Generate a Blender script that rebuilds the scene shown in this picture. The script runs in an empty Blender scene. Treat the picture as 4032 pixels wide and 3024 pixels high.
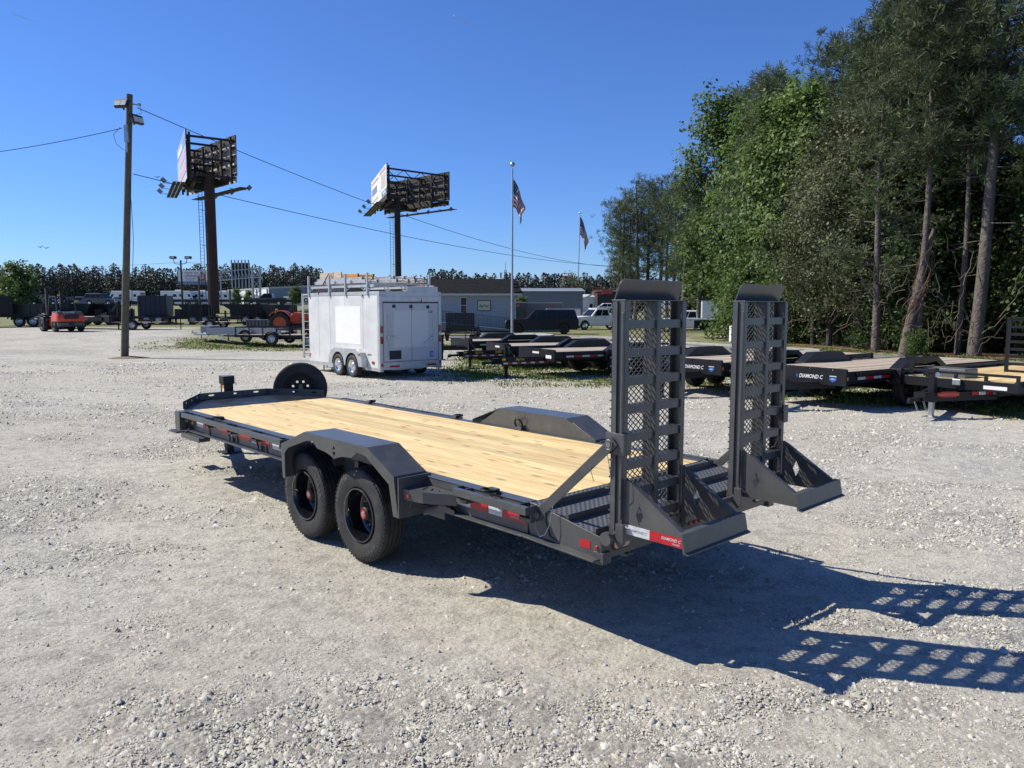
import bpy, math, random
import numpy as np
from mathutils import Vector, Matrix, noise
from mathutils.geometry import tessellate_polygon
random.seed(7)
RNG = np.random.default_rng(7)
S = bpy.context.scene
COL = S.collection
R = math.radians
PI = math.pi

# ------------------------------------------------------------------ camera
cam = bpy.data.objects.new('camera', bpy.data.cameras.new('camera'))
COL.objects.link(cam)
cam.location = (0, 0, 2.17)
cam.rotation_euler = (PI / 2 - 0.1011, 0, 0)
cam.data.sensor_width = 36
cam.data.lens = 26.81
cam.data.clip_end = 30000
cam.data.clip_start = 0.05
S.camera = cam

# ------------------------------------------------------------------ sky and sun
SUN_EL, SUN_AZ = R(43.5), R(-77)          # azimuth clockwise from +Y
SD = Vector((math.sin(SUN_AZ) * math.cos(SUN_EL), math.cos(SUN_AZ) * math.cos(SUN_EL), math.sin(SUN_EL)))
w = bpy.data.worlds.new('World')
S.world = w
w.use_nodes = True
nt = w.node_tree
bg = nt.nodes['Background']
sky = nt.nodes.new('ShaderNodeTexSky')
sky.sky_type = 'NISHITA'
sky.sun_disc = False
sky.sun_elevation = SUN_EL
sky.sun_rotation = SUN_AZ
sky.air_density = 1.0
sky.dust_density = 0.0
sky.ozone_density = 10.0
tint = nt.nodes.new('ShaderNodeMixRGB'); tint.blend_type = 'MULTIPLY'; tint.inputs[0].default_value = 1
tint.inputs[2].default_value = (.87, 1.0, 1.3, 1)      # white balance of the photograph
nt.links.new(sky.outputs[0], tint.inputs[1]); nt.links.new(tint.outputs[0], bg.inputs[0])
bg.inputs[1].default_value = 0.083
sl = bpy.data.lights.new('sun', 'SUN')
sl.energy = 5.0
sl.angle = R(0.5)
sl.color = (1.0, 0.94, 0.82)
so = bpy.data.objects.new('sun', sl)
COL.objects.link(so)
so.rotation_euler = SD.to_track_quat('Z', 'Y').to_euler()
S.view_settings.view_transform = 'Standard'
S.view_settings.look = 'None'
S.view_settings.exposure = 0.42
S.view_settings.gamma = 1.0
S.view_settings.use_curve_mapping = False
try:
    S.cycles.max_bounces = 8; S.cycles.diffuse_bounces = 2
    S.cycles.transparent_max_bounces = 16
except Exception:
    pass

# ------------------------------------------------------------------ materials
def mat(name, col, rough=0.6, metal=0.0, var=0.0, vscale=3.0, bump=0.0, bscale=60.0, spec=0.5, emit=None, trans=0.0, coat=0.0, objrand=0.0, dirt=None, bdist=0.01):
    m = bpy.data.materials.new(name)
    m.use_nodes = True
    n, l = m.node_tree.nodes, m.node_tree.links
    b = n['Principled BSDF']
    c4 = (*col, 1)
    b.inputs['Base Color'].default_value = c4
    b.inputs['Roughness'].default_value = rough
    b.inputs['Metallic'].default_value = metal
    b.inputs['Specular IOR Level'].default_value = spec
    if coat: b.inputs['Coat Weight'].default_value = coat; b.inputs['Coat Roughness'].default_value = 0.1
    src = None
    tc = n.new('ShaderNodeTexCoord')
    if var or objrand or dirt:
        rgb = n.new('ShaderNodeRGB'); rgb.outputs[0].default_value = c4
        src = rgb.outputs[0]
        def hsv(fac, amount, src):
            mp = n.new('ShaderNodeMapRange'); l.new(fac, mp.inputs[0])
            mp.inputs['To Min'].default_value = 1 - amount; mp.inputs['To Max'].default_value = 1 + amount
            h = n.new('ShaderNodeHueSaturation'); l.new(src, h.inputs['Color']); l.new(mp.outputs[0], h.inputs['Value'])
            return h.outputs[0]
        if var:
            t = n.new('ShaderNodeTexNoise'); t.inputs['Scale'].default_value = vscale; t.inputs['Detail'].default_value = 6
            l.new(tc.outputs['Object'], t.inputs['Vector'])
            st = n.new('ShaderNodeMapRange'); st.inputs['From Min'].default_value = .3; st.inputs['From Max'].default_value = .7
            l.new(t.outputs['Fac'], st.inputs[0])
            src = hsv(st.outputs[0], var, src)
            rr = n.new('ShaderNodeMapRange'); l.new(t.outputs['Fac'], rr.inputs[0])
            rr.inputs['To Min'].default_value = max(0, rough - .08); rr.inputs['To Max'].default_value = min(1, rough + .08)
            l.new(rr.outputs[0], b.inputs['Roughness'])
        if objrand:
            oi = n.new('ShaderNodeObjectInfo')
            src = hsv(oi.outputs['Random'], objrand, src)
        if dirt:
            t = n.new('ShaderNodeTexNoise'); t.inputs['Scale'].default_value = dirt[2]; t.inputs['Detail'].default_value = 8
            l.new(tc.outputs['Object'], t.inputs['Vector'])
            rp = n.new('ShaderNodeMapRange'); rp.inputs['From Min'].default_value = .48; rp.inputs['From Max'].default_value = .72; rp.inputs['To Max'].default_value = dirt[1]
            l.new(t.outputs['Fac'], rp.inputs[0])
            mx = n.new('ShaderNodeMixRGB'); l.new(rp.outputs[0], mx.inputs[0]); l.new(src, mx.inputs[1]); mx.inputs[2].default_value = (*dirt[0], 1)
            src = mx.outputs[0]
        l.new(src, b.inputs['Base Color'])
    if bump:
        t = n.new('ShaderNodeTexNoise'); t.inputs['Scale'].default_value = bscale; t.inputs['Detail'].default_value = 4
        l.new(tc.outputs['Object'], t.inputs['Vector'])
        bp = n.new('ShaderNodeBump'); bp.inputs['Strength'].default_value = bump; bp.inputs['Distance'].default_value = bdist
        l.new(t.outputs['Fac'], bp.inputs['Height']); l.new(bp.outputs[0], b.inputs['Normal'])
    if emit:
        b.inputs['Emission Color'].default_value = c4; b.inputs['Emission Strength'].default_value = emit
    if trans:
        b.inputs['Transmission Weight'].default_value = trans
    return m

M = {}
M['grey'] = mat('grey_paint', (.066, .068, .068), .30, var=.10, vscale=3, spec=.5, dirt=((.22, .21, .18), .16, 7))
M['greyplate'] = mat('grey_plate', (.105, .11, .115), .36, var=.08, vscale=6, dirt=((.2, .19, .17), .15, 5))
M['black'] = mat('black_paint', (.010, .010, .012), .42, var=.1, spec=.3)
M['matblack'] = mat('flat_black', (.016, .016, .017), .6, var=.15)
M['rubber'] = mat('tyre_rubber', (.018, .018, .018), .72, var=.25, vscale=14, bump=.15, bscale=90, dirt=((.09, .085, .075), .3, 7))
M['letter'] = mat('tyre_lettering', (.10, .10, .10), .6)
M['rimblack'] = mat('gloss_black_rim', (.008, .008, .01), .12, coat=.8)
M['chrome'] = mat('chrome', (.75, .75, .76), .18, 1.0)
M['steel'] = mat('zinc_steel', (.5, .5, .5), .4, 1.0, var=.15, vscale=8)
M['alu'] = mat('aluminium', (.50, .50, .49), .45, .6, var=.12, vscale=5)
M['red'] = mat('red_reflector', (.42, .012, .018), .3, var=.12, vscale=30)
M['redlens'] = mat('red_lens', (.35, .01, .012), .15, coat=.5)
M['pinklens'] = mat('tail_lens', (.55, .30, .27), .18, coat=.6, var=.15, vscale=20)
M['white_t'] = mat('white_reflector', (.52, .53, .54), .3, var=.15, vscale=30)
M['amber'] = mat('amber_lens', (.7, .22, .02), .25, coat=.4)
M['white'] = mat('white_paint', (.78, .775, .75), .35, var=.03, coat=.2)
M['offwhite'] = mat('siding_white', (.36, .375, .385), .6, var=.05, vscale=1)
M['label'] = mat('white_label', (.7, .7, .7), .5)
M['silverpaint'] = mat('weathered_white', (.60, .60, .58), .45, .0, var=.10, vscale=1.6, dirt=((.42, .42, .41), .35, 2.5))
M['orange'] = mat('orange_paint', (.62, .09, .03), .4, var=.06)
M['rust'] = mat('rusty_steel', (.055, .028, .02), .8, var=.35, vscale=1.2, dirt=((.10, .045, .028), .5, .8))
M['darkrust'] = mat('dark_structural_steel', (.028, .022, .019), .75, var=.3, vscale=1.0)
M['glass'] = mat('dark_glass', (.008, .010, .013), .08, spec=.35)
M['navy'] = mat('dark_navy_paint', (.003, .004, .009), .4, spec=.3, coat=.15)
M['bluegrey'] = mat('blue_grey_wall', (.19, .215, .26), .6, var=.04, vscale=.3)
M['concrete'] = mat('concrete', (.33, .32, .30), .85, var=.12, vscale=2, bump=.2, bscale=30)
M['asphalt'] = mat('asphalt', (.16, .158, .155), .9, var=.12, vscale=1.2, bump=.5, bscale=120)
M['yellow'] = mat('yellow_label', (.62, .42, .03), .5)
M['blue'] = mat('blue_plastic', (.03, .12, .42), .4)
M['green'] = mat('green_tag', (.03, .2, .05), .5)
M['tan'] = mat('tan_metal_siding', (.42, .36, .30), .6, var=.1, vscale=1)
M['fibre'] = mat('fibreglass_orange', (.5, .22, .03), .5, var=.1)
M['strap'] = mat('red_strap', (.4, .06, .03), .8)
M['duskblue'] = mat('blue_grey_timber', (.16, .20, .24), .75, var=.1, vscale=3)
M['oldrail'] = mat('galvanised', (.42, .43, .43), .5, .5, var=.1)
M['wire'] = mat('cable_black', (.02, .02, .022), .6)
M['lampglass'] = mat('lamp_glass', (.6, .6, .56), .2)

def wood_mat(name, c1, c2, knot, bright=1.0):
    m = bpy.data.materials.new(name); m.use_nodes = True
    n, l = m.node_tree.nodes, m.node_tree.links
    b = n['Principled BSDF']; b.inputs['Roughness'].default_value = .62
    tc = n.new('ShaderNodeTexCoord'); oi = n.new('ShaderNodeObjectInfo')
    ad = n.new('ShaderNodeVectorMath'); ad.operation = 'ADD'
    mul = n.new('ShaderNodeVectorMath'); mul.operation = 'MULTIPLY'
    cb = n.new('ShaderNodeCombineXYZ')
    for i in range(3): l.new(oi.outputs['Random'], cb.inputs[i])
    mul.inputs[1].default_value = (57, 91, 33); l.new(cb.outputs[0], mul.inputs[0])
    l.new(tc.outputs['Object'], ad.inputs[0]); l.new(mul.outputs[0], ad.inputs[1])
    mp = n.new('ShaderNodeMapping'); mp.inputs['Scale'].default_value = (.6, 11, 6); l.new(ad.outputs[0], mp.inputs[0])
    t = n.new('ShaderNodeTexNoise'); t.inputs['Scale'].default_value = 2.2; t.inputs['Detail'].default_value = 7; t.inputs['Distortion'].default_value = .9; t.inputs['Roughness'].default_value = .62
    l.new(mp.outputs[0], t.inputs['Vector'])
    cr = n.new('ShaderNodeValToRGB'); e = cr.color_ramp.elements
    e[0].position = .33; e[0].color = (*c1, 1); e[1].position = .66; e[1].color = (*c2, 1)
    l.new(t.outputs['Fac'], cr.inputs[0])
    h = n.new('ShaderNodeHueSaturation'); l.new(cr.outputs[0], h.inputs['Color'])
    r2 = n.new('ShaderNodeMapRange'); r2.inputs['To Min'].default_value = .78 * bright; r2.inputs['To Max'].default_value = 1.12 * bright; l.new(oi.outputs['Random'], r2.inputs[0]); l.new(r2.outputs[0], h.inputs['Value'])
    mp2 = n.new('ShaderNodeMapping'); mp2.inputs['Scale'].default_value = (1.6, 6.5, 0.01); l.new(ad.outputs[0], mp2.inputs[0])
    v = n.new('ShaderNodeTexVoronoi'); v.voronoi_dimensions = '2D'; v.inputs['Scale'].default_value = 1.25; l.new(mp2.outputs[0], v.inputs['Vector'])
    k = n.new('ShaderNodeMapRange'); k.inputs['From Min'].default_value = .06; k.inputs['From Max'].default_value = .17; k.inputs['To Min'].default_value = .85; k.inputs['To Max'].default_value = 0; l.new(v.outputs['Distance'], k.inputs[0])
    # keep only a share of the knots
    sc = n.new('ShaderNodeSeparateColor'); l.new(v.outputs['Color'], sc.inputs[0])
    gt = n.new('ShaderNodeMath'); gt.operation = 'GREATER_THAN'; gt.inputs[1].default_value = .56; l.new(sc.outputs[0], gt.inputs[0])
    km = n.new('ShaderNodeMath'); km.operation = 'MULTIPLY'; l.new(k.outputs[0], km.inputs[0]); l.new(gt.outputs[0], km.inputs[1])
    mx = n.new('ShaderNodeMixRGB'); l.new(km.outputs[0], mx.inputs[0]); l.new(h.outputs[0], mx.inputs[1]); mx.inputs[2].default_value = (*knot, 1)
    l.new(mx.outputs[0], b.inputs['Base Color'])
    bp = n.new('ShaderNodeBump'); bp.inputs['Strength'].default_value = .2; bp.inputs['Distance'].default_value = .004; l.new(t.outputs['Fac'], bp.inputs['Height']); l.new(bp.outputs[0], b.inputs['Normal'])
    return m
M['pine'] = wood_mat('fresh_pine_board', (.55, .37, .14), (.80, .63, .33), (.30, .15, .06))
M['oldwood'] = wood_mat('weathered_board', (.36, .29, .21), (.52, .44, .35), (.2, .14, .09))

def plate_mat():            # raised tread pattern as fine relief
    m = M['greyplate'].copy(); m.name = 'tread_plate_paint'
    n, l = m.node_tree.nodes, m.node_tree.links
    b = n['Principled BSDF']
    tc = n.new('ShaderNodeTexCoord')
    mp = n.new('ShaderNodeMapping'); mp.inputs['Rotation'].default_value = (0, 0, R(45)); mp.inputs['Scale'].default_value = (30, 30, 30)
    l.new(tc.outputs['Object'], mp.inputs[0])
    ck = n.new('ShaderNodeTexChecker'); ck.inputs['Scale'].default_value = 1; ck.inputs['Color1'].default_value = (1, 1, 1, 1); ck.inputs['Color2'].default_value = (0, 0, 0, 1)
    v = n.new('ShaderNodeTexVoronoi'); v.inputs['Scale'].default_value = 1.0; v.inputs['Randomness'].default_value = 0.0
    mp2 = n.new('ShaderNodeMapping'); mp2.inputs['Scale'].default_value = (1, 1.0, 0); l.new(mp.outputs[0], mp2.inputs[0]); l.new(mp2.outputs[0], v.inputs['Vector'])
    cr = n.new('ShaderNodeMapRange'); cr.inputs['From Min'].default_value = .1; cr.inputs['From Max'].default_value = .45; cr.inputs['To Min'].default_value = 1; cr.inputs['To Max'].default_value = 0
    l.new(v.outputs['Distance'], cr.inputs[0])
    bp = n.new('ShaderNodeBump'); bp.inputs['Strength'].default_value = .9; bp.inputs['Distance'].default_value = .006; l.new(cr.outputs[0], bp.inputs['Height']); l.new(bp.outputs[0], b.inputs['Normal'])
    return m
M['tread'] = plate_mat()
M['darkplate'] = M['tread'].copy(); M['darkplate'].name = 'black_tread_plate'; M['darkplate'].node_tree.nodes['RGB'].outputs[0].default_value = (.012, .013, .015, 1); M['darkplate'].node_tree.nodes['Principled BSDF'].inputs['Specular IOR Level'].default_value = .25

# ------------------------------------------------------------------ mesh helpers
class MB:
    def __init__(s): s.v = []; s.f = []; s.mi = []
    def add(s, vs, fs, mi=0):
        o = len(s.v); s.v.extend([tuple(p) for p in vs]); s.f.extend([[i + o for i in f] for f in fs]); s.mi.extend([mi] * len(fs)); return s
    def bx(s, x0, x1, y0, y1, z0, z1, mi=0):
        return s.add([(x0, y0, z0), (x1, y0, z0), (x1, y1, z0), (x0, y1, z0), (x0, y0, z1), (x1, y0, z1), (x1, y1, z1), (x0, y1, z1)],
                     [[0, 3, 2, 1], [4, 5, 6, 7], [0, 1, 5, 4], [1, 2, 6, 5], [2, 3, 7, 6], [3, 0, 4, 7]], mi)
    def bar(s, a, b, wx, wz, up=(0, 0, 1), mi=0):
        a, b = Vector(a), Vector(b); d = (b - a).normalized(); u = Vector(up)
        if abs(d.dot(u)) > .98: u = Vector((1, 0, 0))
        r = d.cross(u).normalized(); u = r.cross(d).normalized()
        vs = [p + r * (sx * wx / 2) + u * (sz * wz / 2) for p in (a, b) for sx, sz in ((-1, -1), (1, -1), (1, 1), (-1, 1))]
        return s.add(vs, [[3, 2, 1, 0], [4, 5, 6, 7], [0, 1, 5, 4], [1, 2, 6, 5], [2, 3, 7, 6], [3, 0, 4, 7]], mi)
    def tube(s, pts, r, n=8, mi=0, cap=True, closed=False):
        pts = [Vector(p) for p in pts]; k = len(pts); vs = []; fs = []
        rs = r if isinstance(r, (list, tuple)) else [r] * k
        pu = None
        for i, p in enumerate(pts):
            if closed: d = pts[(i + 1) % k] - pts[i - 1]
            else: d = pts[min(i + 1, k - 1)] - pts[max(i - 1, 0)]
            d.normalize()
            if pu is None: pu = Vector((0, 0, 1)) if abs(d.z) < .9 else Vector((1, 0, 0))
            a = d.cross(pu).normalized(); b = a.cross(d).normalized(); pu = b
            for j in range(n):
                t = 2 * PI * j / n; vs.append(p + (a * math.cos(t) + b * math.sin(t)) * rs[i])
        for i in range(k if closed else k - 1):
            i2 = (i + 1) % k
            for j in range(n):
                j2 = (j + 1) % n; fs.append([i * n + j, i * n + j2, i2 * n + j2, i2 * n + j])
        if cap and not closed: fs.append(list(range(n))[::-1]); fs.append([(k - 1) * n + j for j in range(n)])
        return s.add(vs, fs, mi)
    def cyl(s, a, b, r, n=12, r2=None, mi=0): return s.tube([a, b], [r, r if r2 is None else r2], n, mi)
    def lathe(s, prof, o=(0, 0, 0), ax=(0, 1, 0), n=32, mi=0, closed=False):   # prof: (radius, height along axis)
        ax = Vector(ax).normalized(); o = Vector(o)
        e = Vector((0, 0, 1)) if abs(ax.z) < .9 else Vector((1, 0, 0)); a = ax.cross(e).normalized(); b = a.cross(ax)
        vs = []; fs = []; k = len(prof)
        for j in range(n):
            t = 2 * PI * j / n; d = a * math.cos(t) + b * math.sin(t)
            for r, h in prof: vs.append(o + ax * h + d * r)
        for j in range(n):
            j2 = (j + 1) % n
            for i in range(k if closed else k - 1):
                i2 = (i + 1) % k; fs.append([j * k + i, j * k + i2, j2 * k + i2, j2 * k + i])
        return s.add(vs, fs, mi)
    def ext(s, poly, o, ex, ey, ez, t, holes=(), mi=0):
        o, ex, ey, ez = Vector(o), Vector(ex), Vector(ey), Vector(ez)
        loops = [list(poly)] + [list(h) for h in holes]
        flat = [p for L in loops for p in L]; n = len(flat)
        tri = tessellate_polygon([[Vector((p[0], p[1], 0)) for p in L] for L in loops])
        vs = [o + ex * p[0] + ey * p[1] for p in flat] + [o + ex * p[0] + ey * p[1] + ez * t for p in flat]
        fs = [list(q)[::-1] for q in tri] + [[i + n for i in q] for q in tri]
        k = 0
        for L in loops:
            m_ = len(L)
            for i in range(m_):
                a, b = k + i, k + (i + 1) % m_; fs.append([a, b, b + n, a + n])
            k += m_
        return s.add(vs, fs, mi)
    def quad(s, a, b, c, d, mi=0): return s.add([a, b, c, d], [[0, 1, 2, 3]], mi)
    def mesh(s, name):
        me = bpy.data.meshes.new(name); me.from_pydata(s.v, [], s.f); me.polygons.foreach_set('material_index', s.mi); me.update(); return me

def link(name, data, parent=None, loc=None, rot=None):
    o = bpy.data.objects.new(name, data); COL.objects.link(o)
    if parent is not None: o.parent = parent
    if loc is not None: o.location = loc
    if rot is not None: o.rotation_euler = rot
    return o
def part(name, mb, mats, parent=None, bevel=0, smooth=False, label=None, loc=None, rot=None, fix=True):
    me = mb if isinstance(mb, bpy.types.Mesh) else mb.mesh(name)
    if not isinstance(mats, (list, tuple)): mats = [mats]
    if not me.materials:
        for m in mats: me.materials.append(M[m] if isinstance(m, str) else m)
    if fix and not isinstance(mb, bpy.types.Mesh):
        import bmesh
        bm = bmesh.new(); bm.from_mesh(me); bmesh.ops.recalc_face_normals(bm, faces=bm.faces); bm.to_mesh(me); bm.free()
    if smooth:
        me.polygons.foreach_set('use_smooth', [True] * len(me.polygons))
        try: me.set_sharp_from_angle(angle=R(38))
        except Exception: pass
    o = link(name, me, parent, loc, rot)
    if bevel:
        b = o.modifiers.new('bevel', 'BEVEL'); b.width = bevel; b.segments = 2; b.limit_method = 'ANGLE'; b.angle_limit = R(40)
    if label: o['label'] = label
    return o
def tag(o, label, cat, group=None):
    o['label'] = label; o['category'] = cat
    if group: o['group'] = group
    return o
def thing(name, label, cat, loc=(0, 0, 0), rz=0, group=None):
    return tag(link(name, None, None, loc, (0, 0, rz)), label, cat, group)
def empty(name, parent, loc=(0, 0, 0), rot=(0, 0, 0)): return link(name, None, parent, loc, rot)
def copy_tree(o, parent=None, loc=None, rot=None):
    c = o.copy(); COL.objects.link(c)
    if parent is not None: c.parent = parent
    if loc is not None: c.location = loc
    if rot is not None: c.rotation_euler = rot
    for ch in list(o.children): copy_tree(ch, c)
    return c
TXT = {}
def text(name, s, size, m, parent, o, right, up, shear=0.0, ext=.001, align='LEFT', width=1.0, label=None):
    key = (s, size, shear, align, m, width)
    if key not in TXT:
        cu = bpy.data.curves.new(name, 'FONT'); cu.body = s; cu.size = size; cu.shear = shear; cu.extrude = ext; cu.align_x = align; cu.offset = size * .012
        cu.resolution_u = 2
        t = bpy.data.objects.new('tmp', cu); COL.objects.link(t)
        dg = bpy.context.evaluated_depsgraph_get(); me = bpy.data.meshes.new_from_object(t.evaluated_get(dg)); me.name = name
        bpy.data.objects.remove(t)
        me.materials.clear(); me.materials.append(M[m])
        TXT[key] = me
    ob = link(name, TXT[key], parent)
    r, u = Vector(right).normalized(), Vector(up).normalized(); nn = r.cross(u)
    mt = Matrix((r * width, u, nn)).transposed().to_4x4(); mt.translation = Vector(o)
    ob.matrix_local = mt
    if label: ob['label'] = label
    return ob
def circ(cx, cy, r, n=16, a0=0): return [(cx + r * math.cos(a0 + 2 * PI * i / n), cy + r * math.sin(a0 + 2 * PI * i / n)) for i in range(n)]
def rrect(x0, x1, y0, y1, r, n=4):
    out = []
    for cx, cy, a in ((x1 - r, y1 - r, 0), (x0 + r, y1 - r, 90), (x0 + r, y0 + r, 180), (x1 - r, y0 + r, 270)):
        for i in range(n + 1): t = R(a + 90 * i / n); out.append((cx + r * math.cos(t), cy + r * math.sin(t)))
    return out

# ------------------------------------------------------------------ terrain
def sst(a, b, x): t = np.clip((x - a) / (b - a), 0, 1); return t * t * (3 - 2 * t)
def zt(x, y):
    x = np.asarray(x, float); y = np.asarray(y, float)
    m = sst(-12, -20, x)
    return m * (.55 * sst(32, 50, y) + 1.75 * sst(72, 108, y)) + (1 - m) * .9 * sst(90, 140, y)
def gz(x, y): return float(zt(x, y))
def at(px, Y, z=None):       # world x of a sight line at depth Y, on the terrain
    x = (px - 1106) / 1647.0 * Y
    return (x, Y, gz(x, Y) if z is None else z)
def at(px, Y, z=None):
    z0 = 0 if z is None else z
    x = (px - 1106) / 1647.0 * (Y * .9949 + (2.17 - z0) * .1009)
    return (x, Y, gz(x, Y) if z is None else z)

def sky_pt(px, py, Y):       # point on a sight line at depth Y
    F = Y * math.cos(.1011); 
    u = (829.5 - py) / 1647.0; den = math.cos(.1011) + 0
    # solve z for this depth
    dz = Y * (u * math.cos(.1011) - math.sin(.1011)) / (math.cos(.1011) + u * math.sin(.1011))
    F = Y * math.cos(.1011) - dz * math.sin(.1011)
    return ((px - 1106) / 1647.0 * F, Y, 2.17 + dz)
# ------------------------------------------------------------------ ground: one sheet to the horizon
def seg_dist(x, y, pts):
    d = np.full(np.shape(x), 1e9)
    for (ax, ay), (bx_, by_) in zip(pts[:-1], pts[1:]):
        vx, vy = bx_ - ax, by_ - ay; L = vx * vx + vy * vy
        t = np.clip(((x - ax) * vx + (y - ay) * vy) / L, 0, 1)
        d = np.minimum(d, np.hypot(x - ax - t * vx, y - ay - t * vy))
    return d
ROAD = [(40, 8), (25.5, 21.5), (18.3, 28.0), (14.2, 33.7), (9.3, 41), (3.7, 53), (-6, 56.5), (-14, 57)]
def vnoise(x, y, seed=0):
    xi = np.floor(x).astype(int); yi = np.floor(y).astype(int); fx = x - xi; fy = y - yi
    fx = fx * fx * (3 - 2 * fx); fy = fy * fy * (3 - 2 * fy)
    def h(i, j):
        k = (i * 374761393 + j * 668265263 + seed * 974711) & 0xffffffff
        k = ((k ^ (k >> 13)) * 1274126177) & 0xffffffff
        return ((k ^ (k >> 16)) & 0xffff) / 65535.0
    return (h(xi, yi) * (1 - fx) + h(xi + 1, yi) * fx) * (1 - fy) + (h(xi, yi + 1) * (1 - fx) + h(xi + 1, yi + 1) * fx) * fy
def grass_zone(x, y):
    """1 where the lot is grassy: under the trailer rows on the right, the verges beyond"""
    x = np.asarray(x, float); y = np.asarray(y, float)
    n = vnoise(x * .45, y * .45, 3) * .6 + vnoise(x * 1.3, y * 1.3, 5) * .4
    a = 21.3 - .62 * x + 1.3 * np.sin(x * .35)                 # the row's front edge (nearer to the right)
    g = sst(-1.2, 1.4, y - a) * sst(-3.2, -1.2, x)
    g = np.maximum(g, sst(36, 40, y) * sst(-20, -17, x) * sst(-2, -5, x - .0))
    g = np.maximum(g, sst(40.5, 42.5, y) * sst(-19, -15, x + (y - 41) * .4))
    g = np.maximum(g, sst(62, 66, y))
    g = np.maximum(g, sst(57, 63, y) * sst(-12, -20, x))
    g = g * np.where(y < 60, sst(.30, .58, n + g * .18), 1)
    return g
def ground_mesh():
    ys = [-9.0]
    while ys[-1] < 1.6: ys.append(ys[-1] + .18)
    while ys[-1] < 6500: ys.append(ys[-1] + max(.024, (ys[-1]) * .0072 if ys[-1] < 40 else ys[-1] * .03))
    ys = np.array(ys); nc = 430
    sx = np.linspace(-1, 1, nc); sx = sx * (.55 + .45 * np.abs(sx) ** 2)
    half = 8 + 1.25 * np.maximum(ys, 0)
    X = sx[None, :] * half[:, None]; Y = np.repeat(ys[:, None], nc, 1)
    Z = zt(X, Y)
    near = sst(40, 14, Y)
    d = (vnoise(X * .5, Y * .5, 1) - .5) * .05 + (vnoise(X * 1.7, Y * 1.7, 2) - .5) * .022
    # worn wheel tracks and scuffs running along the lot
    q = X * .17 + Y * .985
    d += (vnoise(X * .55, q * 5.0, 8) - .5) * .018 * sst(.35, .7, vnoise(X * .3, Y * .3, 9))
    cz = sst(.40, .70, vnoise(X * .8 + 9, Y * .8, 15) * .55 + vnoise(X * .55, q * 2.6, 16) * .45)
    d += ((vnoise(X * 7, Y * 7, 4) - .5) * .016 + (vnoise(X * 16, Y * 16, 6) - .5) * .016) * (.30 + .70 * cz)
    Z = Z + d * near
    rd = seg_dist(X, Y, ROAD)
    Z = np.where(rd < 3.2, np.minimum(Z, zt(X, Y) - .03), Z)
    g = grass_zone(X, Y); far = sst(118, 150, Y)
    dirt = sst(.42, .7, vnoise(X * .22, Y * .22, 12) * .6 + vnoise(X * .9, Y * .9, 13) * .4)
    coarse = sst(.45, .72, vnoise(X * .8 + 9, Y * .8, 15) * .55 + vnoise(X * .55, q * 2.6, 16) * .45)
    nr = len(ys)
    V = np.stack([X, Y, Z], -1).reshape(-1, 3)
    i = np.arange((nr - 1) * nc).reshape(nr - 1, nc)[:, :-1].ravel()
    F = np.stack([i, i + 1, i + nc + 1, i + nc], -1)
    me = bpy.data.meshes.new('ground')
    me.vertices.add(len(V)); me.vertices.foreach_set('co', V.ravel())
    me.loops.add(F.size); me.loops.foreach_set('vertex_index', F.ravel().astype(np.int32))
    me.polygons.add(len(F)); me.polygons.foreach_set('loop_start', np.arange(len(F), dtype=np.int32) * 4)
    me.polygons.foreach_set('use_smooth', np.ones(len(F), bool))
    me.update(calc_edges=True)
    ca = me.color_attributes.new('zone', 'FLOAT_COLOR', 'POINT')
    c = np.stack([g, dirt, coarse, np.ones_like(g)], -1).reshape(-1, 4)
    ca.data.foreach_set('color', c.ravel().astype(np.float32))
    return me
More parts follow.
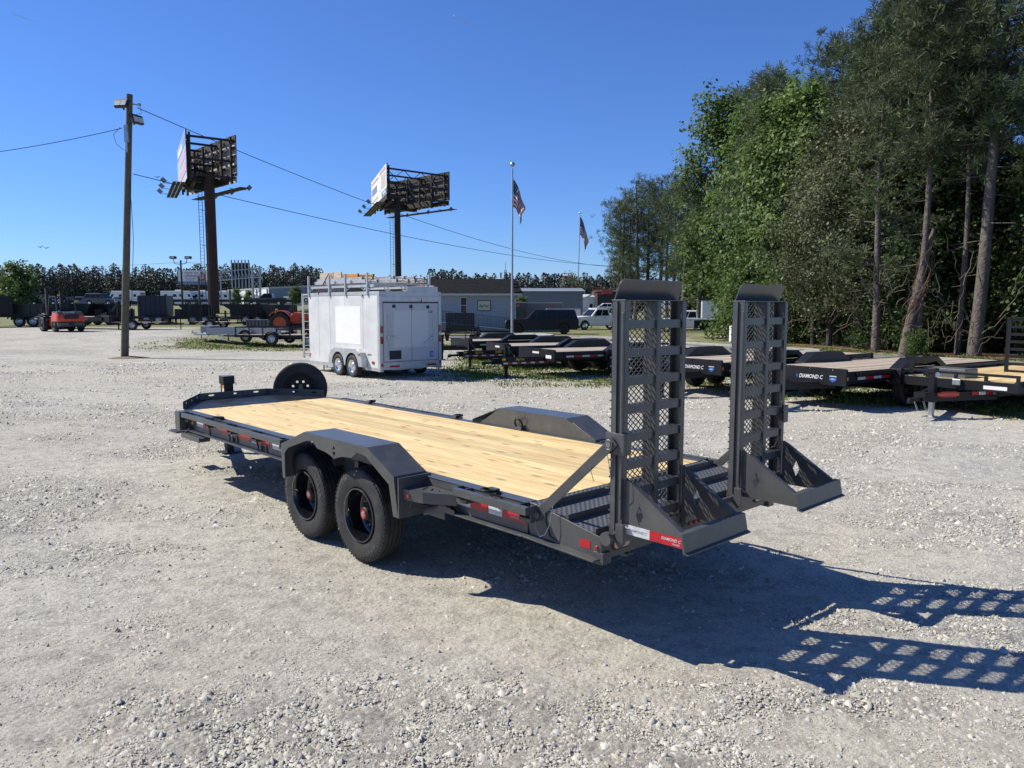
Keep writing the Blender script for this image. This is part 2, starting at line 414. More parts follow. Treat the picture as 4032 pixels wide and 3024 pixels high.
def ground_mat():
    m = bpy.data.materials.new('gravel_and_grass'); m.use_nodes = True
    n, l = m.node_tree.nodes, m.node_tree.links
    b = n['Principled BSDF']; b.inputs['Roughness'].default_value = .95; b.inputs['Specular IOR Level'].default_value = .2
    tc = n.new('ShaderNodeTexCoord'); P = tc.outputs['Object']
    at_ = n.new('ShaderNodeVertexColor'); at_.layer_name = 'zone'
    sp = n.new('ShaderNodeSeparateColor'); l.new(at_.outputs[0], sp.inputs[0])
    def nz(scale, det=5, ro=.6):
        t = n.new('ShaderNodeTexNoise'); t.inputs['Scale'].default_value = scale; t.inputs['Detail'].default_value = det; t.inputs['Roughness'].default_value = ro; l.new(P, t.inputs['Vector']); return t.outputs['Fac']
    def ramp(src, p0, c0, p1, c1):
        r = n.new('ShaderNodeValToRGB'); e = r.color_ramp.elements; e[0].position = p0; e[0].color = (*c0, 1); e[1].position = p1; e[1].color = (*c1, 1); l.new(src, r.inputs[0]); return r.outputs[0]
    def mix(f, a, b_, mode='MIX'):
        x = n.new('ShaderNodeMixRGB'); x.blend_type = mode
        (l.new(f, x.inputs[0]) if not isinstance(f, float) else x.inputs[0].__setattr__('default_value', f)); l.new(a, x.inputs[1])
        if isinstance(b_, tuple): x.inputs[2].default_value = (*b_, 1)
        else: l.new(b_, x.inputs[2])
        return x.outputs[0]
    v1 = n.new('ShaderNodeTexVoronoi'); v1.inputs['Scale'].default_value = 62; l.new(P, v1.inputs['Vector'])
    v2 = n.new('ShaderNodeTexVoronoi'); v2.inputs['Scale'].default_value = 27; l.new(P, v2.inputs['Vector'])
    g1 = ramp(v1.outputs['Color'], .1, (.29, .28, .25), .9, (.55, .53, .46))
    fine = ramp(nz(9, 9, .75), .3, (.44, .42, .365), .7, (.57, .545, .47))
    base = mix(.42, fine, g1)
    stone = ramp(v2.outputs['Color'], .1, (.22, .215, .20), .9, (.48, .46, .41))
    cs = n.new('ShaderNodeMath'); cs.operation = 'MULTIPLY'; l.new(sp.outputs[2], cs.inputs[0]); cs.inputs[1].default_value = .42
    base = mix(cs.outputs[0], base, stone)
    dm = n.new('ShaderNodeMath'); dm.operation = 'MULTIPLY'; l.new(sp.outputs[1], dm.inputs[0]); dm.inputs[1].default_value = .30
    base = mix(dm.outputs[0], base, (.42, .37, .29))
    spk = ramp(nz(70, 4, .75), .34, (.55, .55, .56), .50, (1, 1, 1)); base = mix(1.0, base, spk, 'MULTIPLY')  # dark specks paint the tiny shadows among the grains
    fl = ramp(nz(4.5, 9, .82), .36, (.66, .66, .67), .54, (1.04, 1.04, 1.03)); base = mix(1.0, base, fl, 'MULTIPLY')
    big = ramp(nz(.35, 4), .3, (.9, .9, .92), .7, (1.06, 1.05, 1.02)); base = mix(1.0, base, big, 'MULTIPLY')
    soil = ramp(nz(14, 6), .3, (.17, .14, .09), .7, (.33, .29, .2))
    grass = ramp(nz(2.3, 6), .3, (.07, .115, .018), .7, (.15, .19, .04))
    gn = n.new('ShaderNodeMapRange'); gn.inputs['From Min'].default_value = .42; gn.inputs['From Max'].default_value = .58; l.new(nz(5, 6, .7), gn.inputs[0])
    gg = mix(gn.outputs[0], soil, grass)
    base = mix(sp.outputs[0], base, gg)
    l.new(base, b.inputs['Base Color'])
    # relief: fine grit everywhere, chunkier where the gravel is loose
    def bump(height, dist, strength, prev=None):
        bp = n.new('ShaderNodeBump'); bp.inputs['Distance'].default_value = dist
        if isinstance(strength, float): bp.inputs['Strength'].default_value = strength
        else: l.new(strength, bp.inputs['Strength'])
        l.new(height, bp.inputs['Height'])
        if prev: l.new(prev, bp.inputs['Normal'])
        return bp.outputs[0]
    st_ = n.new('ShaderNodeMapRange'); st_.inputs['To Min'].default_value = .35; st_.inputs['To Max'].default_value = 1.0; l.new(sp.outputs[2], st_.inputs[0])
    h2 = n.new('ShaderNodeMath'); h2.operation = 'SUBTRACT'; h2.inputs[0].default_value = 1; l.new(v2.outputs['Distance'], h2.inputs[1])
    nb1 = bump(nz(48, 6, .8), .02, .5)
    nb2 = bump(h2.outputs[0], .014, st_.outputs[0], nb1)
    bp3 = n.new('ShaderNodeBump'); bp3.inputs['Distance'].default_value = .028; l.new(st_.outputs[0], bp3.inputs['Strength']); l.new(nz(13, 8, .72), bp3.inputs['Height']); l.new(nb2, bp3.inputs['Normal'])
    l.new(bp3.outputs[0], b.inputs['Normal'])
    return m
M['ground'] = ground_mat()
gm = ground_mesh(); gm.materials.append(M['ground'])
go = link('ground', gm); go['kind'] = 'structure'
go['label'] = 'pale grey gravel lot turning to grass at its far edges'

def np_mesh(name, V, F, m, smooth=False):
    me = bpy.data.meshes.new(name); k = F.shape[1]
    me.vertices.add(len(V)); me.vertices.foreach_set('co', np.asarray(V, np.float32).ravel())
    me.loops.add(F.size); me.loops.foreach_set('vertex_index', F.ravel().astype(np.int32))
    me.polygons.add(len(F)); me.polygons.foreach_set('loop_start', np.arange(len(F), dtype=np.int32) * k)
    if smooth: me.polygons.foreach_set('use_smooth', np.ones(len(F), bool))
    me.update(calc_edges=True); me.materials.append(M[m] if isinstance(m, str) else m)
    return me

# asphalt drive as a sheet just above the ground
def ribbon(name, pts, width, z, m, label=None, dz=0.0):
    mb = MB(); L = []
    P = []
    for (a, b) in zip(pts[:-1], pts[1:]):
        for t in np.linspace(0, 1, 8, endpoint=False): P.append((a[0] + (b[0] - a[0]) * t, a[1] + (b[1] - a[1]) * t))
    P.append(pts[-1]); P = np.array(P)
    for _ in range(6): P[1:-1] = (P[:-2] + P[2:] + 2 * P[1:-1]) / 4
    T = np.gradient(P, axis=0); T /= np.linalg.norm(T, axis=1)[:, None]; Nn = np.stack([-T[:, 1], T[:, 0]], 1)
    for i in range(len(P)):
        wv = width if np.isscalar(width) else width[i]
        for s_ in (-1, 1): q = P[i] + Nn[i] * s_ * wv / 2; L.append((q[0], q[1], gz(*q) + z))
    mb.add(L, [[2 * i, 2 * i + 1, 2 * i + 3, 2 * i + 2] for i in range(len(P) - 1)])
    o = part(name, mb, m); o['kind'] = 'structure'
    if label: o['label'] = label
    return o, P, Nn
rd_o, RP, RN = ribbon('road', ROAD, 4.6, .015, 'asphalt', 'grey asphalt drive curving past the trees')
# pale concrete kerb on the far side, where the drive bends
kb = MB()
for i in range(26, 40):
    a = RP[i] - RN[i] * 2.4; b2 = RP[i + 1] - RN[i + 1] * 2.4
    kb.bar((a[0], a[1], .06), (b2[0], b2[1], .06), .22, .13)
o = part('kerb', kb, 'concrete', bevel=.02); o['kind'] = 'structure'

# loose stones, near part of the lot
def relief(X, Y):
    d = (vnoise(X * .5, Y * .5, 1) - .5) * .05 + (vnoise(X * 1.7, Y * 1.7, 2) - .5) * .022
    q = X * .17 + Y * .985
    d += (vnoise(X * .55, q * 5.0, 8) - .5) * .018 * sst(.35, .7, vnoise(X * .3, Y * .3, 9))
    return d * sst(40, 14, Y)
def stone_mesh():
    rng = np.random.default_rng(21); N = 1300000
    Y = 2.4 + 27 * rng.random(N) ** 1.75; X = (rng.random(N) * 2 - 1) * (1.2 + .76 * Y)
    q = X * .17 + Y * .985
    c = vnoise(X * .8 + 9, Y * .8, 15) * .45 + vnoise(X * .55, q * 2.6, 16) * .35 + vnoise(X * 3.1, Y * 3.1, 17) * .20
    keep = rng.random(N) < np.clip(.40 + (c - .44) * 1.9, .22, 1)
    X, Y, c = X[keep][:340000], Y[keep][:340000], c[keep][:340000]; N = len(X)
    sz = (.0030 + .0036 * rng.random(N) + .015 * rng.random(N) ** 22) * (1 + .06 * np.maximum(Y - 5, 0)) * (.8 + .5 * sst(.4, .6, c))
    P = np.array([(1, 0, 0), (0, 1, 0), (-1, 0, 0), (0, -1, 0), (0, 0, 1)], float)
    F = np.array([(0, 1, 4), (1, 2, 4), (2, 3, 4), (3, 0, 4)])
    V = P[None] * (.65 + .6 * rng.random((N, 5, 1))) + rng.normal(size=(N, 5, 3)) * .25
    V *= np.array([1.3, .9, .75]); V[:, :4, 2] = -.35 + (rng.random((N, 4)) - .4) * .3
    a = rng.random(N) * 6.283; ca, sa = np.cos(a)[:, None], np.sin(a)[:, None]
    x = V[..., 0] * ca - V[..., 1] * sa; y = V[..., 0] * sa + V[..., 1] * ca; s_ = sz[:, None]
    V = np.stack([x * s_ + X[:, None], y * s_ + Y[:, None], V[..., 2] * s_ + (sz * .28 + relief(X, Y))[:, None]], -1).reshape(-1, 3)
    FF = (F[None] + (np.arange(N) * 5)[:, None, None]).reshape(-1, 3)
    g = .34 + .20 * rng.random(N) - .14 * (rng.random(N) < .10); w_ = rng.random(N)
    C = np.stack([g * (1.02 + .04 * w_), g, g * (.87 - .10 * (w_ - .5)), np.ones(N)], 1); C = np.repeat(C, 5, 0)
    m = bpy.data.materials.new('stones'); m.use_nodes = True
    n, l = m.node_tree.nodes, m.node_tree.links
    vc = n.new('ShaderNodeVertexColor'); vc.layer_name = 'tone'; l.new(vc.outputs[0], n['Principled BSDF'].inputs['Base Color']); n['Principled BSDF'].inputs['Roughness'].default_value = .9
    me = np_mesh('gravel', V, FF, m)
    ca_ = me.color_attributes.new('tone', 'FLOAT_COLOR', 'POINT'); ca_.data.foreach_set('color', C.astype(np.float32).ravel())
    return me
st_o = link('gravel', stone_mesh()); st_o['kind'] = 'stuff'; st_o['label'] = 'loose grey stones scattered over the near gravel'
# ------------------------------------------------------------------ wheels
M['greyp_'] = mat('dull_zinc', (.22, .22, .21), .5, .6)
def tyre_mesh(r, wd, ri, grooves=4, n=64, sides=True):
    h = wd / 2; prof = [(ri, -h * .72), (ri + .012, -h * .86), (ri + (r - ri) * .45, -h), (ri + (r - ri) * .72, -h * .97), (r - .022, -h * .90), (r - .006, -h * .80)]
    xs = np.linspace(-h * .78, h * .78, grooves * 2 + 2)
    for k in range(grooves + 1):
        a, b = xs[2 * k] if k else xs[0], xs[2 * k + 1]
        cr = lambda x: r - .006 * (x / h) ** 2
        prof += [(cr(a), a), (cr(b), b)]
        if k < grooves: prof += [(r - .012, b + .002), (r - .012, xs[2 * k + 2] - .002)]
    prof += [(r - .006, h * .80), (r - .022, h * .90), (ri + (r - ri) * .72, h * .97), (ri + (r - ri) * .45, h), (ri + .012, h * .86), (ri, h * .72)]
    mb = MB(); mb.lathe(prof, n=n)
    if sides:      # shoulder notches
        for j in range(n):
            t = 2 * PI * (j + .5) / n; d = Vector((math.cos(t), 0, math.sin(t))); e = Vector((-math.sin(t), 0, math.cos(t)))
            for s_ in (-1, 1):
                p = d * (r - .0145) + Vector((0, s_ * h * .875, 0)); mb.bar(p - e * .003, p + e * .010, .012, .012, up=d)
    return mb
def arc_text(s, size, rad, a0, step, parent, y, m='letter', sgn=1):
    for i, ch in enumerate(s):
        if ch == ' ': continue
        t = a0 - sgn * step * i
        d = Vector((math.cos(t), 0, math.sin(t))); e = Vector((math.sin(t), 0, -math.cos(t))) * sgn
        text('sidewall_letter', ch, size, m, parent, d * (rad - size * .36 * sgn) + Vector((0, y, 0)) - e * size * .3, e, d * sgn, .12, .0015)
WHEEL_ME = {}
def wheel(parent, loc, rz=0, side=1, words=None, spin=0.0):
    """heavy black steel wheel, face toward +y * side"""
    e = empty('wheel', parent, loc, (0, spin, rz if side > 0 else rz + PI))
    K = WHEEL_ME
    if not K:
        K['tyre'] = tyre_mesh(.405, .235, .232).mesh('tyre')
        rim = MB(); rim.lathe([(.236, .098), (.232, .112), (.222, .114), (.214, .10), (.205, .06), (.200, .0), (.196, -.03), (.17, -.045), (.14, -.042), (.132, -.025), (.06, -.025), (.06, -.035), (.14, -.06), (.2, -.08), (.232, -.10), (.236, -.098)], n=56)
        K['rim'] = rim.mesh('rim')
        hub = MB(); hub.lathe([(0.0, .055), (.052, .055), (.058, .05), (.060, .02), (.068, .015), (.070, -.03), (.07, -.05)], n=28); hub.lathe([(.071, -.01), (.078, -.01), (.078, -.026), (.071, -.026)], n=28, closed=True)
        K['hub'] = hub.mesh('hub')
        cap = MB(); cap.lathe([(.024, .056), (.024, .064), (.040, .064), (.043, .060), (.043, .052)], n=8)
        K['hub_cap'] = cap.mesh('hub_cap')
        pl = MB(); pl.lathe([(0, .066), (.022, .066), (.026, .06), (.026, .056)], n=16); K['hub_plug'] = pl.mesh('hub_plug')
        nut = MB(); nut.lathe([(0, .03), (.008, .03), (.008, .012), (.015, .012), (.0155, 0)], n=6); K['lug_nut'] = nut.mesh('lug_nut')
    part('tyre', K['tyre'], 'rubber', e, smooth=True); part('rim', K['rim'], 'rimblack', e, smooth=True)
    part('hub', K['hub'], 'matblack', e, smooth=True); part('hub_cap', K['hub_cap'], 'redlens', e); part('hub_plug', K['hub_plug'], 'steel', e, smooth=True)
    for k in range(8):
        t = 2 * PI * k / 8 + .2
        part('lug_nut', K['lug_nut'], 'chrome', e, smooth=True, loc=(math.cos(t) * .112, -.025, math.sin(t) * .112))
    if words:
        for s, a, st in words: arc_text(s, .040, .335, R(a), R(st), e, .1178)
    return e

# ------------------------------------------------------------------ the grey equipment trailer (x forward, y to its left, origin under the deck's rear edge)
YAW = 2.322
dv = Vector((math.cos(YAW), math.sin(YAW), 0)); nv = Vector((dv.y, -dv.x, 0))
TO = Vector((.1734, 5.1167, 0)) + nv * .975
T = thing('equipment_trailer', 'large grey tandem axle equipment trailer with new pine deck and two raised ramps', 'trailer', TO, YAW)
DZ = .85; L = 6.28; W2 = .975
# deck
nb = 13; bw = 2 * W2 / nb
bme = MB(); bme.bx(0, L, -bw / 2 + .0028, bw / 2 - .0028, -.038, 0); bme = bme.mesh('deck_board')
for i in range(nb):
    part('deck_board', bme, 'pine', T, bevel=.0025, loc=(0, -W2 + bw * (i + .5), DZ + random.uniform(-.0015, .0015)))
# frame
for sy in (1, -1):
    for x0, x1 in ((3.08, L + .02), (0, 1.14)):
        m = MB()
        m.bx(x0, x1, sy * W2, sy * 1.072, DZ - .006, DZ + .002)
        m.bx(x0, x1, sy * 1.056, sy * 1.066, .635, DZ - .006)
        m.bx(x0, x1, sy * 1.0, sy * 1.125, .622, .634)
        part('side_rail', m, 'grey', T, bevel=.003)
    m = MB(); m.bx(1.14, 3.08, sy * W2, sy * 1.02, DZ - .05, DZ + .002); part('side_rail', m, 'grey', T)
    m = MB(); m.bx(-.4, L + 1.4, sy * .42, sy * .5, .62, .64); m.bx(-.4, L + 1.4, sy * .455, sy * .465, .46, .62); m.bx(-.4, L + 1.4, sy * .42, sy * .5, .44, .46)
    part('main_beam', m, 'grey', T)
cm = MB(); cm.bx(-.03, .03, -1.05, 1.05, .70, .80); cm = cm.mesh('crossmember')
for i in range(16): part('crossmember', cm, 'grey', T, loc=(.2 + i * .4, 0, 0))
# rub rails with stake pockets
rr = {}
for sy in (1, -1):
    for x0, x1, k in ((3.42, 6.10, 5), (-.09, .68, 2)):
        m = MB(); m.bx(x0, x1, sy * 1.135, sy * 1.175, .795, .85)
        part('rub_rail', m, 'grey', T, bevel=.004)
        for j in range(k):
            xc = x0 + .05 + (x1 - x0 - .1) * j / (k - 1) if k > 1 else x0
            p = MB(); p.bx(xc - .055, xc + .055, sy * 1.067, sy * 1.134, .74, .765)
            for q in (-.055, .049): p.bx(xc + q, xc + q + .006, sy * 1.067, sy * 1.134, .76, .852)
            part('stake_pocket', p, 'grey', T)
# D rings
def dring(loc, rz, par, tilt=6):
    e = empty('tie_down_ring', par, loc, (0, 0, rz))
    b = MB(); b.bx(-.05, .05, -.03, .03, 0, .012); b.bar((-.045, 0, .02), (.045, 0, .02), .035, .028)
    part('ring_bracket', b, 'grey', e, bevel=.004)
    t = R(tilt); pts = [(-.045, 0, .02)] + [(math.cos(a) * .055, math.sin(a) * .055 * math.cos(t) + .05 * math.cos(t), .02 + (.05 + math.sin(a) * .055) * math.sin(t)) for a in np.linspace(PI, 0, 9)] + [(.045, 0, .02)]
    g = MB(); g.tube(pts, .011, 8); part('ring', g, 'black', e, smooth=True)
for x, y in ((5.2, 1.03), (.36, 1.05), (5.28, -1.03), (.36, -1.03), (3.4, -1.03)): dring((x, y, DZ + .003), 0 if y > 0 else PI, T)
dring((2.25, -1.0, DZ + .003), 0, T, 72)
# conspicuity tape
def tape(x0, x1, col, txt=None, z0=.698, z1=.752, y=1.067, sy=1, par=T):
    m = MB(); m.bx(min(x0, x1), max(x0, x1), sy * y, sy * (y + .002), z0, z1)
    o = part('reflector_tape', m, 'red' if col == 'r' else 'white_t', par)
    if txt: text('tape_lettering', txt, .028, 'pinklens' if col == 'r' else 'silverpaint', par, (max(x0, x1) - .02, sy * (y + .0025), z0 + .014), (-1, 0, 0), (0, 0, 1), .15, .0006)
for a, b, c in ((5.87, 5.67, 'w'), (5.66, 5.39, 'r'), (5.13, 4.88, 'r'), (4.86, 4.73, 'w'), (4.64, 4.35, 'r'), (4.31, 4.15, 'w'), (4.14, 3.88, 'r'), (3.81, 3.61, 'w'), (.782, .60, 'w'), (.595, .41, 'r'), (.40, .255, 'w'), (.25, .013, 'r')):
    tape(a, b, c); tape(a, b, c, sy=-1)
text('tape_lettering', 'DIAMOND C', .024, 'pinklens', T, (.18, 1.0695, .714), (-1, 0, 0), (0, 0, 1), .15, .0006)
text('tape_lettering', 'DIAMOND C', .024, 'silverpaint', T, (.39, 1.0695, .714), (-1, 0, 0), (0, 0, 1), .15, .0006)
for x in (4.73, 4.0):      # hook pockets in the web
    m = MB(); m.ext([(-.065, -.05), (.065, -.05), (.065, .05), (-.065, .05)], (x, 1.067, .665), (1, 0, 0), (0, 0, 1), (0, 1, 0), .012, holes=[[(-.05, -.037), (.05, -.037), (.05, .037), (-.05, .037)]]); m.bx(x - .05, x + .05, 1.0675, 1.069, .628, .702, 1)
    part('hook_pocket', m, ['grey', 'matblack'], T)
    g = MB(); g.tube([(x + .10, 1.09, .76), (x + .11, 1.10, .72), (x + .08, 1.095, .69), (x + .095, 1.10, .65), (x + .12, 1.09, .66)], .009, 6); part('tie_hook', g, 'black', T, smooth=True)
m = MB(); m.lathe([(0, .012), (.03, .012), (.045, .006), (.045, 0)], (6.02, 1.067, .74), (0, 1, 0), 16); part('side_marker', m, 'amber', T, smooth=True)
m = MB(); m.lathe([(0, .012), (.012, .010), (.018, 0)], (6.24, 1.067, .76), (0, 1, 0), 10); part('side_marker', m, 'amber', T, smooth=True)
m = MB(); m.bx(6.14, 6.30, 1.067, 1.18, .62, .855); part('corner_post', m, 'grey', T, bevel=.004)
# step at the front left
m = MB(); m.bx(5.46, 6.04, 1.07, 1.20, .595, .605); m.bx(5.46, 6.04, 1.195, 1.205, .555, .615); m.bx(5.46, 5.468, 1.07, 1.20, .56, .605)
pts = [(0, 0)] + [(.20 * math.sin(t), .2 - .2 * math.cos(t)) for t in np.linspace(.1, PI / 2, 8)] + [(0, .22)]
m.ext([(1.07 + a, .595 + b) for a, b in [(.13, 0), (.10, .01), (.07, .03), (.04, .06), (.015, .11), (0, .17), (-.0, 0)]], (6.03, 0, 0), (0, 1, 0), (0, 0, 1), (1, 0, 0), .012)
m.ext([(-5.46 - a, .595 + b) for a, b in [(0, .2), (.0, 0), (.30, 0), (.30, .012), (.22, .02), (.12, .05), (.04, .13)]], (0, 1.07, 0), (-1, 0, 0), (0, 0, 1), (0, 1, 0), .008)
part('side_step', m, 'grey', T, bevel=.002)
m = MB(); m.bx(6.75, 7.05, .86, 1.02, .49, .50)
for i in range(4): m.bx(6.77 + i * .07, 6.80 + i * .07, .87, 1.01, .50, .515)
m.bx(6.7, 6.78, .5, .9, .47, .49); part('front_step', m, 'greyplate', T)
# front section: tread plate narrowing to the tongue and its rail
FX = 7.25; FP = [(L + .005, 1.06), (6.48, 1.0), (FX, .5), (FX, -.5), (6.48, -1.0), (L + .005, -1.06)]
m = MB(); m.ext(FP, (0, 0, DZ - .012), (1, 0, 0), (0, 1, 0), (0, 0, 1), .012); part('front_plate', m, M['darkplate'], T)
def rail(a, b):
    a, b = Vector((*a, 0)), Vector((*b, 0)); ln = (b - a).length; d = (b - a) / ln; nn = Vector((-d.y, d.x, 0))
    k = 3; holes = []
    for i in range(k):
        c = ln * (i + .5) / k; holes.append([(c + math.cos(t) * .045 * (1 if abs(math.cos(t)) > .1 else 1), .062 + math.sin(t) * .013) for t in np.linspace(0, 2 * PI, 10, endpoint=False)])
    m = MB(); m.ext([(0, 0), (ln, 0), (ln, .10), (0, .10)], (a.x, a.y, DZ - .005), d, (0, 0, 1), nn, .008, holes=holes)
    m.bx(0, 0, 0, 0, 0, 0) if False else None
    part('front_rail', m, 'grey', T)
rail((6.46, 1.01), (FX, .5)); rail((FX, .5), (FX, -.5)); rail((FX, -.5), (6.46, -1.01))
m = MB(); m.bx(L - .03, L + .02, -1.06, 1.06, .63, DZ - .02); m.bx(FX - .05, FX, -.5, .5, .66, DZ - .014); part('front_beam', m, 'grey', T)
for sy in (1, -1):
    m = MB(); m.bar((6.4, sy * .95, .74), (8.5, sy * .12, .62), .06, .18); part('tongue_beam', m, 'grey', T, bevel=.004)
m = MB(); m.bx(8.38, 8.62, -.14, .14, .52, .74); m.bx(8.6, 8.95, -.05, .05, .56, .62); m.lathe([(.035, -.02), (.075, -.02), (.075, .02), (.035, .02)], (9.0, 0, .59), (0, 0, 1), 20, closed=True); part('coupler', m, 'black', T, bevel=.004)
# jack
m = MB(); m.bx(7.43, 7.57, -.07, .07, .35, 1.04); part('jack_post', m, 'black', T, bevel=.008)
m = MB(); m.bx(7.415, 7.585, -.085, .085, 1.03, 1.150); part('jack_cap', m, 'black', T, bevel=.008)
m = MB(); m.bx(7.41, 7.59, -.09, .09, 1.15, 1.156); part('jack_lid', m, 'steel', T)
m = MB(); m.bx(7.44, 7.5, .071, .073, .90, .97, 0); m.bx(7.44, 7.5, .071, .073, .97, 1.02, 1); part('jack_label', m, ['label', 'amber'], T)
m = MB(); m.bx(7.45, 7.55, -.05, .05, .02, .36); m.bx(7.37, 7.63, -.13, .13, 0, .02); part('jack_leg', m, 'matblack', T)
# fenders
FPROF = [(3.05, .56), (3.07, .88), (2.61, 1.05), (1.57, 1.05), (1.20, .87), (1.145, .555)]
def off(poly, d):
    out = []
    for i, p in enumerate(poly):
        a = Vector(poly[max(i - 1, 0)]); b = Vector(poly[min(i + 1, len(poly) - 1)]); p = Vector(p)
        d1 = (p - a).normalized() if i else (b - p).normalized(); d2 = (b - p).normalized() if i < len(poly) - 1 else d1
        nn = (Vector((-d1.y, d1.x)) + Vector((-d2.y, d2.x))).normalized(); out.append(tuple(p + nn * d / max(.3, nn.dot(Vector((-d1.y, d1.x))))))
    return out
def fender(sy):
    e = empty('fender', T)
    yi, yo = sy * 1.025, sy * 1.335
    inn = off(FPROF, .008)
    names = ('fender_panel',)
    m = MB()
    for i in range(5):
        a, b, c, d = FPROF[i], FPROF[i + 1], inn[i + 1], inn[i]
        m.ext([a, b, c, d], (0, min(yi, yo), 0), (1, 0, 0), (0, 0, 1), (0, 1, 0), abs(yo - yi))
    part('fender_top', m, 'grey', e, bevel=.006)
    lip = off(FPROF, .07)
    # outer skirt: narrow band with a deeper centre carrying the emblem
    mid = [lip[1], (2.60, .975), (2.48, .975), (2.40, .925), (2.20, .905), (2.10, .885), (2.0, .905), (1.80, .925), (1.72, .975), (1.60, .975)]
    low = [(3.0, .56), (3.0, .80), (2.93, .86), (2.58, .97), (2.46, .985), (2.38, .93), (2.22, .915), (2.14, .895), (2.09, .878), (2.04, .895), (1.96, .915), (1.80, .93), (1.72, .985), (1.60, .975), (1.27, .80), (1.215, .555)]
    m = MB(); m.ext(FPROF + low[::-1], (0, yo - sy * .008, 0), (1, 0, 0), (0, 0, 1), (0, sy, 0), .0085, holes=[[(2.09, .995), (2.072, .968), (2.066, .955), (2.09, .962), (2.114, .955), (2.108, .968)], [(2.09, .90), (2.072, .928), (2.066, .942), (2.09, .935), (2.114, .942), (2.108, .928)]])
    part('fender_skirt', m, 'grey', e, bevel=.003)
    m = MB(); m.ext([(3.02, DZ - .05), (2.60, 1.042), (1.58, 1.042), (1.20, .862), (1.17, DZ - .05)], (0, sy * 1.018, 0), (1, 0, 0), (0, 0, 1), (0, sy, 0), .0075)
    m.ext([(3.02, .6), (3.02, DZ - .05), (1.17, DZ - .05), (1.17, .6)], (0, sy * .95, 0), (1, 0, 0), (0, 0, 1), (0, sy, 0), .006)
    part('fender_inner', m, 'grey', e)
    m = MB(); m.bx(1.135, 1.147, min(yi, yo), max(yi, yo), .555, .868); part('fender_back', m, 'grey', e)
    # bracket plate behind the fender
    m = MB(); m.ext([(1.13, 1.08), (1.13, 1.30), (.93, 1.26), (.70, 1.12), (.70, 1.08)], (0, 0, .775), (1, 0, 0), (0, sy, 0), (0, 0, 1), .008, holes=[[(1.06 - k * .07, 1.12), (1.06 - k * .07 - .02, 1.12), (1.04 - k * .07 - .05, 1.21 - k * .03), (1.06 - k * .07 - .05, 1.21 - k * .03)] for k in range(4)])
    m.ext([(1.13, 1.30), (.93, 1.26), (.70, 1.12), (.70, 1.114), (.93, 1.254), (1.13, 1.294)], (0, 0, .70), (1, 0, 0), (0, sy, 0), (0, 0, 1), .075)
    part('fender_bracket', m, 'grey', e)
    m = MB(); m.lathe([(0, .012), (.012, .011), (.017, .004), (.017, 0)], (1.07, sy * 1.288, .735), (0, sy, 0), 14); part('marker_lamp', m, 'redlens', e, smooth=True)
    m = MB(); m.tube([(1.08 + .022 * math.cos(t), sy * 1.28, .675 + .03 * math.sin(t)) for t in np.linspace(0, 2 * PI, 13)], .004, 5); m.bx(.86, 1.10, sy * 1.1, sy * 1.11, .56, .70); m.ext([(1.1, .60), (.86, .68), (.72, .66), (.72, .63), (.86, .63), (1.1, .55)], (0, sy * 1.12, 0), (1, 0, 0), (0, 0, 1), (0, sy, 0), .008)
    part('fender_hanger', m, 'grey', e)
fender(1); fender(-1)
# axles and springs
for x in (1.90, 2.855):
    m = MB(); m.cyl((x, -.95, .405), (x, .95, .405), .065, 14); part('axle', m, 'black', T, smooth=True)
for sy in (1, -1):
    m = MB(); m.bx(1.5, 3.25, sy * .80, sy * .88, .50, .62)
    for x in (1.90, 2.855): m.bar((x - .36, sy * .84, .50), (x, sy * .84, .46), .06, .05); m.bar((x, sy * .84, .46), (x + .36, sy * .84, .50), .06, .05)
    part('spring_set', m, 'black', T)
wheel(T, (1.90, 1.115, .405), 0, 1, [('WESTLAKE', 62, 7.2), ('CR960A', -98, 8.0)], spin=0)
wheel(T, (2.855, 1.115, .405), 0, 1, [('CR960A', 178, 8.0), ('WESTLAKE', 14, 7.2)], spin=0)
wheel(T, (1.90, -1.115, .405), 0, -1); wheel(T, (2.855, -1.115, .405), 0, -1)
# spare on the front right
sp = empty('spare_wheel', T, (7.2, -1.03, .905), (0, 0, 0))
spd = Vector((-.85, .52, 0)).normalized(); sp.rotation_euler = (0, 0, math.atan2(spd.y, spd.x) - PI / 2)
part('tyre', WHEEL_ME['tyre'], 'rubber', sp, smooth=True)
m = MB(); m.lathe([(.236, .098), (.232, .112), (.222, .114), (.214, .10), (.206, .06)], n=48); m.lathe([(.206, .06), (.20, .02)], n=48)
m.ext(circ(0, 0, .202, 40), (0, .01, 0), (1, 0, 0), (0, 0, 1), (0, 1, 0), .008, holes=[circ(.118 * math.cos(t), .118 * math.sin(t), .019, 12) for t in [2 * PI * k / 8 + .39 for k in range(8)]] + [circ(0, 0, .03, 12)])
part('rim', m, 'matblack', sp, smooth=True)
m = MB(); m.bx(-.06, .06, .0, .03, -.08, .07); m.bx(-.035, .035, .03, .032, -.075, -.06, 1); part('spare_mount', m, ['matblack', 'label'], sp)
m = MB(); m.bar((6.7, -.85, .70), (7.15, -1.0, .70), .06, .06); m.bar((7.16, -1.0, .66), (7.16, -1.0, .98), .06, .05); part('spare_bracket', m, 'grey', T)

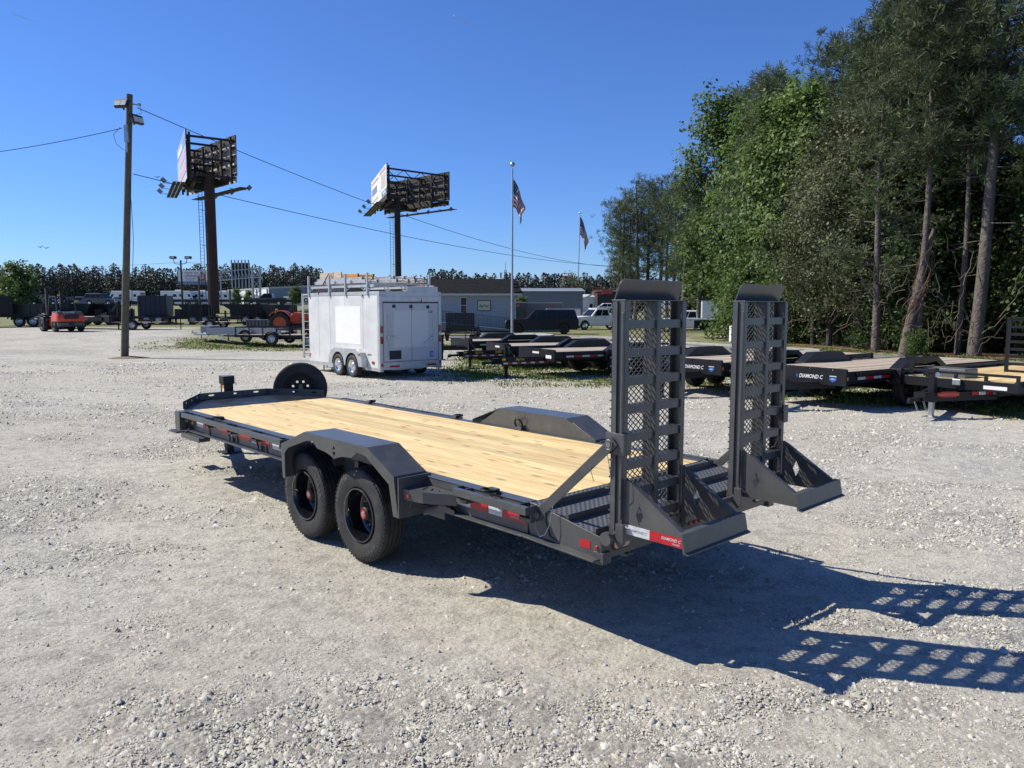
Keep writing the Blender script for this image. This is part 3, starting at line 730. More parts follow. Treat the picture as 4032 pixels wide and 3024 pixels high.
# ------------------------------------------------------------------ sloping tail
TX = -.63; TZ = .735; sl_ = (DZ - TZ) / (-TX)
def tz(x): return DZ + min(0, x) * sl_
for sy in (1, -1):
    m = MB(); m.ext([(.0, DZ + .002), (-.08, DZ - .005), (TX, TZ + .012), (TX, .60), (0, .622)], (0, sy * 1.04, 0), (1, 0, 0), (0, 0, 1), (0, sy, 0), .010)
    m.ext([(0, .622), (0, .634), (TX, .612), (TX, .60)], (0, sy * 1.0, 0), (1, 0, 0), (0, 0, 1), (0, sy, 0), .12)
    part('tail_side', m, 'grey', T, bevel=.002)
    m = MB(); m.ext([(.03, .83), (-.11, .84), (-.16, .80), (-.16, .75), (-.20, .66), (-.28, .635), (-.02, .625), (.0, .70)], (0, sy * 1.0505, 0), (1, 0, 0), (0, 0, 1), (0, sy, 0), .010); part('brace_lug', m, 'grey', T, bevel=.002)
m = MB()
for a, b in ((0, -.085), (-.11, -.31), (-.34, -.545), (-.575, -.62)):
    m.add([(a, -1.04, tz(a) - .004), (a, 1.04, tz(a) - .004), (b, 1.04, tz(b) - .004), (b, -1.04, tz(b) - .004), (a, -1.04, tz(a) - .012), (a, 1.04, tz(a) - .012), (b, 1.04, tz(b) - .012), (b, -1.04, tz(b) - .012)], [[0, 3, 2, 1], [4, 5, 6, 7], [0, 1, 5, 4], [1, 2, 6, 5], [2, 3, 7, 6], [3, 0, 4, 7]])
    part('tail_plate', m, M['tread'], T); m = MB()
for x in (-.10, -.325, -.56):
    m = MB(); m.ext([(x + .022, tz(x) + .004), (x - .012, tz(x) + .036), (x - .016, tz(x) + .032), (x - .016, tz(x) - .02), (x + .022, tz(x) - .02)], (0, -1.03, 0), (1, 0, 0), (0, 0, 1), (0, 1, 0), 2.06); part('tail_cleat', m, 'grey', T)
m = MB(); m.ext([(-1.05, .60), (1.05, .60), (1.05, .735), (-1.05, .735)], (TX - .008, 0, 0), (0, 1, 0), (0, 0, 1), (1, 0, 0), .008); m.bx(TX - .03, TX + .05, .98, 1.06, .575, .65); m.bx(TX - .03, TX + .05, -1.06, -.98, .575, .65)
part('rear_bumper', m, 'grey', T, bevel=.002)
for yc in (.86, -.86):
    m = MB(); m.ext(rrect(-.095, .095, -.045, .045, .044), (TX - .0085, yc, .682), (0, 1, 0), (0, 0, 1), (-1, 0, 0), .006, mi=1); m.ext(rrect(-.08, .08, -.033, .033, .032), (TX - .014, yc, .682), (0, 1, 0), (0, 0, 1), (-1, 0, 0), .008)
    part('tail_lamp', m, ['pinklens', 'matblack'], T, bevel=.003)
for y in (.10, .04, -.02, 1.0, -1.0):
    m = MB(); m.lathe([(0, .016), (.01, .015), (.014, .006), (.014, 0)], (TX - .009, y, .65 if abs(y) < .5 else .625), (-1, 0, 0), 12); part('marker_lamp', m, 'redlens', T, smooth=True)
for sy in (1, -1):
    m = MB(); m.lathe([(0, .012), (.010, .011), (.014, 0)], (-.603, sy * 1.0505, .675), (0, sy, 0), 12); part('marker_lamp', m, 'redlens', T, smooth=True)
    tape(-.46, -.547, 'r', z0=.652, z1=.705, y=1.0505, sy=sy)
m = MB(); m.cyl((TX - .045, -1.03, .748), (TX - .045, 1.03, .748), .024, 14); part('hinge_pipe', m, 'grey', T, smooth=True)
for sy in (1, -1):
    m = MB(); m.cyl((TX - .045, sy * 1.03, .748), (TX - .045, sy * 1.062, .748), .042, 22); part('hinge_end', m, 'grey', T, smooth=True)
m = MB()
for y in (.36, .33, .40, -.32, -.36, -.29): m.tube([(TX - .02, y, .70), (TX - .03, y + .005, .62), (TX - .025, y + .01, .545)], .006, 5)
part('wiring_tail', m, 'matblack', T)

# ------------------------------------------------------------------ ramps, standing upright on the hinge
RB, RF = -.63, -.73; RZ0, RZ1 = .765, 2.205; RY0, RY1 = .965, .325
def ramp(dy, taped):
    e = empty('loading_ramp', T, (0, dy, 0))
    for y, s_ in ((RY0, 1), (RY1, -1)):
        m = MB()
        m.bx(RF, RB, y - s_ * .006, y, RZ0, RZ1) if s_ > 0 else m.bx(RF, RB, y, y + .006, RZ0, RZ1)
        for xa in (RF, RB - .007): m.bx(xa, xa + .007, min(y, y - s_ * .042), max(y, y - s_ * .042), RZ0, RZ1)
        if s_ > 0: m.bx(RF + .0, RF + .012, y + .0005, y + .018, RZ0 + .10, RZ1 - .07); m.bx(RB - .05, RB - .045, y + .0005, y + .014, RZ0 + .02, RZ1)
        part('side_channel', m, 'grey', e, bevel=.002)
    m = MB(); m.bx(RF, RB, .637, .645, RZ0, RZ1); m.bx(RF, RF + .007, .60, .637, RZ0, RZ1); m.bx(RB - .012, RB - .006, .60, .637, RZ0, RZ1); part('centre_channel', m, 'grey', e, bevel=.002)
    for k in range(8):
        z = 2.043 - k * .1745
        m = MB()
        for ya, yb in ((RY1 + .006, .600), (.645, RY0 - .006)): m.bx(RF + .012, RF + .018, ya, yb, z - .008, z + .044); m.bx(RF + .018, RB - .014, ya, yb, z + .037, z + .044)
        part('crossbar', m, 'grey', e)
    m = MB(); nz_, ny = 72, 12; pz = (RZ1 - RZ0 - .02) / nz_; py = (RY0 - RY1 - .016) / ny
    for i in range(nz_ + 1):
        z = RZ0 + .01 + i * pz
        for j in range(ny):
            y = RY1 + .008 + j * py; h_ = pz * .5 * (1 if i % 2 == 0 else -1)
            a, b, c = (RB - .006, y, z - h_), (RB - .003, y + py / 2, z + h_), (RB - .006, y + py, z - h_)
            m.bar(a, b, .005, .005, up=(1, 0, 0)); m.bar(b, c, .005, .005, up=(1, 0, 0))
    o = part('expanded_mesh', m, 'grey', e, fix=False)
    m = MB()
    for i in range(27):
        for ya, yb in ((RY1 - .002, RY1 + .03), (RY0 - .03, RY0 + .002), (.61, .64)): m.bx(RB + .0, RB + .010, ya, yb, RZ0 + .03 + i * .053, RZ0 + .039 + i * .053)
    part('traction_nubs', m, 'grey', e)['kind'] = 'stuff'
    m = MB(); m.bx(RF + .01, RB + .012, RY1 + .008, RY0 - .008, RZ0 - .055, RZ0 + .02); part('ramp_base', m, 'grey', e, bevel=.003)
    m = MB(); m.bx(RF - .003, RB + .004, RY1 - .003, RY0 + .003, RZ1, RZ1 + .007); part('top_plate', m, 'grey', e, bevel=.002)
    # landing lip: lower part upright, upper part leaning forward
    y0, y1 = RY1 - .002, RY0 + .002
    t = R(-22); ez = Vector((math.sin(t), 0, math.cos(t)))
    up = [(y0, 0), (y1, 0), (y1, .09)] + [(y1 - .035 + .035 * math.cos(a), .10 + .035 * math.sin(a)) for a in np.linspace(0, PI / 2, 6)] + [(y0 + .045 + .045 * math.cos(a), .09 + .045 * math.sin(a)) for a in np.linspace(PI / 2, PI, 6)]
    m = MB(); m.ext(up, (RB - .012, 0, RZ1 + .005), (0, 1, 0), ez, ez.cross(Vector((0, 1, 0))), .009)
    part('ramp_lip', m, 'grey', e)
    # stabiliser foot: two gussets and a lip
    for y, s_ in ((RY0 - .012, -1), (RY1 + .012, 1)):
        m = MB()
        gp = [(-.735, 1.115), (-.745, 1.12), (-.79, 1.10), (-1.165, .865), (-1.165, .775), (-.735, .775)]
        m.ext(gp, (0, y, 0), (1, 0, 0), (0, 0, 1), (0, s_, 0), .008, holes=[[(-.852, .975), (-.826, .912), (-.852, .850), (-.880, .912)]])
        m.ext([(-.79, 1.10), (-1.165, .865), (-1.165, .858), (-.79, 1.093)], (0, y, 0), (1, 0, 0), (0, 0, 1), (0, s_, 0), .035)
        part('foot_gusset', m, 'grey', e, bevel=.002)
    m = MB(); a = Vector((-1.168, 0, .87)); m.ext([(0, 0), (.012, 0), (.032, -.105), (.055, -.112), (.055, -.118), (.020, -.112), (.003, -.010), (-.03, -.004), (-.03, 0)], (-1.168, RY1 - .03, .872), (-1, 0, 0), (0, 0, 1), (0, 1, 0), RY0 - RY1 + .05)
    part('foot_lip', m, 'grey', e)
    for y in (RY0 + .004, RY1 - .03):
        m = MB(); m.ext([(-.70, .84), (-.76, .84), (-.76, .72), (-.73, .685), (-.70, .72)], (0, y, 0), (1, 0, 0), (0, 0, 1), (0, 1, 0), .026); part('hinge_ear', m, 'grey', e, bevel=.003)
    if taped:
        m = MB(); m.bx(-.93, -.737, RY0 - .0115, RY0 - .0098, .778, .838); part('reflector_tape', m, 'white_t', e)
        m = MB(); m.bx(-1.163, -.931, RY0 - .0115, RY0 - .0098, .778, .838); part('reflector_tape', m, 'red', e)
        text('tape_lettering', 'DIAMOND C', .026, 'white_t', e, (-1.015, RY0 - .0096, .806), (-1, 0, 0), (0, 0, 1), .2, .0005, width=.9); text('tape_lettering', 'TRAILERS', .013, 'white_t', e, (-1.09, RY0 - .0096, .788), (-1, 0, 0), (0, 0, 1), .1, .0005)
        text('tape_lettering', 'DIAMOND C', .026, 'steel', e, (-.775, RY0 - .0096, .80), (-1, 0, 0), (0, 0, 1), .2, .0005, width=.9)
    return e
ramp(0, True); ramp(-1.37, False)
# diagonal braces with pinned collars and lanyards
for sy in (1, -1):
    y = sy * 1.066
    m = MB(); m.bar((-.07, y, .765), (-.69, 1.0 if sy > 0 else -1.075, 1.355), .010, .066, up=(0, 0, 1)); part('ramp_brace', m, 'grey', T, bevel=.003)
    m = MB(); ya = .966 if sy > 0 else -1.047; m.bx(RF - .022, RB + .022, min(ya, ya + sy * .022), max(ya, ya + sy * .022), 1.265, 1.40); m.bx(RF - .024, RF - .012, min(ya - sy * .05, ya), max(ya - sy * .05, ya), 1.265, 1.40)
    part('brace_collar', m, 'grey', T, bevel=.004)
    for x, yy, z in ((-.10, 1.073, .79), (-.665, 1.008, 1.332)):
        m = MB(); m.cyl((x, sy * yy, z), (x, sy * (yy + .025), z), .018, 12); m.tube([(x + .026 * math.cos(t), sy * (yy + .022), z + .03 * math.sin(t)) for t in np.linspace(0, 2 * PI, 15)], .0022, 5); part('lock_pin', m, 'greyp_', T, smooth=True)
    m = MB(); m.tube([(-.66, sy * 1.035, 1.29), (-.68, sy * 1.035, 1.20), (-.69, sy * 1.03, 1.12), (-.665, sy * 1.02, 1.06), (-.62, sy * 1.0, 1.05)], .0025, 5); m.tube([(-.51, sy * 1.02, 1.195), (-.53, sy * 1.03, 1.14), (-.545, sy * 1.02, 1.08)], .0025, 5)
    m.tube([(-.10, sy * 1.09, .77), (-.11, sy * 1.10, .70), (-.15, sy * 1.10, .655), (-.20, sy * 1.10, .68), (-.235, sy * 1.09, .76), (-.245, sy * 1.075, .88)], .0035, 5)
    part('pin_lanyard', m, 'greyp_', T, smooth=True)['kind'] = 'stuff'
# ------------------------------------------------------------------ wheels for the other vehicles
SW = {}
def simple_wheel(par, loc, r=.38, wd=.23, rim='steel', side=1, dish=.04, rz=0, rr=.6):
    k = (round(r, 3), round(wd, 3), rim, dish, rr)
    if k not in SW:
        t = tyre_mesh(r, wd, r * rr, 3, 32, False).mesh('tyre')
        m = MB(); q = r * rr; h = wd / 2
        m.lathe([(q + .004, h * .85), (q, h * .95), (q - .02, h * .9), (q - .04, h - dish), (q * .55, h - dish * .6), (q * .5, h - dish * .3), (q * .22, h - dish * .2), (q * .2, h + .01), (0, h + .012)], n=28)
        m.lathe([(q, -h * .8), (q - .02, -h * .5), (0, -h * .5)], n=20)
        for i in range(6):
            a = 2 * PI * i / 6; m.cyl((math.cos(a) * q * .36, h - dish * .25, math.sin(a) * q * .36), (math.cos(a) * q * .36, h - dish * .25 + .012, math.sin(a) * q * .36), q * .06, 6)
        SW[k] = (t, m.mesh('rim'))
    e = empty('wheel', par, loc, (0, 0, rz if side > 0 else rz + PI))
    part('tyre', SW[k][0], 'rubber', e, smooth=True); part('rim', SW[k][1], rim, e, smooth=True)
    return e

# ------------------------------------------------------------------ flat deck trailers for sale
def flatbed(label, loc, yaw, L=6.2, W=2.08, H=.82, header=None, mat_='black', fend=None, boards='oldwood', cat='trailer', neck=None, grp=None, rail_h=0, tag_txt=None, jack=True, taped=True, wheels=(.37,), lettered=None, tilt=0):
    t = thing('flatbed_trailer', label, cat, loc, yaw, grp)
    if tilt: t.rotation_euler = (0, tilt, yaw)
    n = 12; bw = W / n
    key = ('bd', L, bw)
    if key not in SW: b = MB(); b.bx(-L, 0, -bw / 2 + .003, bw / 2 - .003, -.04, 0); SW[key] = b.mesh('deck_board')
    for i in range(n): part('deck_board', SW[key], boards, t, loc=(0, -W / 2 + bw * (i + .5), H + random.uniform(-.003, .003)))
    for sy in (1, -1):
        m = MB(); y0 = sy * (W / 2 + .004); m.bx(-L, .02, min(y0, y0 + sy * .07), max(y0, y0 + sy * .07), H - .22, H + .012); m.bx(-L, .02, min(y0, y0 + sy * .10), max(y0, y0 + sy * .10), H - .235, H - .221)
        part('side_rail', m, mat_, t, bevel=.004)
        m = MB(); m.bx(-L + .2, -.3, min(y0 + sy * .13, y0 + sy * .17), max(y0 + sy * .13, y0 + sy * .17), H - .06, H); 
        for k in range(9): x = -L + .25 + k * (L - .6) / 8; m.bx(x, x + .09, min(y0 + sy * .07, y0 + sy * .131), max(y0 + sy * .07, y0 + sy * .131), H - .1, H - .01)
        part('rub_rail', m, mat_, t)
        if taped:
            for k in range(int(L / .30)):
                x = -.35 - k * .29
                if fend and -fend[0] - 1.95 < x < -fend[0] + .1: continue
                m = MB(); m.bx(x - .27, x, min(y0 + sy * .07, y0 + sy * .074), max(y0 + sy * .07, y0 + sy * .074), H - .165, H - .11); part('reflector_tape', m, 'red' if k % 2 else 'white_t', t)
    m = MB(); m.bx(-L + .1, -.1, -W / 2 + .3, -W / 2 + .36, H - .30, H - .05); m.bx(-L + .1, -.1, W / 2 - .36, W / 2 - .3, H - .30, H - .05)
    for k in range(8): x = -.4 - k * (L - .8) / 7; m.bx(x, x + .05, -W / 2, W / 2, H - .16, H - .05)
    part('underframe', m, mat_, t)
    hw = W / 2 + .10
    if header:
        m = MB(); m.ext(rrect(-hw, hw, H - .28, H + .075, .035), (.09, 0, 0), (0, 1, 0), (0, 0, 1), (-1, 0, 0), .06, holes=[circ(y, H + .038, .026, 12) for y in (-.82, -.30, .25, .80)])
        part('front_header', m, mat_, t, bevel=.004)
        if header == 'dc':
            text('header_lettering', 'DIAMOND C', .118, 'label', t, (.094, .02, H - .165), (0, 1, 0), (0, 0, 1), .22, .002, width=.84)
            m = MB(); m.ext([(-.03, H - .18), (-.01, H - .125), (-.03, H - .07), (-.05, H - .125)], (.0935, 0, 0), (0, 1, 0), (0, 0, 1), (1, 0, 0), .003); part('logo_diamond', m, 'blue', t)
            m = MB(); m.bx(.0935, .097, .76, .92, H - .18, H - .12, 0); m.bx(.0935, .096, .76, .92, H - .10, H - .08, 1); m.ext([(.78, H - .19), (.90, H - .19), (.84, H - .215)], (.0935, 0, 0), (0, 1, 0), (0, 0, 1), (1, 0, 0), .003, mi=0); part('model_plate', m, ['blue', 'white_t'], t)
            text('plate_lettering', 'HDT', .04, 'label', t, (.0985, .795, H - .165), (0, 1, 0), (0, 0, 1), .1, .001)
            m = MB(); m.bx(.02, .06, hw - .04, hw + .005, H - .16, H - .09); part('side_marker', m, 'amber', t)
            m = MB(); m.tube([(.12 + .03 * math.sin(5 * a), -.72 + .12 * math.cos(a), H - .17 + .12 * math.sin(a)) for a in np.linspace(0, 2 * PI, 18)], .011, 6); m.tube([(.13, -.6, H - .17), (.15, -.55, H - .05), (.1, -.5, H)], .011, 6); part('coiled_hose', m, 'blue', t, smooth=True)
    if rail_h:
        m = MB(); m.bx(-.02, .06, -hw, hw, H - .20, H - .01); part('front_beam', m, mat_, t, bevel=.004)
        m = MB(); m.bx(0, .05, -hw, hw, H + rail_h - .05, H + rail_h)
        for k in range(5): y = -hw + .03 + k * (2 * hw - .06) / 4; m.bx(.0, .05, y - .03, y + .03, H - .01, H + rail_h - .05)
        part('front_rail', m, mat_, t, bevel=.003)
    # tongue
    nl = neck or 1.25
    for sy in (1, -1): m = MB(); m.bar((-.3, sy * .62, H - .30), (nl, sy * .07, H - .30), .06, .16); part('tongue_beam', m, mat_, t)
    m = MB(); m.bx(nl - .12, nl + .1, -.11, .11, H - .38, H - .2); m.bx(nl + .1, nl + .42, -.05, .05, H - .36, H - .29); m.lathe([(0, .06), (.05, .05), (.062, 0), (.062, -.05)], (nl + .40, 0, H - .34), (0, 0, 1), 14); part('coupler', m, mat_, t)
    m = MB(); m.bx(nl - .42, nl - .30, -.06, .06, .30, H + .22); m.bx(nl - .44, nl - .28, -.075, .075, H + .16, H + .25); part('jack_post', m, mat_, t, bevel=.006)
    m = MB(); m.bx(nl - .40, nl - .32, -.04, .04, .02, .32); m.bx(nl - .48, nl - .24, -.11, .11, 0, .02); part('jack_leg', m, 'steel' if rail_h else mat_, t)
    for sy in (1, -1):
        m = MB()
        for k in range(7): m.tube([(nl + .1 - .02 * k + .016 * math.cos(a) * (k % 2) , sy * .09 + .016 * math.cos(a) * (1 - k % 2), H - .38 - .03 * k + .022 * math.sin(a)) for a in np.linspace(0, 2 * PI, 9)], .005, 4)
        part('safety_chain', m, 'steel', t)['kind'] = 'stuff'
    if lettered:
        for (s, x, z, sz, c) in lettered: text('frame_lettering', s, sz, c, t, (x, W / 2 + .076 if x < 0 else .40, z), (-1, 0, 0), (0, 0, 1), .2, .0015)
    if fend:
        x0, fl, fw = fend
        for sy in (1, -1):
            yi = sy * (W / 2 + .02); yo = yi + sy * fw; e = empty('fender', t)
            P = [(-x0, H - .30), (-x0 - .02, H + .02), (-x0 - .42, H + .24), (-x0 - fl + .42, H + .24), (-x0 - fl + .02, H + .02), (-x0 - fl, H - .30)]
            inn = off(P, -.012) if False else [(x * .985 - (x0 + fl / 2) * .015, z - .014) for x, z in P]
            m = MB()
            for i in range(5): m.ext([P[i], P[i + 1], inn[i + 1], inn[i]], (0, min(yi, yo), 0), (1, 0, 0), (0, 0, 1), (0, 1, 0), fw)
            part('fender_top', m, mat_, e, bevel=.006)
            m = MB(); m.ext([P[1], P[2], P[3], P[4]], (0, yi - sy * .004, 0), (1, 0, 0), (0, 0, 1), (0, sy, 0), .012); part('fender_inner', m, mat_, e)
            lowp = [(-x0 - fl + .08, H - .1), (-x0 - fl + .48, H + .14), (-x0 - fl / 2, H + .10), (-x0 - .48, H + .14), (-x0 - .08, H - .1)]
            m = MB(); m.ext([P[1], P[2], P[3], P[4]] + lowp, (0, yo, 0), (1, 0, 0), (0, 0, 1), (0, -sy, 0), .012); part('fender_skirt', m, mat_, e)
            for xw in (-x0 - fl * .27, -x0 - fl * .73): simple_wheel(t, (xw, sy * (W / 2 + .02 + fw * .45), .37), .37, .22, 'black', sy)
    else:
        for sy in (1, -1):
            for xw in (-L * .62, -L * .62 - .85): simple_wheel(t, (xw, sy * (W / 2 - .28), .36), .36, .21, 'black', sy)
    for xw in ((-fend[0] - fend[1] * .27, -fend[0] - fend[1] * .73) if fend else (-L * .62, -L * .62 - .85)):
        m = MB(); m.cyl((xw, -W / 2, .37), (xw, W / 2, .37), .05, 8); part('axle', m, mat_, t)
    m = MB(); m.bx(-L - .05, -L, -hw, hw, H - .24, H + .0); part('rear_bumper', m, mat_, t)
    return t
Y33 = R(213)
def corner(px_w, yaw, W): # front right-hand corner (near) -> front centre
    return (px_w[0] - math.sin(yaw) * -W / 2 * -1, px_w[1])
def fb_from_near_corner(p, yaw, hw):      # p = front corner on the trailer's left (viewer's side)
    return (p[0] + math.sin(yaw) * hw, p[1] - math.cos(yaw) * hw, 0)
flatbed('black flat deck trailer lettered DIAMOND C, seen beyond the far raised ramp', fb_from_near_corner((6.9, 15.55), Y33, 1.14), Y33, 6.6, 2.08, .82, 'dc', fend=(1.55, 1.9, .27), grp='flat deck trailers in the sales row')
flatbed('black flat deck trailer lettered DIAMOND C, seen between the two raised ramps', fb_from_near_corner((5.02, 18.0), R(216), 1.14), R(216), 6.6, 2.08, .83, 'dc', fend=(1.2, 1.9, .27), grp='flat deck trailers in the sales row')
tc_ = flatbed('black flat deck trailer with red winged badge, standing at the right edge', fb_from_near_corner((9.62, 14.45), Y33, 1.12), Y33, 6.0, 2.16, .72, None, boards='pine', rail_h=.14, fend=None, taped=False, grp='flat deck trailers in the sales row')
m = MB(); m.bx(.10, .62, -.40, .44, .80, 1.09, 0); m.ext([(.10, .80), (.62, .80), (.62, .99), (.50, 1.09), (.22, 1.09), (.10, .99)], (0, .44, 0), (1, 0, 0), (0, 0, 1), (0, 1, 0), .006, mi=0); m.bx(.105, .615, -.395, .435, 1.09, 1.10, 1)
e = part('tool_box', m, ['greyplate', M['tread']], tc_, bevel=.01, loc=(-.75, -.35, 0.02)); e.scale = (1, 1, .8)
for s_, x in ((1, 0),):
    m = MB(); m.bx(.035, .05, -.62, -.40, 0, 0) if False else None
m = MB(); m.bx(.0, .50, 0, .004, 0, .07, 0); m.bx(.07, .43, .004, .007, -.02, .09, 0); m.bx(.02, .48, .005, .008, .012, .058, 1)
o = part('badge', m, ['red', 'orange'], tc_); rt = math.atan2(.55, 1.55); o.location = (.60, .37, .44); o.rotation_euler = (0, 0, -rt)
for k in range(4):
    m = MB(); m.bx(0, .15, 0, .004, 0, .06); o = part('reflector_tape', m, 'red' if k % 2 == 0 else 'white_t', tc_); a_ = -.05 - .155 * k; o.location = (.22 + a_, .505 + .352 * -a_, .45); o.rotation_euler = (0, 0, -rt)
m = MB(); m.bx(.062, .066, .55, .98, .56, .63); part('warning_label', m, 'label', tc_)
m = MB(); m.bx(.062, .13, -.02, .14, .60, .72); part('battery_box', m, 'steel', tc_, bevel=.01)
m = MB(); m.lathe([(0, .02), (.05, .02), (.055, 0)], (.90, .08, .85), (1, .3, 0), 14); part('jack_cap', m, 'label', tc_)
m = MB(); m.bx(-.01, .05, -.95, -.87, .78, 1.10); m.bx(-.01, .05, -1.06, -.72, 1.08, 1.13); m.bar((.02, -1.04, 1.08), (.02, -.88, .93), .02, .03); part('spare_mount', m, 'black', tc_)

# trailer with stand-up ladder ramps at the frame's edge
td = flatbed('black trailer with tall slatted ramp gate standing at the right edge', (15.95, 19.54, 0), R(37), 5.5, 2.0, .66, None, taped=False, grp='flat deck trailers in the sales row')
def gate(par, loc, rot, w_, h_, nsl, fill=None):
    e = empty('ramp_gate', par, loc, rot)
    m = MB(); m.bx(0, .05, 0, .07, 0, h_); m.bx(0, .05, w_ - .07, w_, 0, h_); m.bx(0, .05, .06, w_ - .06, h_ - .06, h_); part('gate_frame', m, 'black', e)
    for i in range(nsl):
        m = MB(); z = .10 + i * (h_ - .15) / (nsl - 1); m.bx(0, .05, .07, w_ - .07, z - .03, z + .03); m.bx(.05, .07, .07, w_ - .07, z - .03, z - .02); part('gate_slat', m, 'black', e)
    return e
gate(td, (-5.48, .10, .64), (0, 0, 0), .85, 1.30, 8); gate(td, (-5.48, -.95, .64), (0, 0, 0), .85, 1.30, 8)
m = MB(); m.bar((-5.1, 1.0, .66), (-5.45, .97, 1.25), .03, .03); part('gate_prop', m, 'black', td)

# trailers left of the near ramp
def bt(label, p, yaw, L, letters, fx): return flatbed(label, fb_from_near_corner(p, yaw, 1.12), yaw, L, 2.04, .80, 'plain', fend=(fx, 2.0, .25), neck=1.5, grp='flat deck trailers in the sales row', lettered=letters)
t1 = bt('black flat deck trailer with its jack and coupler nearest the near ramp', (1.35, 22.9), R(208), 6.2, None, 1.7)
t2 = bt('black flat deck trailer whose tongue ends beside the white cargo trailer', (.0, 26.3), R(203), 6.4, None, 1.7)
t3 = flatbed('black flat deck trailer furthest back, behind the others by the white cargo trailer', fb_from_near_corner((-1.6, 30.6), R(205), 1.1), R(205), 6.2, 2.04, .78, 'plain', fend=(1.2, 2.0, .25), grp='flat deck trailers in the sales row')
for tt, words in ((t1, (('BigTex', 1.10, .105),)), (t2, (('BigTex', 1.15, .105), ('16ER', .42, .12)))):
    # boxed tongue side with lettering and red and white tape facing the lot
    m = MB(); m.bx(-.1, 1.55, .50, .56, .42, .66); part('tongue_side', m, 'black', tt, bevel=.005)
    for w_, x, s_ in words: text('frame_lettering', w_, s_, 'yellow', tt, (x, .562, .56), (-1, 0, 0), (0, 0, 1), .2, .0015)
    for k in range(10): m = MB(); m.bx(1.52 - .155 * k - .15, 1.52 - .155 * k, .56, .563, .455, .505); part('reflector_tape', m, 'white_t' if k % 2 == 0 else 'red', tt)
    m = MB(); m.bx(1.45, 1.55, .561, .563, .57, .63); part('yellow_label', m, 'yellow', tt)
    m = MB(); m.bx(.152 - .06, .156 - .06, -.2, .2, .72, .78); m.bx(.152 - .06, .156 - .06, .62, .95, .60, .70); part('warning_label', m, 'label', tt)
    m = MB(); m.tube([(1.1, 0, 1.02), (1.2, .1, 1.05), (1.15, .25, .85), (1.05, .35, .70), (1.1, .5, .66)], .012, 6); part('brake_cable', m, 'matblack', tt, smooth=True)
# ------------------------------------------------------------------ white enclosed cargo trailer with ladder rack
CY = R(131)
p0 = Vector((-3.9, 22.5, 0)); cf = Vector((math.cos(CY), math.sin(CY), 0)); cr_ = Vector((cf.y, -cf.x, 0))
ct = thing('cargo_trailer', 'weathered white enclosed cargo trailer carrying a roof rack of ladders', 'trailer', p0 + cr_ * 1.1, CY)
CL, CW, Z0, Z1 = 4.55, 1.1, .34, 2.62
m = MB(); m.bx(0.03, CL, -CW, CW, Z0, Z1 - .07); part('body', m, 'silverpaint', ct, bevel=.01)
m = MB(); m.bx(-.02, CL + .01, CW - .05, CW + .012, Z1 - .10, Z1); m.bx(-.02, CL + .01, -CW - .012, -CW + .05, Z1 - .10, Z1); m.bx(-.02, .05, -CW + .05, CW - .05, Z1 - .14, Z1); m.bx(CL - .05, CL + .01, -CW + .05, CW - .05, Z1 - .1, Z1); part('roof_trim', m, 'alu', ct, bevel=.004)
m = MB(); m.bx(0, CL, -CW + .05, CW - .05, Z1 - .07, Z1 - .02); part('roof', m, 'silverpaint', ct)
for x in (.95, 2.05, 3.05, 3.82):
    m = MB(); m.bx(x - .003, x + .003, CW, CW + .003, Z0 + .1, Z1 - .1); part('panel_seam', m, 'steel', ct)
m = MB(); m.bx(1.10, 2.68, CW + .0005, CW + .004, 1.02, 2.18); part('side_patch', m, 'white', ct)
m = MB(); m.bx(-.005, .10, CW - .01, CW + .016, Z0 - .10, Z1 - .1); m.bx(-.03, .03, CW - .10, CW + .012, Z0 - .10, Z1 - .12); m.bx(-.03, .03, -CW - .01, -CW + .10, Z0 - .08, Z1 - .12); m.bx(-.03, .03, -CW + .1, CW - .1, Z1 - .30, Z1 - .14); part('rear_frame', m, 'alu', ct, bevel=.004)
m = MB(); m.bx(-.028, .028, -CW + .105, CW - .105, Z0 + .20, Z1 - .32); M['doorgrey'] = mat('shaded_white_door', (.46, .47, .485), .4, var=.05); rd = part('rear_door', m, 'doorgrey', ct, bevel=.006)  # white door, its shade put into the greyer base colour
m = MB(); m.bx(-.0335, -.029, -.98, .98, Z1 - .345, Z1 - .315); m.bx(-.0335, -.029, -1.0, -.985, Z0 + .2, Z1 - .32); m.bx(-.0335, -.029, .985, 1.0, Z0 + .2, Z1 - .32); m.bx(-.034, -.029, -.01, .0, Z0 + .2, Z1 - .35); part('door_gap', m, 'matblack', rd)
m = MB(); m.bx(-.033, -.028, -.62, .62, .95, 2.05); part('door_patch', m, mat('clean_door_patch', (.54, .55, .56), .35), rd)
m = MB(); m.bx(-.04, -.028, .38, .80, .60, .86); part('licence_frame', m, 'matblack', rd)
for y, z in ((.62, 2.18), (.02, 2.17), (-.60, 2.16)): m = MB(); m.bx(-.06, -.028, y - .05, y + .05, z - .045, z + .045); part('clearance_lamp', m, 'matblack', rd, bevel=.01)
for y, s_ in ((.82, 1), (-.80, -1)):
    m = MB(); m.tube([(-.05, y, .62), (-.05, y, 1.95)], .012, 6); m.bx(-.07, -.03, y - .05, y + .05, 1.20, 1.30); m.bar((-.06, y, 1.26), (-.06, y - s_ * .34, 1.24 - (.18 if s_ < 0 else 0)), .02, .035, mi=0); part('latch_bar', m, 'steel', rd)
text('maker_lettering', 'PACE', .11, 'matblack', rd, (-.0285, -.52, 1.98), (0, -1, 0), (0, 0, 1), .25, .002)
m = MB(); m.bx(-.031, -.028, -.83, -.66, .62, .80, 0); m.bx(-.032, -.031, -.80, -.69, .72, .74, 1); m.bx(-.032, -.031, -.80, -.69, .67, .685, 1); part('blue_decal', m, ['blue', 'label'], rd)
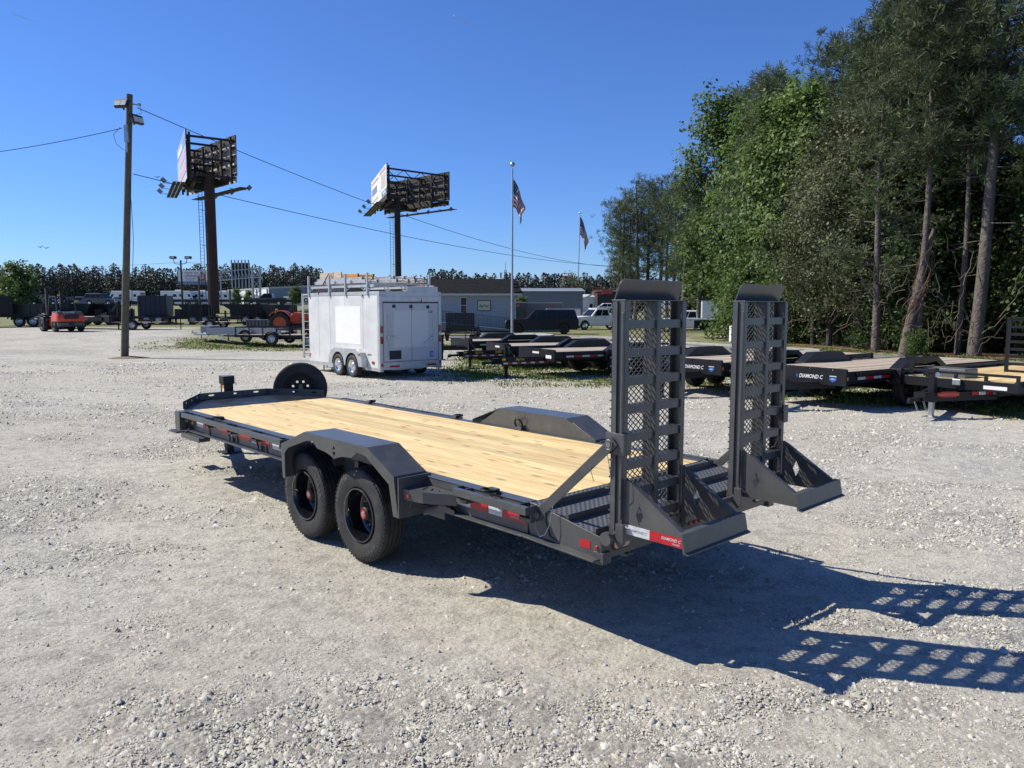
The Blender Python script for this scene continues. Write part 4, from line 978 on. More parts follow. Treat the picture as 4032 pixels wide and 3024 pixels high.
m = MB(); m.bx(-.05, .03, -CW + .1, CW - .1, Z0 - .04, Z0 + .18); part('rear_sill', m, 'alu', ct)
for y in (.62, -.72): m = MB(); m.bx(-.053, -.05, y - .17, y + .17, Z0 + .02, Z0 + .08); part('reflector_tape', m, 'red', ct)
for sy in (1, -1):
    for z in (1.50, 1.18):
        m = MB(); m.ext(rrect(-.035, .035, -.11, .11, .03), (-.031, sy * (CW - .05), z), (0, 1, 0), (0, 0, 1), (-1, 0, 0), .02); part('tail_lamp', m, 'redlens', ct, bevel=.004)
    m = MB(); m.bx(-.05, -.03, sy * (CW - .05) - .025, sy * (CW - .05) + .025, Z0 + .05, Z0 + .15); part('marker_lamp', m, 'redlens', ct)
m = MB(); m.bx(.32, .45, CW, CW + .025, .46, .54); part('marker_lamp', m, 'redlens', ct, bevel=.01)
m = MB(); m.bx(CL - .09, CL - .02, CW, CW + .02, .55, .60); part('marker_lamp', m, 'orange', ct)
text('side_lettering', 'LIMITED', .07, 'matblack', ct, (.72, CW + .001, .70), (-1, 0, 0), (0, 0, 1), .1, .001)
m = MB(); m.bx(0, CL, CW - .04, CW + .004, Z0 - .09, Z0); m.bx(0, CL, -CW, -CW + .04, Z0 - .09, Z0); m.bx(.1, CL, -.5, .5, Z0 - .08, Z0); part('chassis', m, 'alu', ct)
WX = (1.33, 2.20)
for sy in (1, -1):
    # scalloped double arch
    xs = np.linspace(.72, 2.78, 34); zc = []
    for x in xs: zc.append(max([0] + [math.sqrt(max(0, .47 ** 2 - (x - wx) ** 2)) for wx in WX]))
    out = [(x, .36 + max(z, .02)) for x, z in zip(xs, zc)]
    top = [(.72, .36), (.80, .62), (.98, .82), (1.2, .89), (2.30, .89), (2.56, .82), (2.72, .62), (2.78, .36)]
    m = MB(); low = [(x, .36 + math.sqrt(max(0, .405 ** 2 - min((x - WX[0]) ** 2, (x - WX[1]) ** 2, key=abs)))) for x in np.linspace(.93, 2.60, 40)]
    m.ext([(.70, .36), (.74, .60), (.86, .78), (1.08, .885), (2.44, .885), (2.66, .78), (2.78, .60), (2.82, .36), (2.61, .36)] + low[::-1] + [(.92, .36)], (0, sy * (CW + .20), 0), (1, 0, 0), (0, 0, 1), (0, sy, 0), .008)
    ar = [(.70, .36), (.74, .60), (.86, .78), (1.08, .885), (2.44, .885), (2.66, .78), (2.78, .60), (2.82, .36)]
    for a, b in zip(ar[:-1], ar[1:]): m.ext([a, b, (b[0], b[1] - .01), (a[0], a[1] - .01)], (0, sy * CW, 0), (1, 0, 0), (0, 0, 1), (0, sy, 0), .205)
    part('fender', m, 'alu', ct)
    m = MB(); m.bx(.82, .92, sy * (CW + .209), sy * (CW + .222), .70, .74); part('marker_lamp', m, 'redlens', ct)
    m = MB(); m.ext([(.8, .36), (.9, .75), (1.2, .86), (2.3, .86), (2.6, .75), (2.74, .36)], (0, sy * (CW + .002), 0), (1, 0, 0), (0, 0, 1), (0, sy, 0), .004); part('wheel_well', m, 'matblack', ct)
    for wx in WX: simple_wheel(ct, (wx, sy * (CW + .11), .345), .345, .20, 'chrome', sy, .05)
for wx in WX: m = MB(); m.cyl((wx, -CW, .345), (wx, CW, .345), .045, 8); part('axle', m, 'black', ct)
for sy in (1, -1): m = MB(); m.bar((CL - .2, sy * .7, .36), (CL + 1.1, sy * .05, .36), .06, .10); part('tongue_beam', m, 'alu', ct)
m = MB(); m.bx(CL + 1.0, CL + 1.35, -.05, .05, .34, .42); part('coupler', m, 'steel', ct)
m = MB(); m.cyl((CL + .9, 0, 0), (CL + .9, 0, .75), .035, 10); m.bx(CL + .8, CL + 1, -.1, .1, 0, .015); part('jack_leg', m, 'steel', ct)
m = MB(); m.cyl((CL - .45, .82, 0), (CL - .45, .82, .36), .03, 8); part('stabiliser', m, 'steel', ct)
# nose ladder and the far side pipe
m = MB()
for y in (.72, 1.12): m.bx(CL + .36, CL + .40, y - .03, y + .03, .42, 2.62); m.bx(CL - .02, CL + .37, y - .02, y + .02, .50, .55); m.bx(CL - .02, CL + .37, y - .02, y + .02, 2.55, 2.60)
for k in range(8): m.bx(CL + .365, CL + .395, .75, 1.09, .55 + k * .275, .58 + k * .275)
part('nose_ladder', m, 'alu', ct)
m = MB(); m.cyl((.2, -CW - .06, .45), (.2, -CW - .06, 2.60), .045, 10); m.bx(.15, .25, -CW - .05, -CW, 2.45, 2.5); m.bx(.15, .25, -CW - .05, -CW, .6, .65); part('conduit_pipe', m, 'alu', ct, smooth=True)
# roof rack
for x in (.62, 1.95, 3.0, CL - .10):
    m = MB()
    for sy in (1, -1): m.bx(x - .03, x + .03, sy * (CW + .02) - .03, sy * (CW + .02) + .03, Z1 - .12, Z1 + .56)
    m.bx(x - .03, x + .03, -CW, CW, Z1 + .21, Z1 + .27)
    for sy in (1, -1): m.bar((x, sy * CW, Z1 + .03), (x, sy * (CW - .22), Z1 + .22), .04, .03)
    part('rack_bow', m, 'alu', ct)
m = MB()
for y in (CW - .03, -CW + .03): m.bx(.3, CL, y - .025, y + .025, Z1 + .14, Z1 + .21)
part('rack_rail', m, 'alu', ct)
m = MB(); m.bx(-.02, .50, -CW + .1, .12, Z1 - .0, Z1 + .02)
for k in range(16): m.bx(.0, .48, -CW + .12 + k * .065, -CW + .15 + k * .065, Z1 + .02, Z1 + .045)
m.bx(-.01, .02, -CW + .1, .12, Z1 + .02, Z1 + .16); part('corrugated_cover', m, 'alu', ct)
CT = Matrix.Translation(ct.location) @ Matrix.Rotation(CY, 4, 'Z')
def ladder(label, x0, x1, y, w_, z, m_='alu', rise=0.0, rail=.095, drift=0.0, grp='ladders strapped on the cargo trailer rack'):
    ln = x1 - x0; L_ = thing('ladder', label, 'ladder', CT @ Vector((x0, y, z)), CY + drift, grp)
    L_.rotation_euler = (0, -rise, CY + drift)
    for sy in (0, 1):
        m = MB(); m.bx(0, ln, sy * w_ - .015, sy * w_ + .015, 0, rail); part('rail', m, m_, L_, bevel=.003)
        for xx in (0, ln - .05): m = MB(); m.bx(xx, xx + .05, sy * w_ - .018, sy * w_ + .018, -.005, rail + .005); part('rail_foot', m, 'matblack', L_)
    m = MB(); m.cyl((0, 0, rail / 2), (0, w_, rail / 2), .016, 8); me = m.mesh('rung')
    for k in range(int(ln / .30)): part('rung', me, 'alu', L_, loc=(.15 + k * .30, 0, 0))
    return L_
ladder('silver extension ladder lying lowest along the near side of the roof rack', .9, 4.35, .58, .40, Z1 + .275)
ladder('silver ladder stacked on top of the lowest near side ladder', 1.2, 4.25, .56, .36, Z1 + .36)
ladder('silver extension ladder lying at the middle of the roof rack', .0, 3.6, .05, .40, Z1 + .275)
ladder('silver ladder stacked highest at the middle of the rack', .25, 3.2, .02, .38, Z1 + .37)
ladder('silver ladder lying along the far side of the roof rack', -.15, 3.2, -.52, .42, Z1 + .275)
ladder('short silver ladder resting on the far side ladder', -.05, 2.4, -.50, .36, Z1 + .36)
ladder('orange ended fibreglass step ladder lying on top of the rack front', 1.6, 4.0, .30, .52, Z1 + .47, 'fibre', .02, .10, -.10)
pl = thing('plank', 'pale wooden plank lying on top of the ladders near the rack front', 'plank', CT @ Vector((2.65, .86, Z1 + .46)), CY)
m = MB(); m.bx(0, 1.45, -.02, .02, 0, .20); part('board', m, 'oldwood', pl, bevel=.004)
for i, (a, b, c) in enumerate((((3.8, 1.12, Z1 - .05), (3.35, .95, Z1 + .62), (3.2, .3, Z1 + .60)), ((.95, 1.13, Z1 - .15), (.7, .9, Z1 + .40), (.3, .2, Z1 + .48)), ((-.05, -.35, Z1 - .35), (.05, -.4, Z1 + .16), (.4, -.75, Z1 + .40)))):
    m = MB(); P = [CT @ Vector(q) for q in (a, b, c)]
    for q, r in zip(P[:-1], P[1:]): m.bar(q, r, .05, .006)
    o = part('tie_strap', m, 'strap', None); tag(o, ['red strap tied down at the rack nearest the nose ladder', 'red strap tied over the near rear corner of the rack', 'red strap hanging over the rear door of the cargo trailer'][i], 'strap', 'red straps on the ladder rack')

# ------------------------------------------------------------------ utility pole with lamps and wires
px_, py_, _ = at(269, 32.4); zb = 0
up = thing('utility_pole', 'tall weathered wooden pole with floodlights standing on the open gravel', 'utility pole', (px_, py_, 0))
woodpole = mat('grey_brown_pole', (.105, .095, .065), .85, var=.25, vscale=6, bump=.4, bscale=30, dirt=((.05, .05, .035), .5, 3)); M['polewood'] = woodpole
m = MB(); lx = sky_pt(281, 222, 32.4)[0] - px_; m.tube([(0, 0, -.2), (lx * .23, 0, 2.5), (lx * .55, 0, 6), (lx, 0, 10.85)], [.155, .150, .135, .12], 18); part('pole', m, 'polewood', up, smooth=True)
def flood(par, loc, rot):
    e = empty('floodlight', par, loc, rot)
    m = MB(); m.bx(-.28, .28, -.05, .10, -.16, .20); m.bx(-.2, .2, .10, .16, -.08, .14); part('lamp_housing', m, 'matblack', e, bevel=.02)
    m = MB(); m.bx(-.24, -.01, -.062, -.05, -.12, .10); m.bx(.01, .24, -.062, -.05, -.12, .10); part('lamp_lens', m, 'lampglass', e)
    m = MB(); m.bar((0, .08, 0), (0, .25, -.12), .05, .05); part('lamp_arm', m, 'matblack', e)
flood(up, (lx - .23, -.28, 10.42), (R(-25), 0, R(-8))); 
flood(up, (lx + .25, .05, 9.85), (R(-15), 0, R(70)))
m = MB(); q_ = lx * .86 - .1; m.bx(q_, q_ + .16, -.24, -.12, 8.9, 9.6); m.bx(q_ + .04, q_ + .14, -.26, -.24, 9.3, 9.5); m.cyl((q_ + .07, -.16, 8.5), (q_ + .07, -.16, 8.9), .03, 8); part('junction_box', m, 'steel', up, bevel=.01)
m = MB(); m.cyl((lx, 0, 10.48), (lx + .40, .0, 10.42), .03, 8); m.lathe([(.03, 0), (.06, .02), (.06, .1), (.03, .12)], (lx + .32, 0, 10.44), (1, 0, 0), 10); part('insulator', m, 'oldrail', up)
m = MB(); m.tube([(lx - .35, -.2, 9.5), (lx - .65, -.2, 9.2), (lx - .6, -.1, 8.85), (lx - .3, -.1, 8.6)], .010, 5); m.tube([(lx + .4, 0, 10.4), (lx + .45, 0, 10.1), (lx + .1, -.05, 10.0)], .010, 5); m.tube([(lx * .68 + .13, -.10, 7.4), (lx * .5 + .26, -.02, 5.0), (lx * .25 + .26, 0, 2.6), (lx * .12 + .17, 0, 1.5)], .012, 5)
part('cable_loops', m, 'wire', up, smooth=True)['kind'] = 'stuff'
mound = MB(); 
for i in range(12):
    pass
m = MB(); m.lathe([(0, .10), (.3, .07), (.75, .02), (1.15, -.03)], (0, 0, 0), (0, 0, 1), 20); o = part('dirt_mound', m, mat('brown_dirt', (.17, .12, .08), .95, var=.3, vscale=8, bump=.6, bscale=20), None, smooth=True, loc=(px_ + .2, py_, -.01)); tag(o, 'low ring of brown dirt around the foot of the wooden pole', 'dirt mound')
def sagwire(name, label, a, b, sag, r=.016, n=28, grp='overhead wires'):
    a, b = Vector(a), Vector(b); m = MB()
    m.tube([a.lerp(b, t) - Vector((0, 0, sag * 4 * t * (1 - t))) for t in np.linspace(0, 1, n)], r, 5); o = part(name, m, 'wire', None, smooth=True); tag(o, label, 'wire', grp); return o
sagwire('power_line', 'upper black wire from the wooden pole top down to the right trees', sky_pt(297, 233, 32.4), sky_pt(1330, 577, 85), 1.35, .017)
sagwire('power_line', 'lower black wire from half way up the wooden pole to the right trees', sky_pt(288, 376, 32.4), sky_pt(1330, 575, 85), .75, .017)
sagwire('power_line', 'black wire leaving the wooden pole top towards the left edge', sky_pt(264, 277, 32.4), sky_pt(-260, 352, 36), .25, .015)
sagwire('power_line', 'thin wire crossing the far tree tops at the left', sky_pt(-60, 570, 150), sky_pt(395, 566, 78), .6, .018)
sagwire('power_line', 'thin wire from the small lamp post past the rusty billboard column', sky_pt(397, 566, 78), sky_pt(1300, 640, 160), .6, .018)

# small lamp posts
def lamp_post(label, px, Y, top, bot):
    x, y, z = sky_pt(px, bot, Y); h = sky_pt(px, top, Y)[2] - z
    t = thing('lamp_post', label, 'lamp post', (x, y, z), 0, 'twin headed lamp posts')
    m = MB(); m.cyl((0, 0, -.5), (0, 0, h), .10, 10, .08); part('post', m, 'darkrust', t, smooth=True)
    m = MB(); m.tube([(-.75, 0, h + .15), (-.6, 0, h - .35), (0, 0, h - .4), (.55, 0, h - .3), (.62, 0, h + .15)], .035, 6); part('bracket', m, 'darkrust', t)
    for sx in (-1, 1): m = MB(); m.bx(sx * .75 - .28, sx * .75 + .28, -.2, .2, h + .12, h + .38); m.bx(sx * .75 - .2, sx * .75 + .2, -.22, -.2, h + .16, h + .32, 1); part('lamp_head', m, ['matblack', 'lampglass'], t, bevel=.04)
lamp_post('black twin headed lamp post in front of the small far billboard', 395, 76, 562, 668)
lamp_post('black twin headed lamp post behind the office roof', 969, 95, 591, 660)
def gp(px, py, y0=12, y1=400):         # where a sight line meets the terrain
    lo = None
    for Y in np.arange(y0, y1, .25):
        x, y, z = sky_pt(px, py, Y)
        if z <= gz(x, Y): return (x, Y, gz(x, Y))
    return (x, y1, gz(x, y1))
# ------------------------------------------------------------------ two V shaped billboards on single columns
def billboard(label, A0, A1, B0, B1, z0, z1, colx, coly, colr, zg, face, rusty, ladder_side=-1):
    t = thing('billboard', label, 'billboard', (colx, coly, zg), 0, 'billboards on single columns')
    o = Vector((colx, coly, zg)); sm = 'darkrust'
    m = MB(); m.tube([(0, 0, -1), (0, 0, z0 - zg + .6)], [colr, colr * .95], 28); part('column', m, 'rust' if rusty else 'darkrust', t, smooth=True)
    for nm, P, Q, fc in (('near', A0, A1, True), ('far', B0, B1, False)):
        P, Q = Vector((*P, 0)) - Vector((colx, coly, 0)), Vector((*Q, 0)) - Vector((colx, coly, 0))
        P.z = Q.z = 0; d = (Q - P); ln = d.length; d.normalize(); inn = Vector((-d.y, d.x, 0)); mid = ((Vector((*A1, 0)) + Vector((*B1, 0))) / 2 - Vector((colx, coly, 0)))
        c = (P + Q) / 2; cen = (Vector((*A0, 0)) + Vector((*A1, 0)) + Vector((*B0, 0)) + Vector((*B1, 0))) / 4 - Vector((colx, coly, 0)); cen.z = 0
        if (cen - c).dot(inn) < 0: inn = -inn
        zb, zt_ = z0 - zg, z1 - zg
        e = empty('sign_side', t)
        nb_ = 12
        # the facing sheets, standing between uprights
        for k in range(nb_):
            m = MB(); a = ln * k / nb_ + .03; b = ln * (k + 1) / nb_ - .03
            m.ext([(a, zb + .0), (b, zb + .0), (b, zt_), (a, zt_)], P, d, (0, 0, 1), -inn, .05); part('facing_sheet', m, face if fc else ('silverpaint' if rusty else 'backgrey'), e)
        if fc:
            for k, (s_, u0, u1, v0, v1, mm) in enumerate(SIGN_ART[face]):
                if s_ is None: m = MB(); m.ext([(ln * u0, zb + (zt_ - zb) * v0), (ln * u1, zb + (zt_ - zb) * v0), (ln * u1, zb + (zt_ - zb) * v1), (ln * u0, zb + (zt_ - zb) * v1)], P - inn * .052, d, (0, 0, 1), -inn, .012 + .004 * k); part('printed_panel', m, mm, e)
                else: text('sign_lettering', s_, (zt_ - zb) * (v1 - v0), mm, e, Vector(P) - inn * (.09 + .004 * k) + d * (ln * (u0 if d.cross(Vector((0, 0, 1))).dot(-inn) > 0 else u1)) + Vector((0, 0, zb + (zt_ - zb) * v0)), d if d.cross(Vector((0, 0, 1))).dot(-inn) > 0 else -d, (0, 0, 1), 0, .004)
        # back structure
        m = MB(); m.ext([(0, zt_ - .75), (ln, zt_ - .75), (ln, zt_ + .05), (0, zt_ + .05)], P + inn * .02, d, (0, 0, 1), inn, .10); part('back_girder', m, sm, e)
        for z in (zb + .1, zb + 1.0, zb + 2.1, zb + 3.05):
            m = MB(); m.ext([(0, z - .13), (ln, z - .13), (ln, z + .13), (0, z + .13)], P + inn * .12, d, (0, 0, 1), inn, .16); part('back_beam', m, sm, e)
        for k in range(6):
            a = ln * (k + .25) / 5.5; m = MB(); m.ext([(a - .12, zb - .9), (a + .12, zb - .9), (a + .12, zt_ - .1), (a - .12, zt_ - .1)], P + inn * .28, d, (0, 0, 1), inn, .22); part('upright', m, 'rust' if rusty else sm, e)
            if k < 5 and (not rusty or k % 2):
                q = ln * (k + 1.25) / 5.5; m = MB(); m.bar(P + inn * .55 + d * a + Vector((0, 0, zb)), P + inn * .55 + d * q + Vector((0, 0, zt_ - .5)), .10, .10); part('brace', m, sm, e)
        # apron below the face and the walkway
        m = MB(); m.ext([(.2, zb - .75), (ln - .2, zb - .75), (ln - .2, zb - .05), (.2, zb - .05)], P - inn * .0, d, (0, 0, 1), -inn, .04); part('apron', m, sm if not rusty else 'silverpaint', e)
        m = MB()
        for k in range(3): m.bar(P - inn * (.45 + .42 * k) + Vector((0, 0, zb - 1.25)), Q - inn * (.45 + .42 * k) + Vector((0, 0, zb - 1.25)), .36, .06)
        part('walkway', m, sm, e)
        for k in range(3):
            a = P + d * ln * (k + .5) / 3 + Vector((0, 0, zb - 1.15)); m = MB(); m.bar(a, a - inn * 2.1, .06, .06); m.bar(a - inn * 2.1 - d * .35 + Vector((0, 0, .05)), a - inn * 2.5 - d * .35 + Vector((0, 0, .45)), .45, .14, up=d); part('sign_lamp', m, 'greyp', e)
    # cross members tying the two sides together
    a0, b0 = Vector((*A0, 0)) - Vector((colx, coly, 0)), Vector((*B0, 0)) - Vector((colx, coly, 0)); a1, b1 = Vector((*A1, 0)) - Vector((colx, coly, 0)), Vector((*B1, 0)) - Vector((colx, coly, 0))
    for f in (.05, .35, .65):
        for z in (z0 - zg - .2, z0 - zg + 1.6, z1 - zg - .5):
            m = MB(); p, q = a0.lerp(a1, f), b0.lerp(b1, f); p.z = q.z = z; m.bar(p, q, .22, .22); part('tie_beam', m, sm, t)
            if not rusty and z > z1 - zg - 1:
                n_ = 7
                for k in range(n_): m = MB(); u, v = p.lerp(q, k / n_), p.lerp(q, (k + 1) / n_); (v if k % 2 == 0 else u).z -= 1.1; m.bar(u, v, .08, .08); part('brace', m, sm, t)
    m = MB(); p, q = a0.lerp(a1, .5), b0.lerp(b1, .5); p.z = q.z = z0 - zg - .6; m.bar(p, q, 1.0, .9); p2, q2 = a0.lerp(a1, .1), a0.lerp(a1, .9); part('head_beam', m, sm, t)
    for P, Q in ((a0, a1), (b0, b1)):
        p, q = P.lerp(Q, .0), P.lerp(Q, 1.0); p.z = q.z = z0 - zg - .55; cc = Vector((0, 0, 0)); pp = p.lerp(cc, .35); qq = q.lerp(cc, .35); pp.z = qq.z = p.z; m = MB(); m.bar(pp, qq, .35, .7); part('head_beam', m, sm, t)
    m = MB()
    for x in (-.22, .22): m.bar((x - colr - .35, -.3, 1.5), (x - colr - .35, -.3, z0 - zg), .05, .05)
    for k in range(int((z0 - zg - 2) / .4)): m.bar((-.22 - colr - .35, -.3, 1.7 + k * .4), (.22 - colr - .35, -.3, 1.7 + k * .4), .03, .03)
    for z in (4, 8, 12): m.bar((-colr - .35, -.3, z), (0, 0, z), .05, .05)
    part('column_ladder', m, 'darkrust', t)
    return t
M['backgrey'] = mat('stained_grey_sheet', (.13, .125, .115), .7, var=.35, vscale=1.5); M['printA'] = mat('faded_print', (.50, .52, .60), .5, var=.05); M['printB'] = mat('white_print', (.76, .76, .74), .5, var=.04)
M['pinkp'] = mat('pink_print', (.62, .40, .48), .5); M['bluep'] = mat('blue_print', (.22, .32, .55), .5); M['redp'] = mat('red_print', (.5, .06, .07), .5); M['fadered'] = mat('faded_red_print', (.55, .28, .28), .5); M['greyp'] = mat('grey_print', (.20, .22, .27), .5); M['tealp'] = mat('teal_print', (.09, .17, .19), .5); M['tanp'] = mat('tan_print', (.5, .45, .38), .5)
SIGN_ART = {
    'printA': [(None, .02, .98, .66, .96, 'bluep'), (None, .10, .75, .38, .58, 'pinkp'), (None, .02, .98, .02, .22, 'pinkp'), (None, .35, .9, .72, .88, 'label')],
    'printB': [(None, .0, .30, .02, .20, 'tealp'), (None, .05, .30, .30, .78, 'tanp'), (None, .60, .95, .40, .66, 'greyp'), (None, .05, .42, .84, .95, 'fadered'), (None, .50, .95, .82, .90, 'fadered'), (None, .55, .95, .14, .24, 'tanp'), (None, .32, .46, .3, .8, 'label'), (None, .06, .12, .05, .16, 'label'), (None, .15, .21, .05, .16, 'label')],
}
billboard('rusty V shaped billboard on a tall rust red column behind the wooden pole', (-35.4, 85), (-41.5, 97), (-31.0, 88), (-40.8, 98.2), 16.9, 21.3, -34.8, 89.5, .62, 1.2, 'printA', True)
billboard('dark V shaped billboard with a white face on a slim column behind the cargo trailer', (-17.5, 109), (-22.7, 126), (-9.3, 116), (-21.0, 127.5), 18.0, 22.1, -17.0, 115, .48, .4, 'printB', False)
# small far billboard with print
bx0, bx1 = sky_pt(385, 608, 170), sky_pt(450, 608, 170)
t = thing('billboard', 'small white far billboard reading TASTE THE UPGRADE', 'billboard', ((bx0[0] + bx1[0]) / 2, 170, 2.3))
hw_ = (bx1[0] - bx0[0]) / 2; zc0, zc1 = sky_pt(400, 608, 170)[2] - 2.3, sky_pt(400, 584, 170)[2] - 2.3
m = MB(); m.bx(-hw_, hw_, 0, .3, zc0, zc1); part('sign_face', m, 'white', t)
m = MB(); m.bx(-hw_, hw_, -.02, .3, zc0 - .75, zc0 - .01); part('lower_panel', m, 'greyp', t)
m = MB(); m.bx(-hw_ - .3, hw_ + .3, -.9, .5, zc0 - 1.1, zc0 - .9); part('walkway', m, 'darkrust', t)
m = MB(); m.cyl((.8, .5, 0), (.8, .5, zc0), .45, 14); part('column', m, 'darkrust', t)
text('sign_lettering', 'TASTE THE', .62, 'redp', t, (-1.9, -.03, zc0 + 1.62), (1, 0, 0), (0, 0, 1)); text('sign_lettering', 'UPGRADE', .66, 'redp', t, (-1.85, -.03, zc0 + .98), (1, 0, 0), (0, 0, 1))
text('sign_lettering', 'THE NEW ORIGINAL', .26, 'redp', t, (-1.8, -.03, zc0 + .60), (1, 0, 0), (0, 0, 1)); text('sign_lettering', 'SPICY CHICKEN', .26, 'redp', t, (-1.6, -.03, zc0 + .22), (1, 0, 0), (0, 0, 1)); text('sign_lettering', "OPEN 'TIL MIDNIGHT OR LATER", .36, 'label', t, (-2.1, -.05, zc0 - .52), (1, 0, 0), (0, 0, 1), width=.8)
m = MB(); m.lathe([(0, .05), (.55, .04), (.62, 0)], (1.9, -.05, zc0 + 1.0), (0, -1, 0), 14); m.bx(1.2, 2.7, -.04, 0, zc0 + .1, zc0 + .5, 1); m.ext([(1.2, .4), (1.3, 1.6), (1.5, 1.2), (1.7, 2.2), (1.95, 1.7), (2.1, 2.3), (2.4, 1.5), (2.7, 1.9), (2.75, .4)], (0, -.005, zc0), (1, 0, 0), (0, 0, 1), (0, -1, 0), .02, mi=1); part('printed_food', m, ['tanp', 'orange'], t)

# ------------------------------------------------------------------ highway sign gantry
g0, g1 = sky_pt(477, 657, 135), sky_pt(555, 657, 132)
t = thing('sign_gantry', 'galvanised lattice gantry carrying a highway sign seen from behind', 'gantry', (g1[0], 132, 2.0))
H_ = sky_pt(555, 580, 132)[2] - 2.0; dx = g0[0] - g1[0]
for x in (-.6, .65): m = MB(); m.cyl((x, 0, 0), (x, 0, H_ + .3), .19, 10); part('leg', m, 'oldrail', t)
for x in (dx, dx + .5): m = MB(); m.cyl((x, 2, 0), (x, 2, H_ - .6), .13, 8); part('leg', m, 'oldrail', t)
for (za, zb_) in ((1.5, 3.2), (3.2, 4.9)): m = MB(); m.bar((-.6, 0, za), (.65, 0, zb_), .10, .10); m.bar((.65, 0, za), (-.6, 0, zb_ if za < 2 else zb_), .08, .08); part('brace', m, 'oldrail', t)
for z in (H_ - 1.5, H_):
    for y in (-.4, .4): m = MB(); m.bar((.6, y, z), (dx, 2 + y, z - .5), .13, .13); part('chord', m, 'oldrail', t)
for k in range(12):
    a = Vector((.6, -.4, H_ - 1.5)).lerp(Vector((dx, 1.6, H_ - 2.0)), k / 12); b = Vector((.6, -.4, H_)).lerp(Vector((dx, 1.6, H_ - .5)), (k + 1) / 12)
    m = MB(); m.bar(a, b, .07, .07); part('lattice_bar', m, 'oldrail', t)
m = MB(); m.bx(dx * .18, dx * .62, .9, 1.0, H_ - 3.2, H_ + 1.0); sg = part('sign_back', m, 'darkrust', t)
for k in range(6): x = dx * .20 + k * dx * .08; m = MB(); m.bx(x - .1, x + .1, .75, .9, H_ - 3.3, H_ + 1.5); part('sign_rib', m, 'oldrail', t)

# ------------------------------------------------------------------ buildings
def siding(m, x0, x1, y, z0, z1, n, d=.012):
    for k in range(n):
        a = z0 + (z1 - z0) * k / n; b = z0 + (z1 - z0) * (k + 1) / n
        m.ext([(0, a), (-d * 2.2, a + .004), (-d * .3, b), (0, b)], (x0, y, 0), (0, 1, 0), (0, 0, 1), (1, 0, 0), x1 - x0)
OX0, OX1, OY = at(754, 66)[0], at(1112, 66)[0], 66.0
t = thing('office_building', 'low white sided office with dark shingled mansard roof and yellow sign', 'building', (OX0, OY, 0))
OW = OX1 - OX0
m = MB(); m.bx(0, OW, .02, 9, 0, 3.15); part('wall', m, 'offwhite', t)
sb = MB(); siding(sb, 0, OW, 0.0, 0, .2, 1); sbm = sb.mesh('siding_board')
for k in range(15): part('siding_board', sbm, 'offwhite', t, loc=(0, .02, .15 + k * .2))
m = MB(); m.bx(-.25, OW + .6, -.35, 9.3, 3.12, 3.3); part('fascia', m, 'alu', t)
m = MB(); m.add([(-.3, -.4, 3.3), (OW + .7, -.4, 3.3), (OW + .7, 9.4, 3.3), (-.3, 9.4, 3.3), (.1, .35, 4.55), (OW + .1, .35, 4.55), (OW + .1, 8.6, 4.55), (.1, 8.6, 4.55)], [[0, 1, 5, 4], [1, 2, 6, 5], [2, 3, 7, 6], [3, 0, 4, 7], [4, 5, 6, 7], [3, 2, 1, 0]])
shin = mat('dark_shingle', (.018, .017, .018), .9, var=.4, vscale=2.5, bump=.5, bscale=6); rf = part('roof', m, shin, t)
sn = Vector((0, -1.25, .75)).normalized()
sm_ = MB(); sm_.bx(0, .96, -.03, .0, 0, .16); smm = sm_.mesh('shingle')
cnt = 0
for r_ in range(9):
    f = r_ / 9; y = -.4 + .75 * f; z = 3.3 + 1.25 * f; xa = -.3 + .4 * f; xb = OW + .7 - .6 * f; k = 0; x = xa + (r_ % 2) * .4
    while x < xb - .9:
        o = part('shingle', smm, shin, rf, loc=(x, y - .012, z), rot=(math.atan2(.75, 1.25) * -1 + random.uniform(-.03, .03), 0, 0)); x += .98
m = MB(); m.bx(-.32, .02, -.42, 9.5, 3.25, 4.0)
sx_ = at(686, 68); ts = thing('storage_shed', 'tan ribbed metal shed seen under the ladder rack left of the office', 'shed', (sx_[0], 68, 0), R(-12))
m = MB(); m.bx(0, 2.9, 0, 3, 0, 4.05); part('wall', m, 'tan', ts)
for k in range(15): m = MB(); m.bx(.02 + k * .2, .11 + k * .2, -.06, -.001, .1, 4.0); part('wall_rib', m, 'tan', ts)
m = MB(); m.bx(-.1, 3.0, -.15, 3.1, 4.05, 4.15); part('roof', m, 'alu', ts)
def at_local(px): return at(px, OY)[0] - OX0
wx0, wx1 = at_local(996), at_local(1008); m = MB(); m.bx(wx0 - .06, wx1 + .06, -.04, .03, 1.55, 2.98); w_ = part('window', m, 'alu', t); m = MB(); m.bx(wx0, wx1, -.06, -.041, 1.62, 2.92); part('pane', m, 'glass', w_); m = MB(); m.bx(wx0, wx1, -.068, -.061, 2.25, 2.29); part('sash', m, 'alu', w_)
sx0, sx1 = at_local(1032), at_local(1060); m = MB(); m.bx(sx0, sx1, -.09, -.03, 1.82, 2.70); s_ = part('sign_board', m, 'matblack', t); m = MB(); m.bx(sx0 + .05, sx1 - .05, -.10, -.091, 1.87, 2.65); part('sign_panel', m, mat('cream_yellow', (.62, .58, .36), .5), s_); text('sign_lettering', 'BigTex', .30, 'matblack', s_, (sx0 + .14, -.104, 2.14), (1, 0, 0), (0, 0, 1), .2, .002, width=.95)
m = MB(); m.tube([(OW + .5, -.3, 3.2), (OW + .35, -.2, 2.95), (OW + .04, -.06, 2.7), (OW + .04, -.06, .3)], .05, 8); part('downpipe', m, 'alu', t)
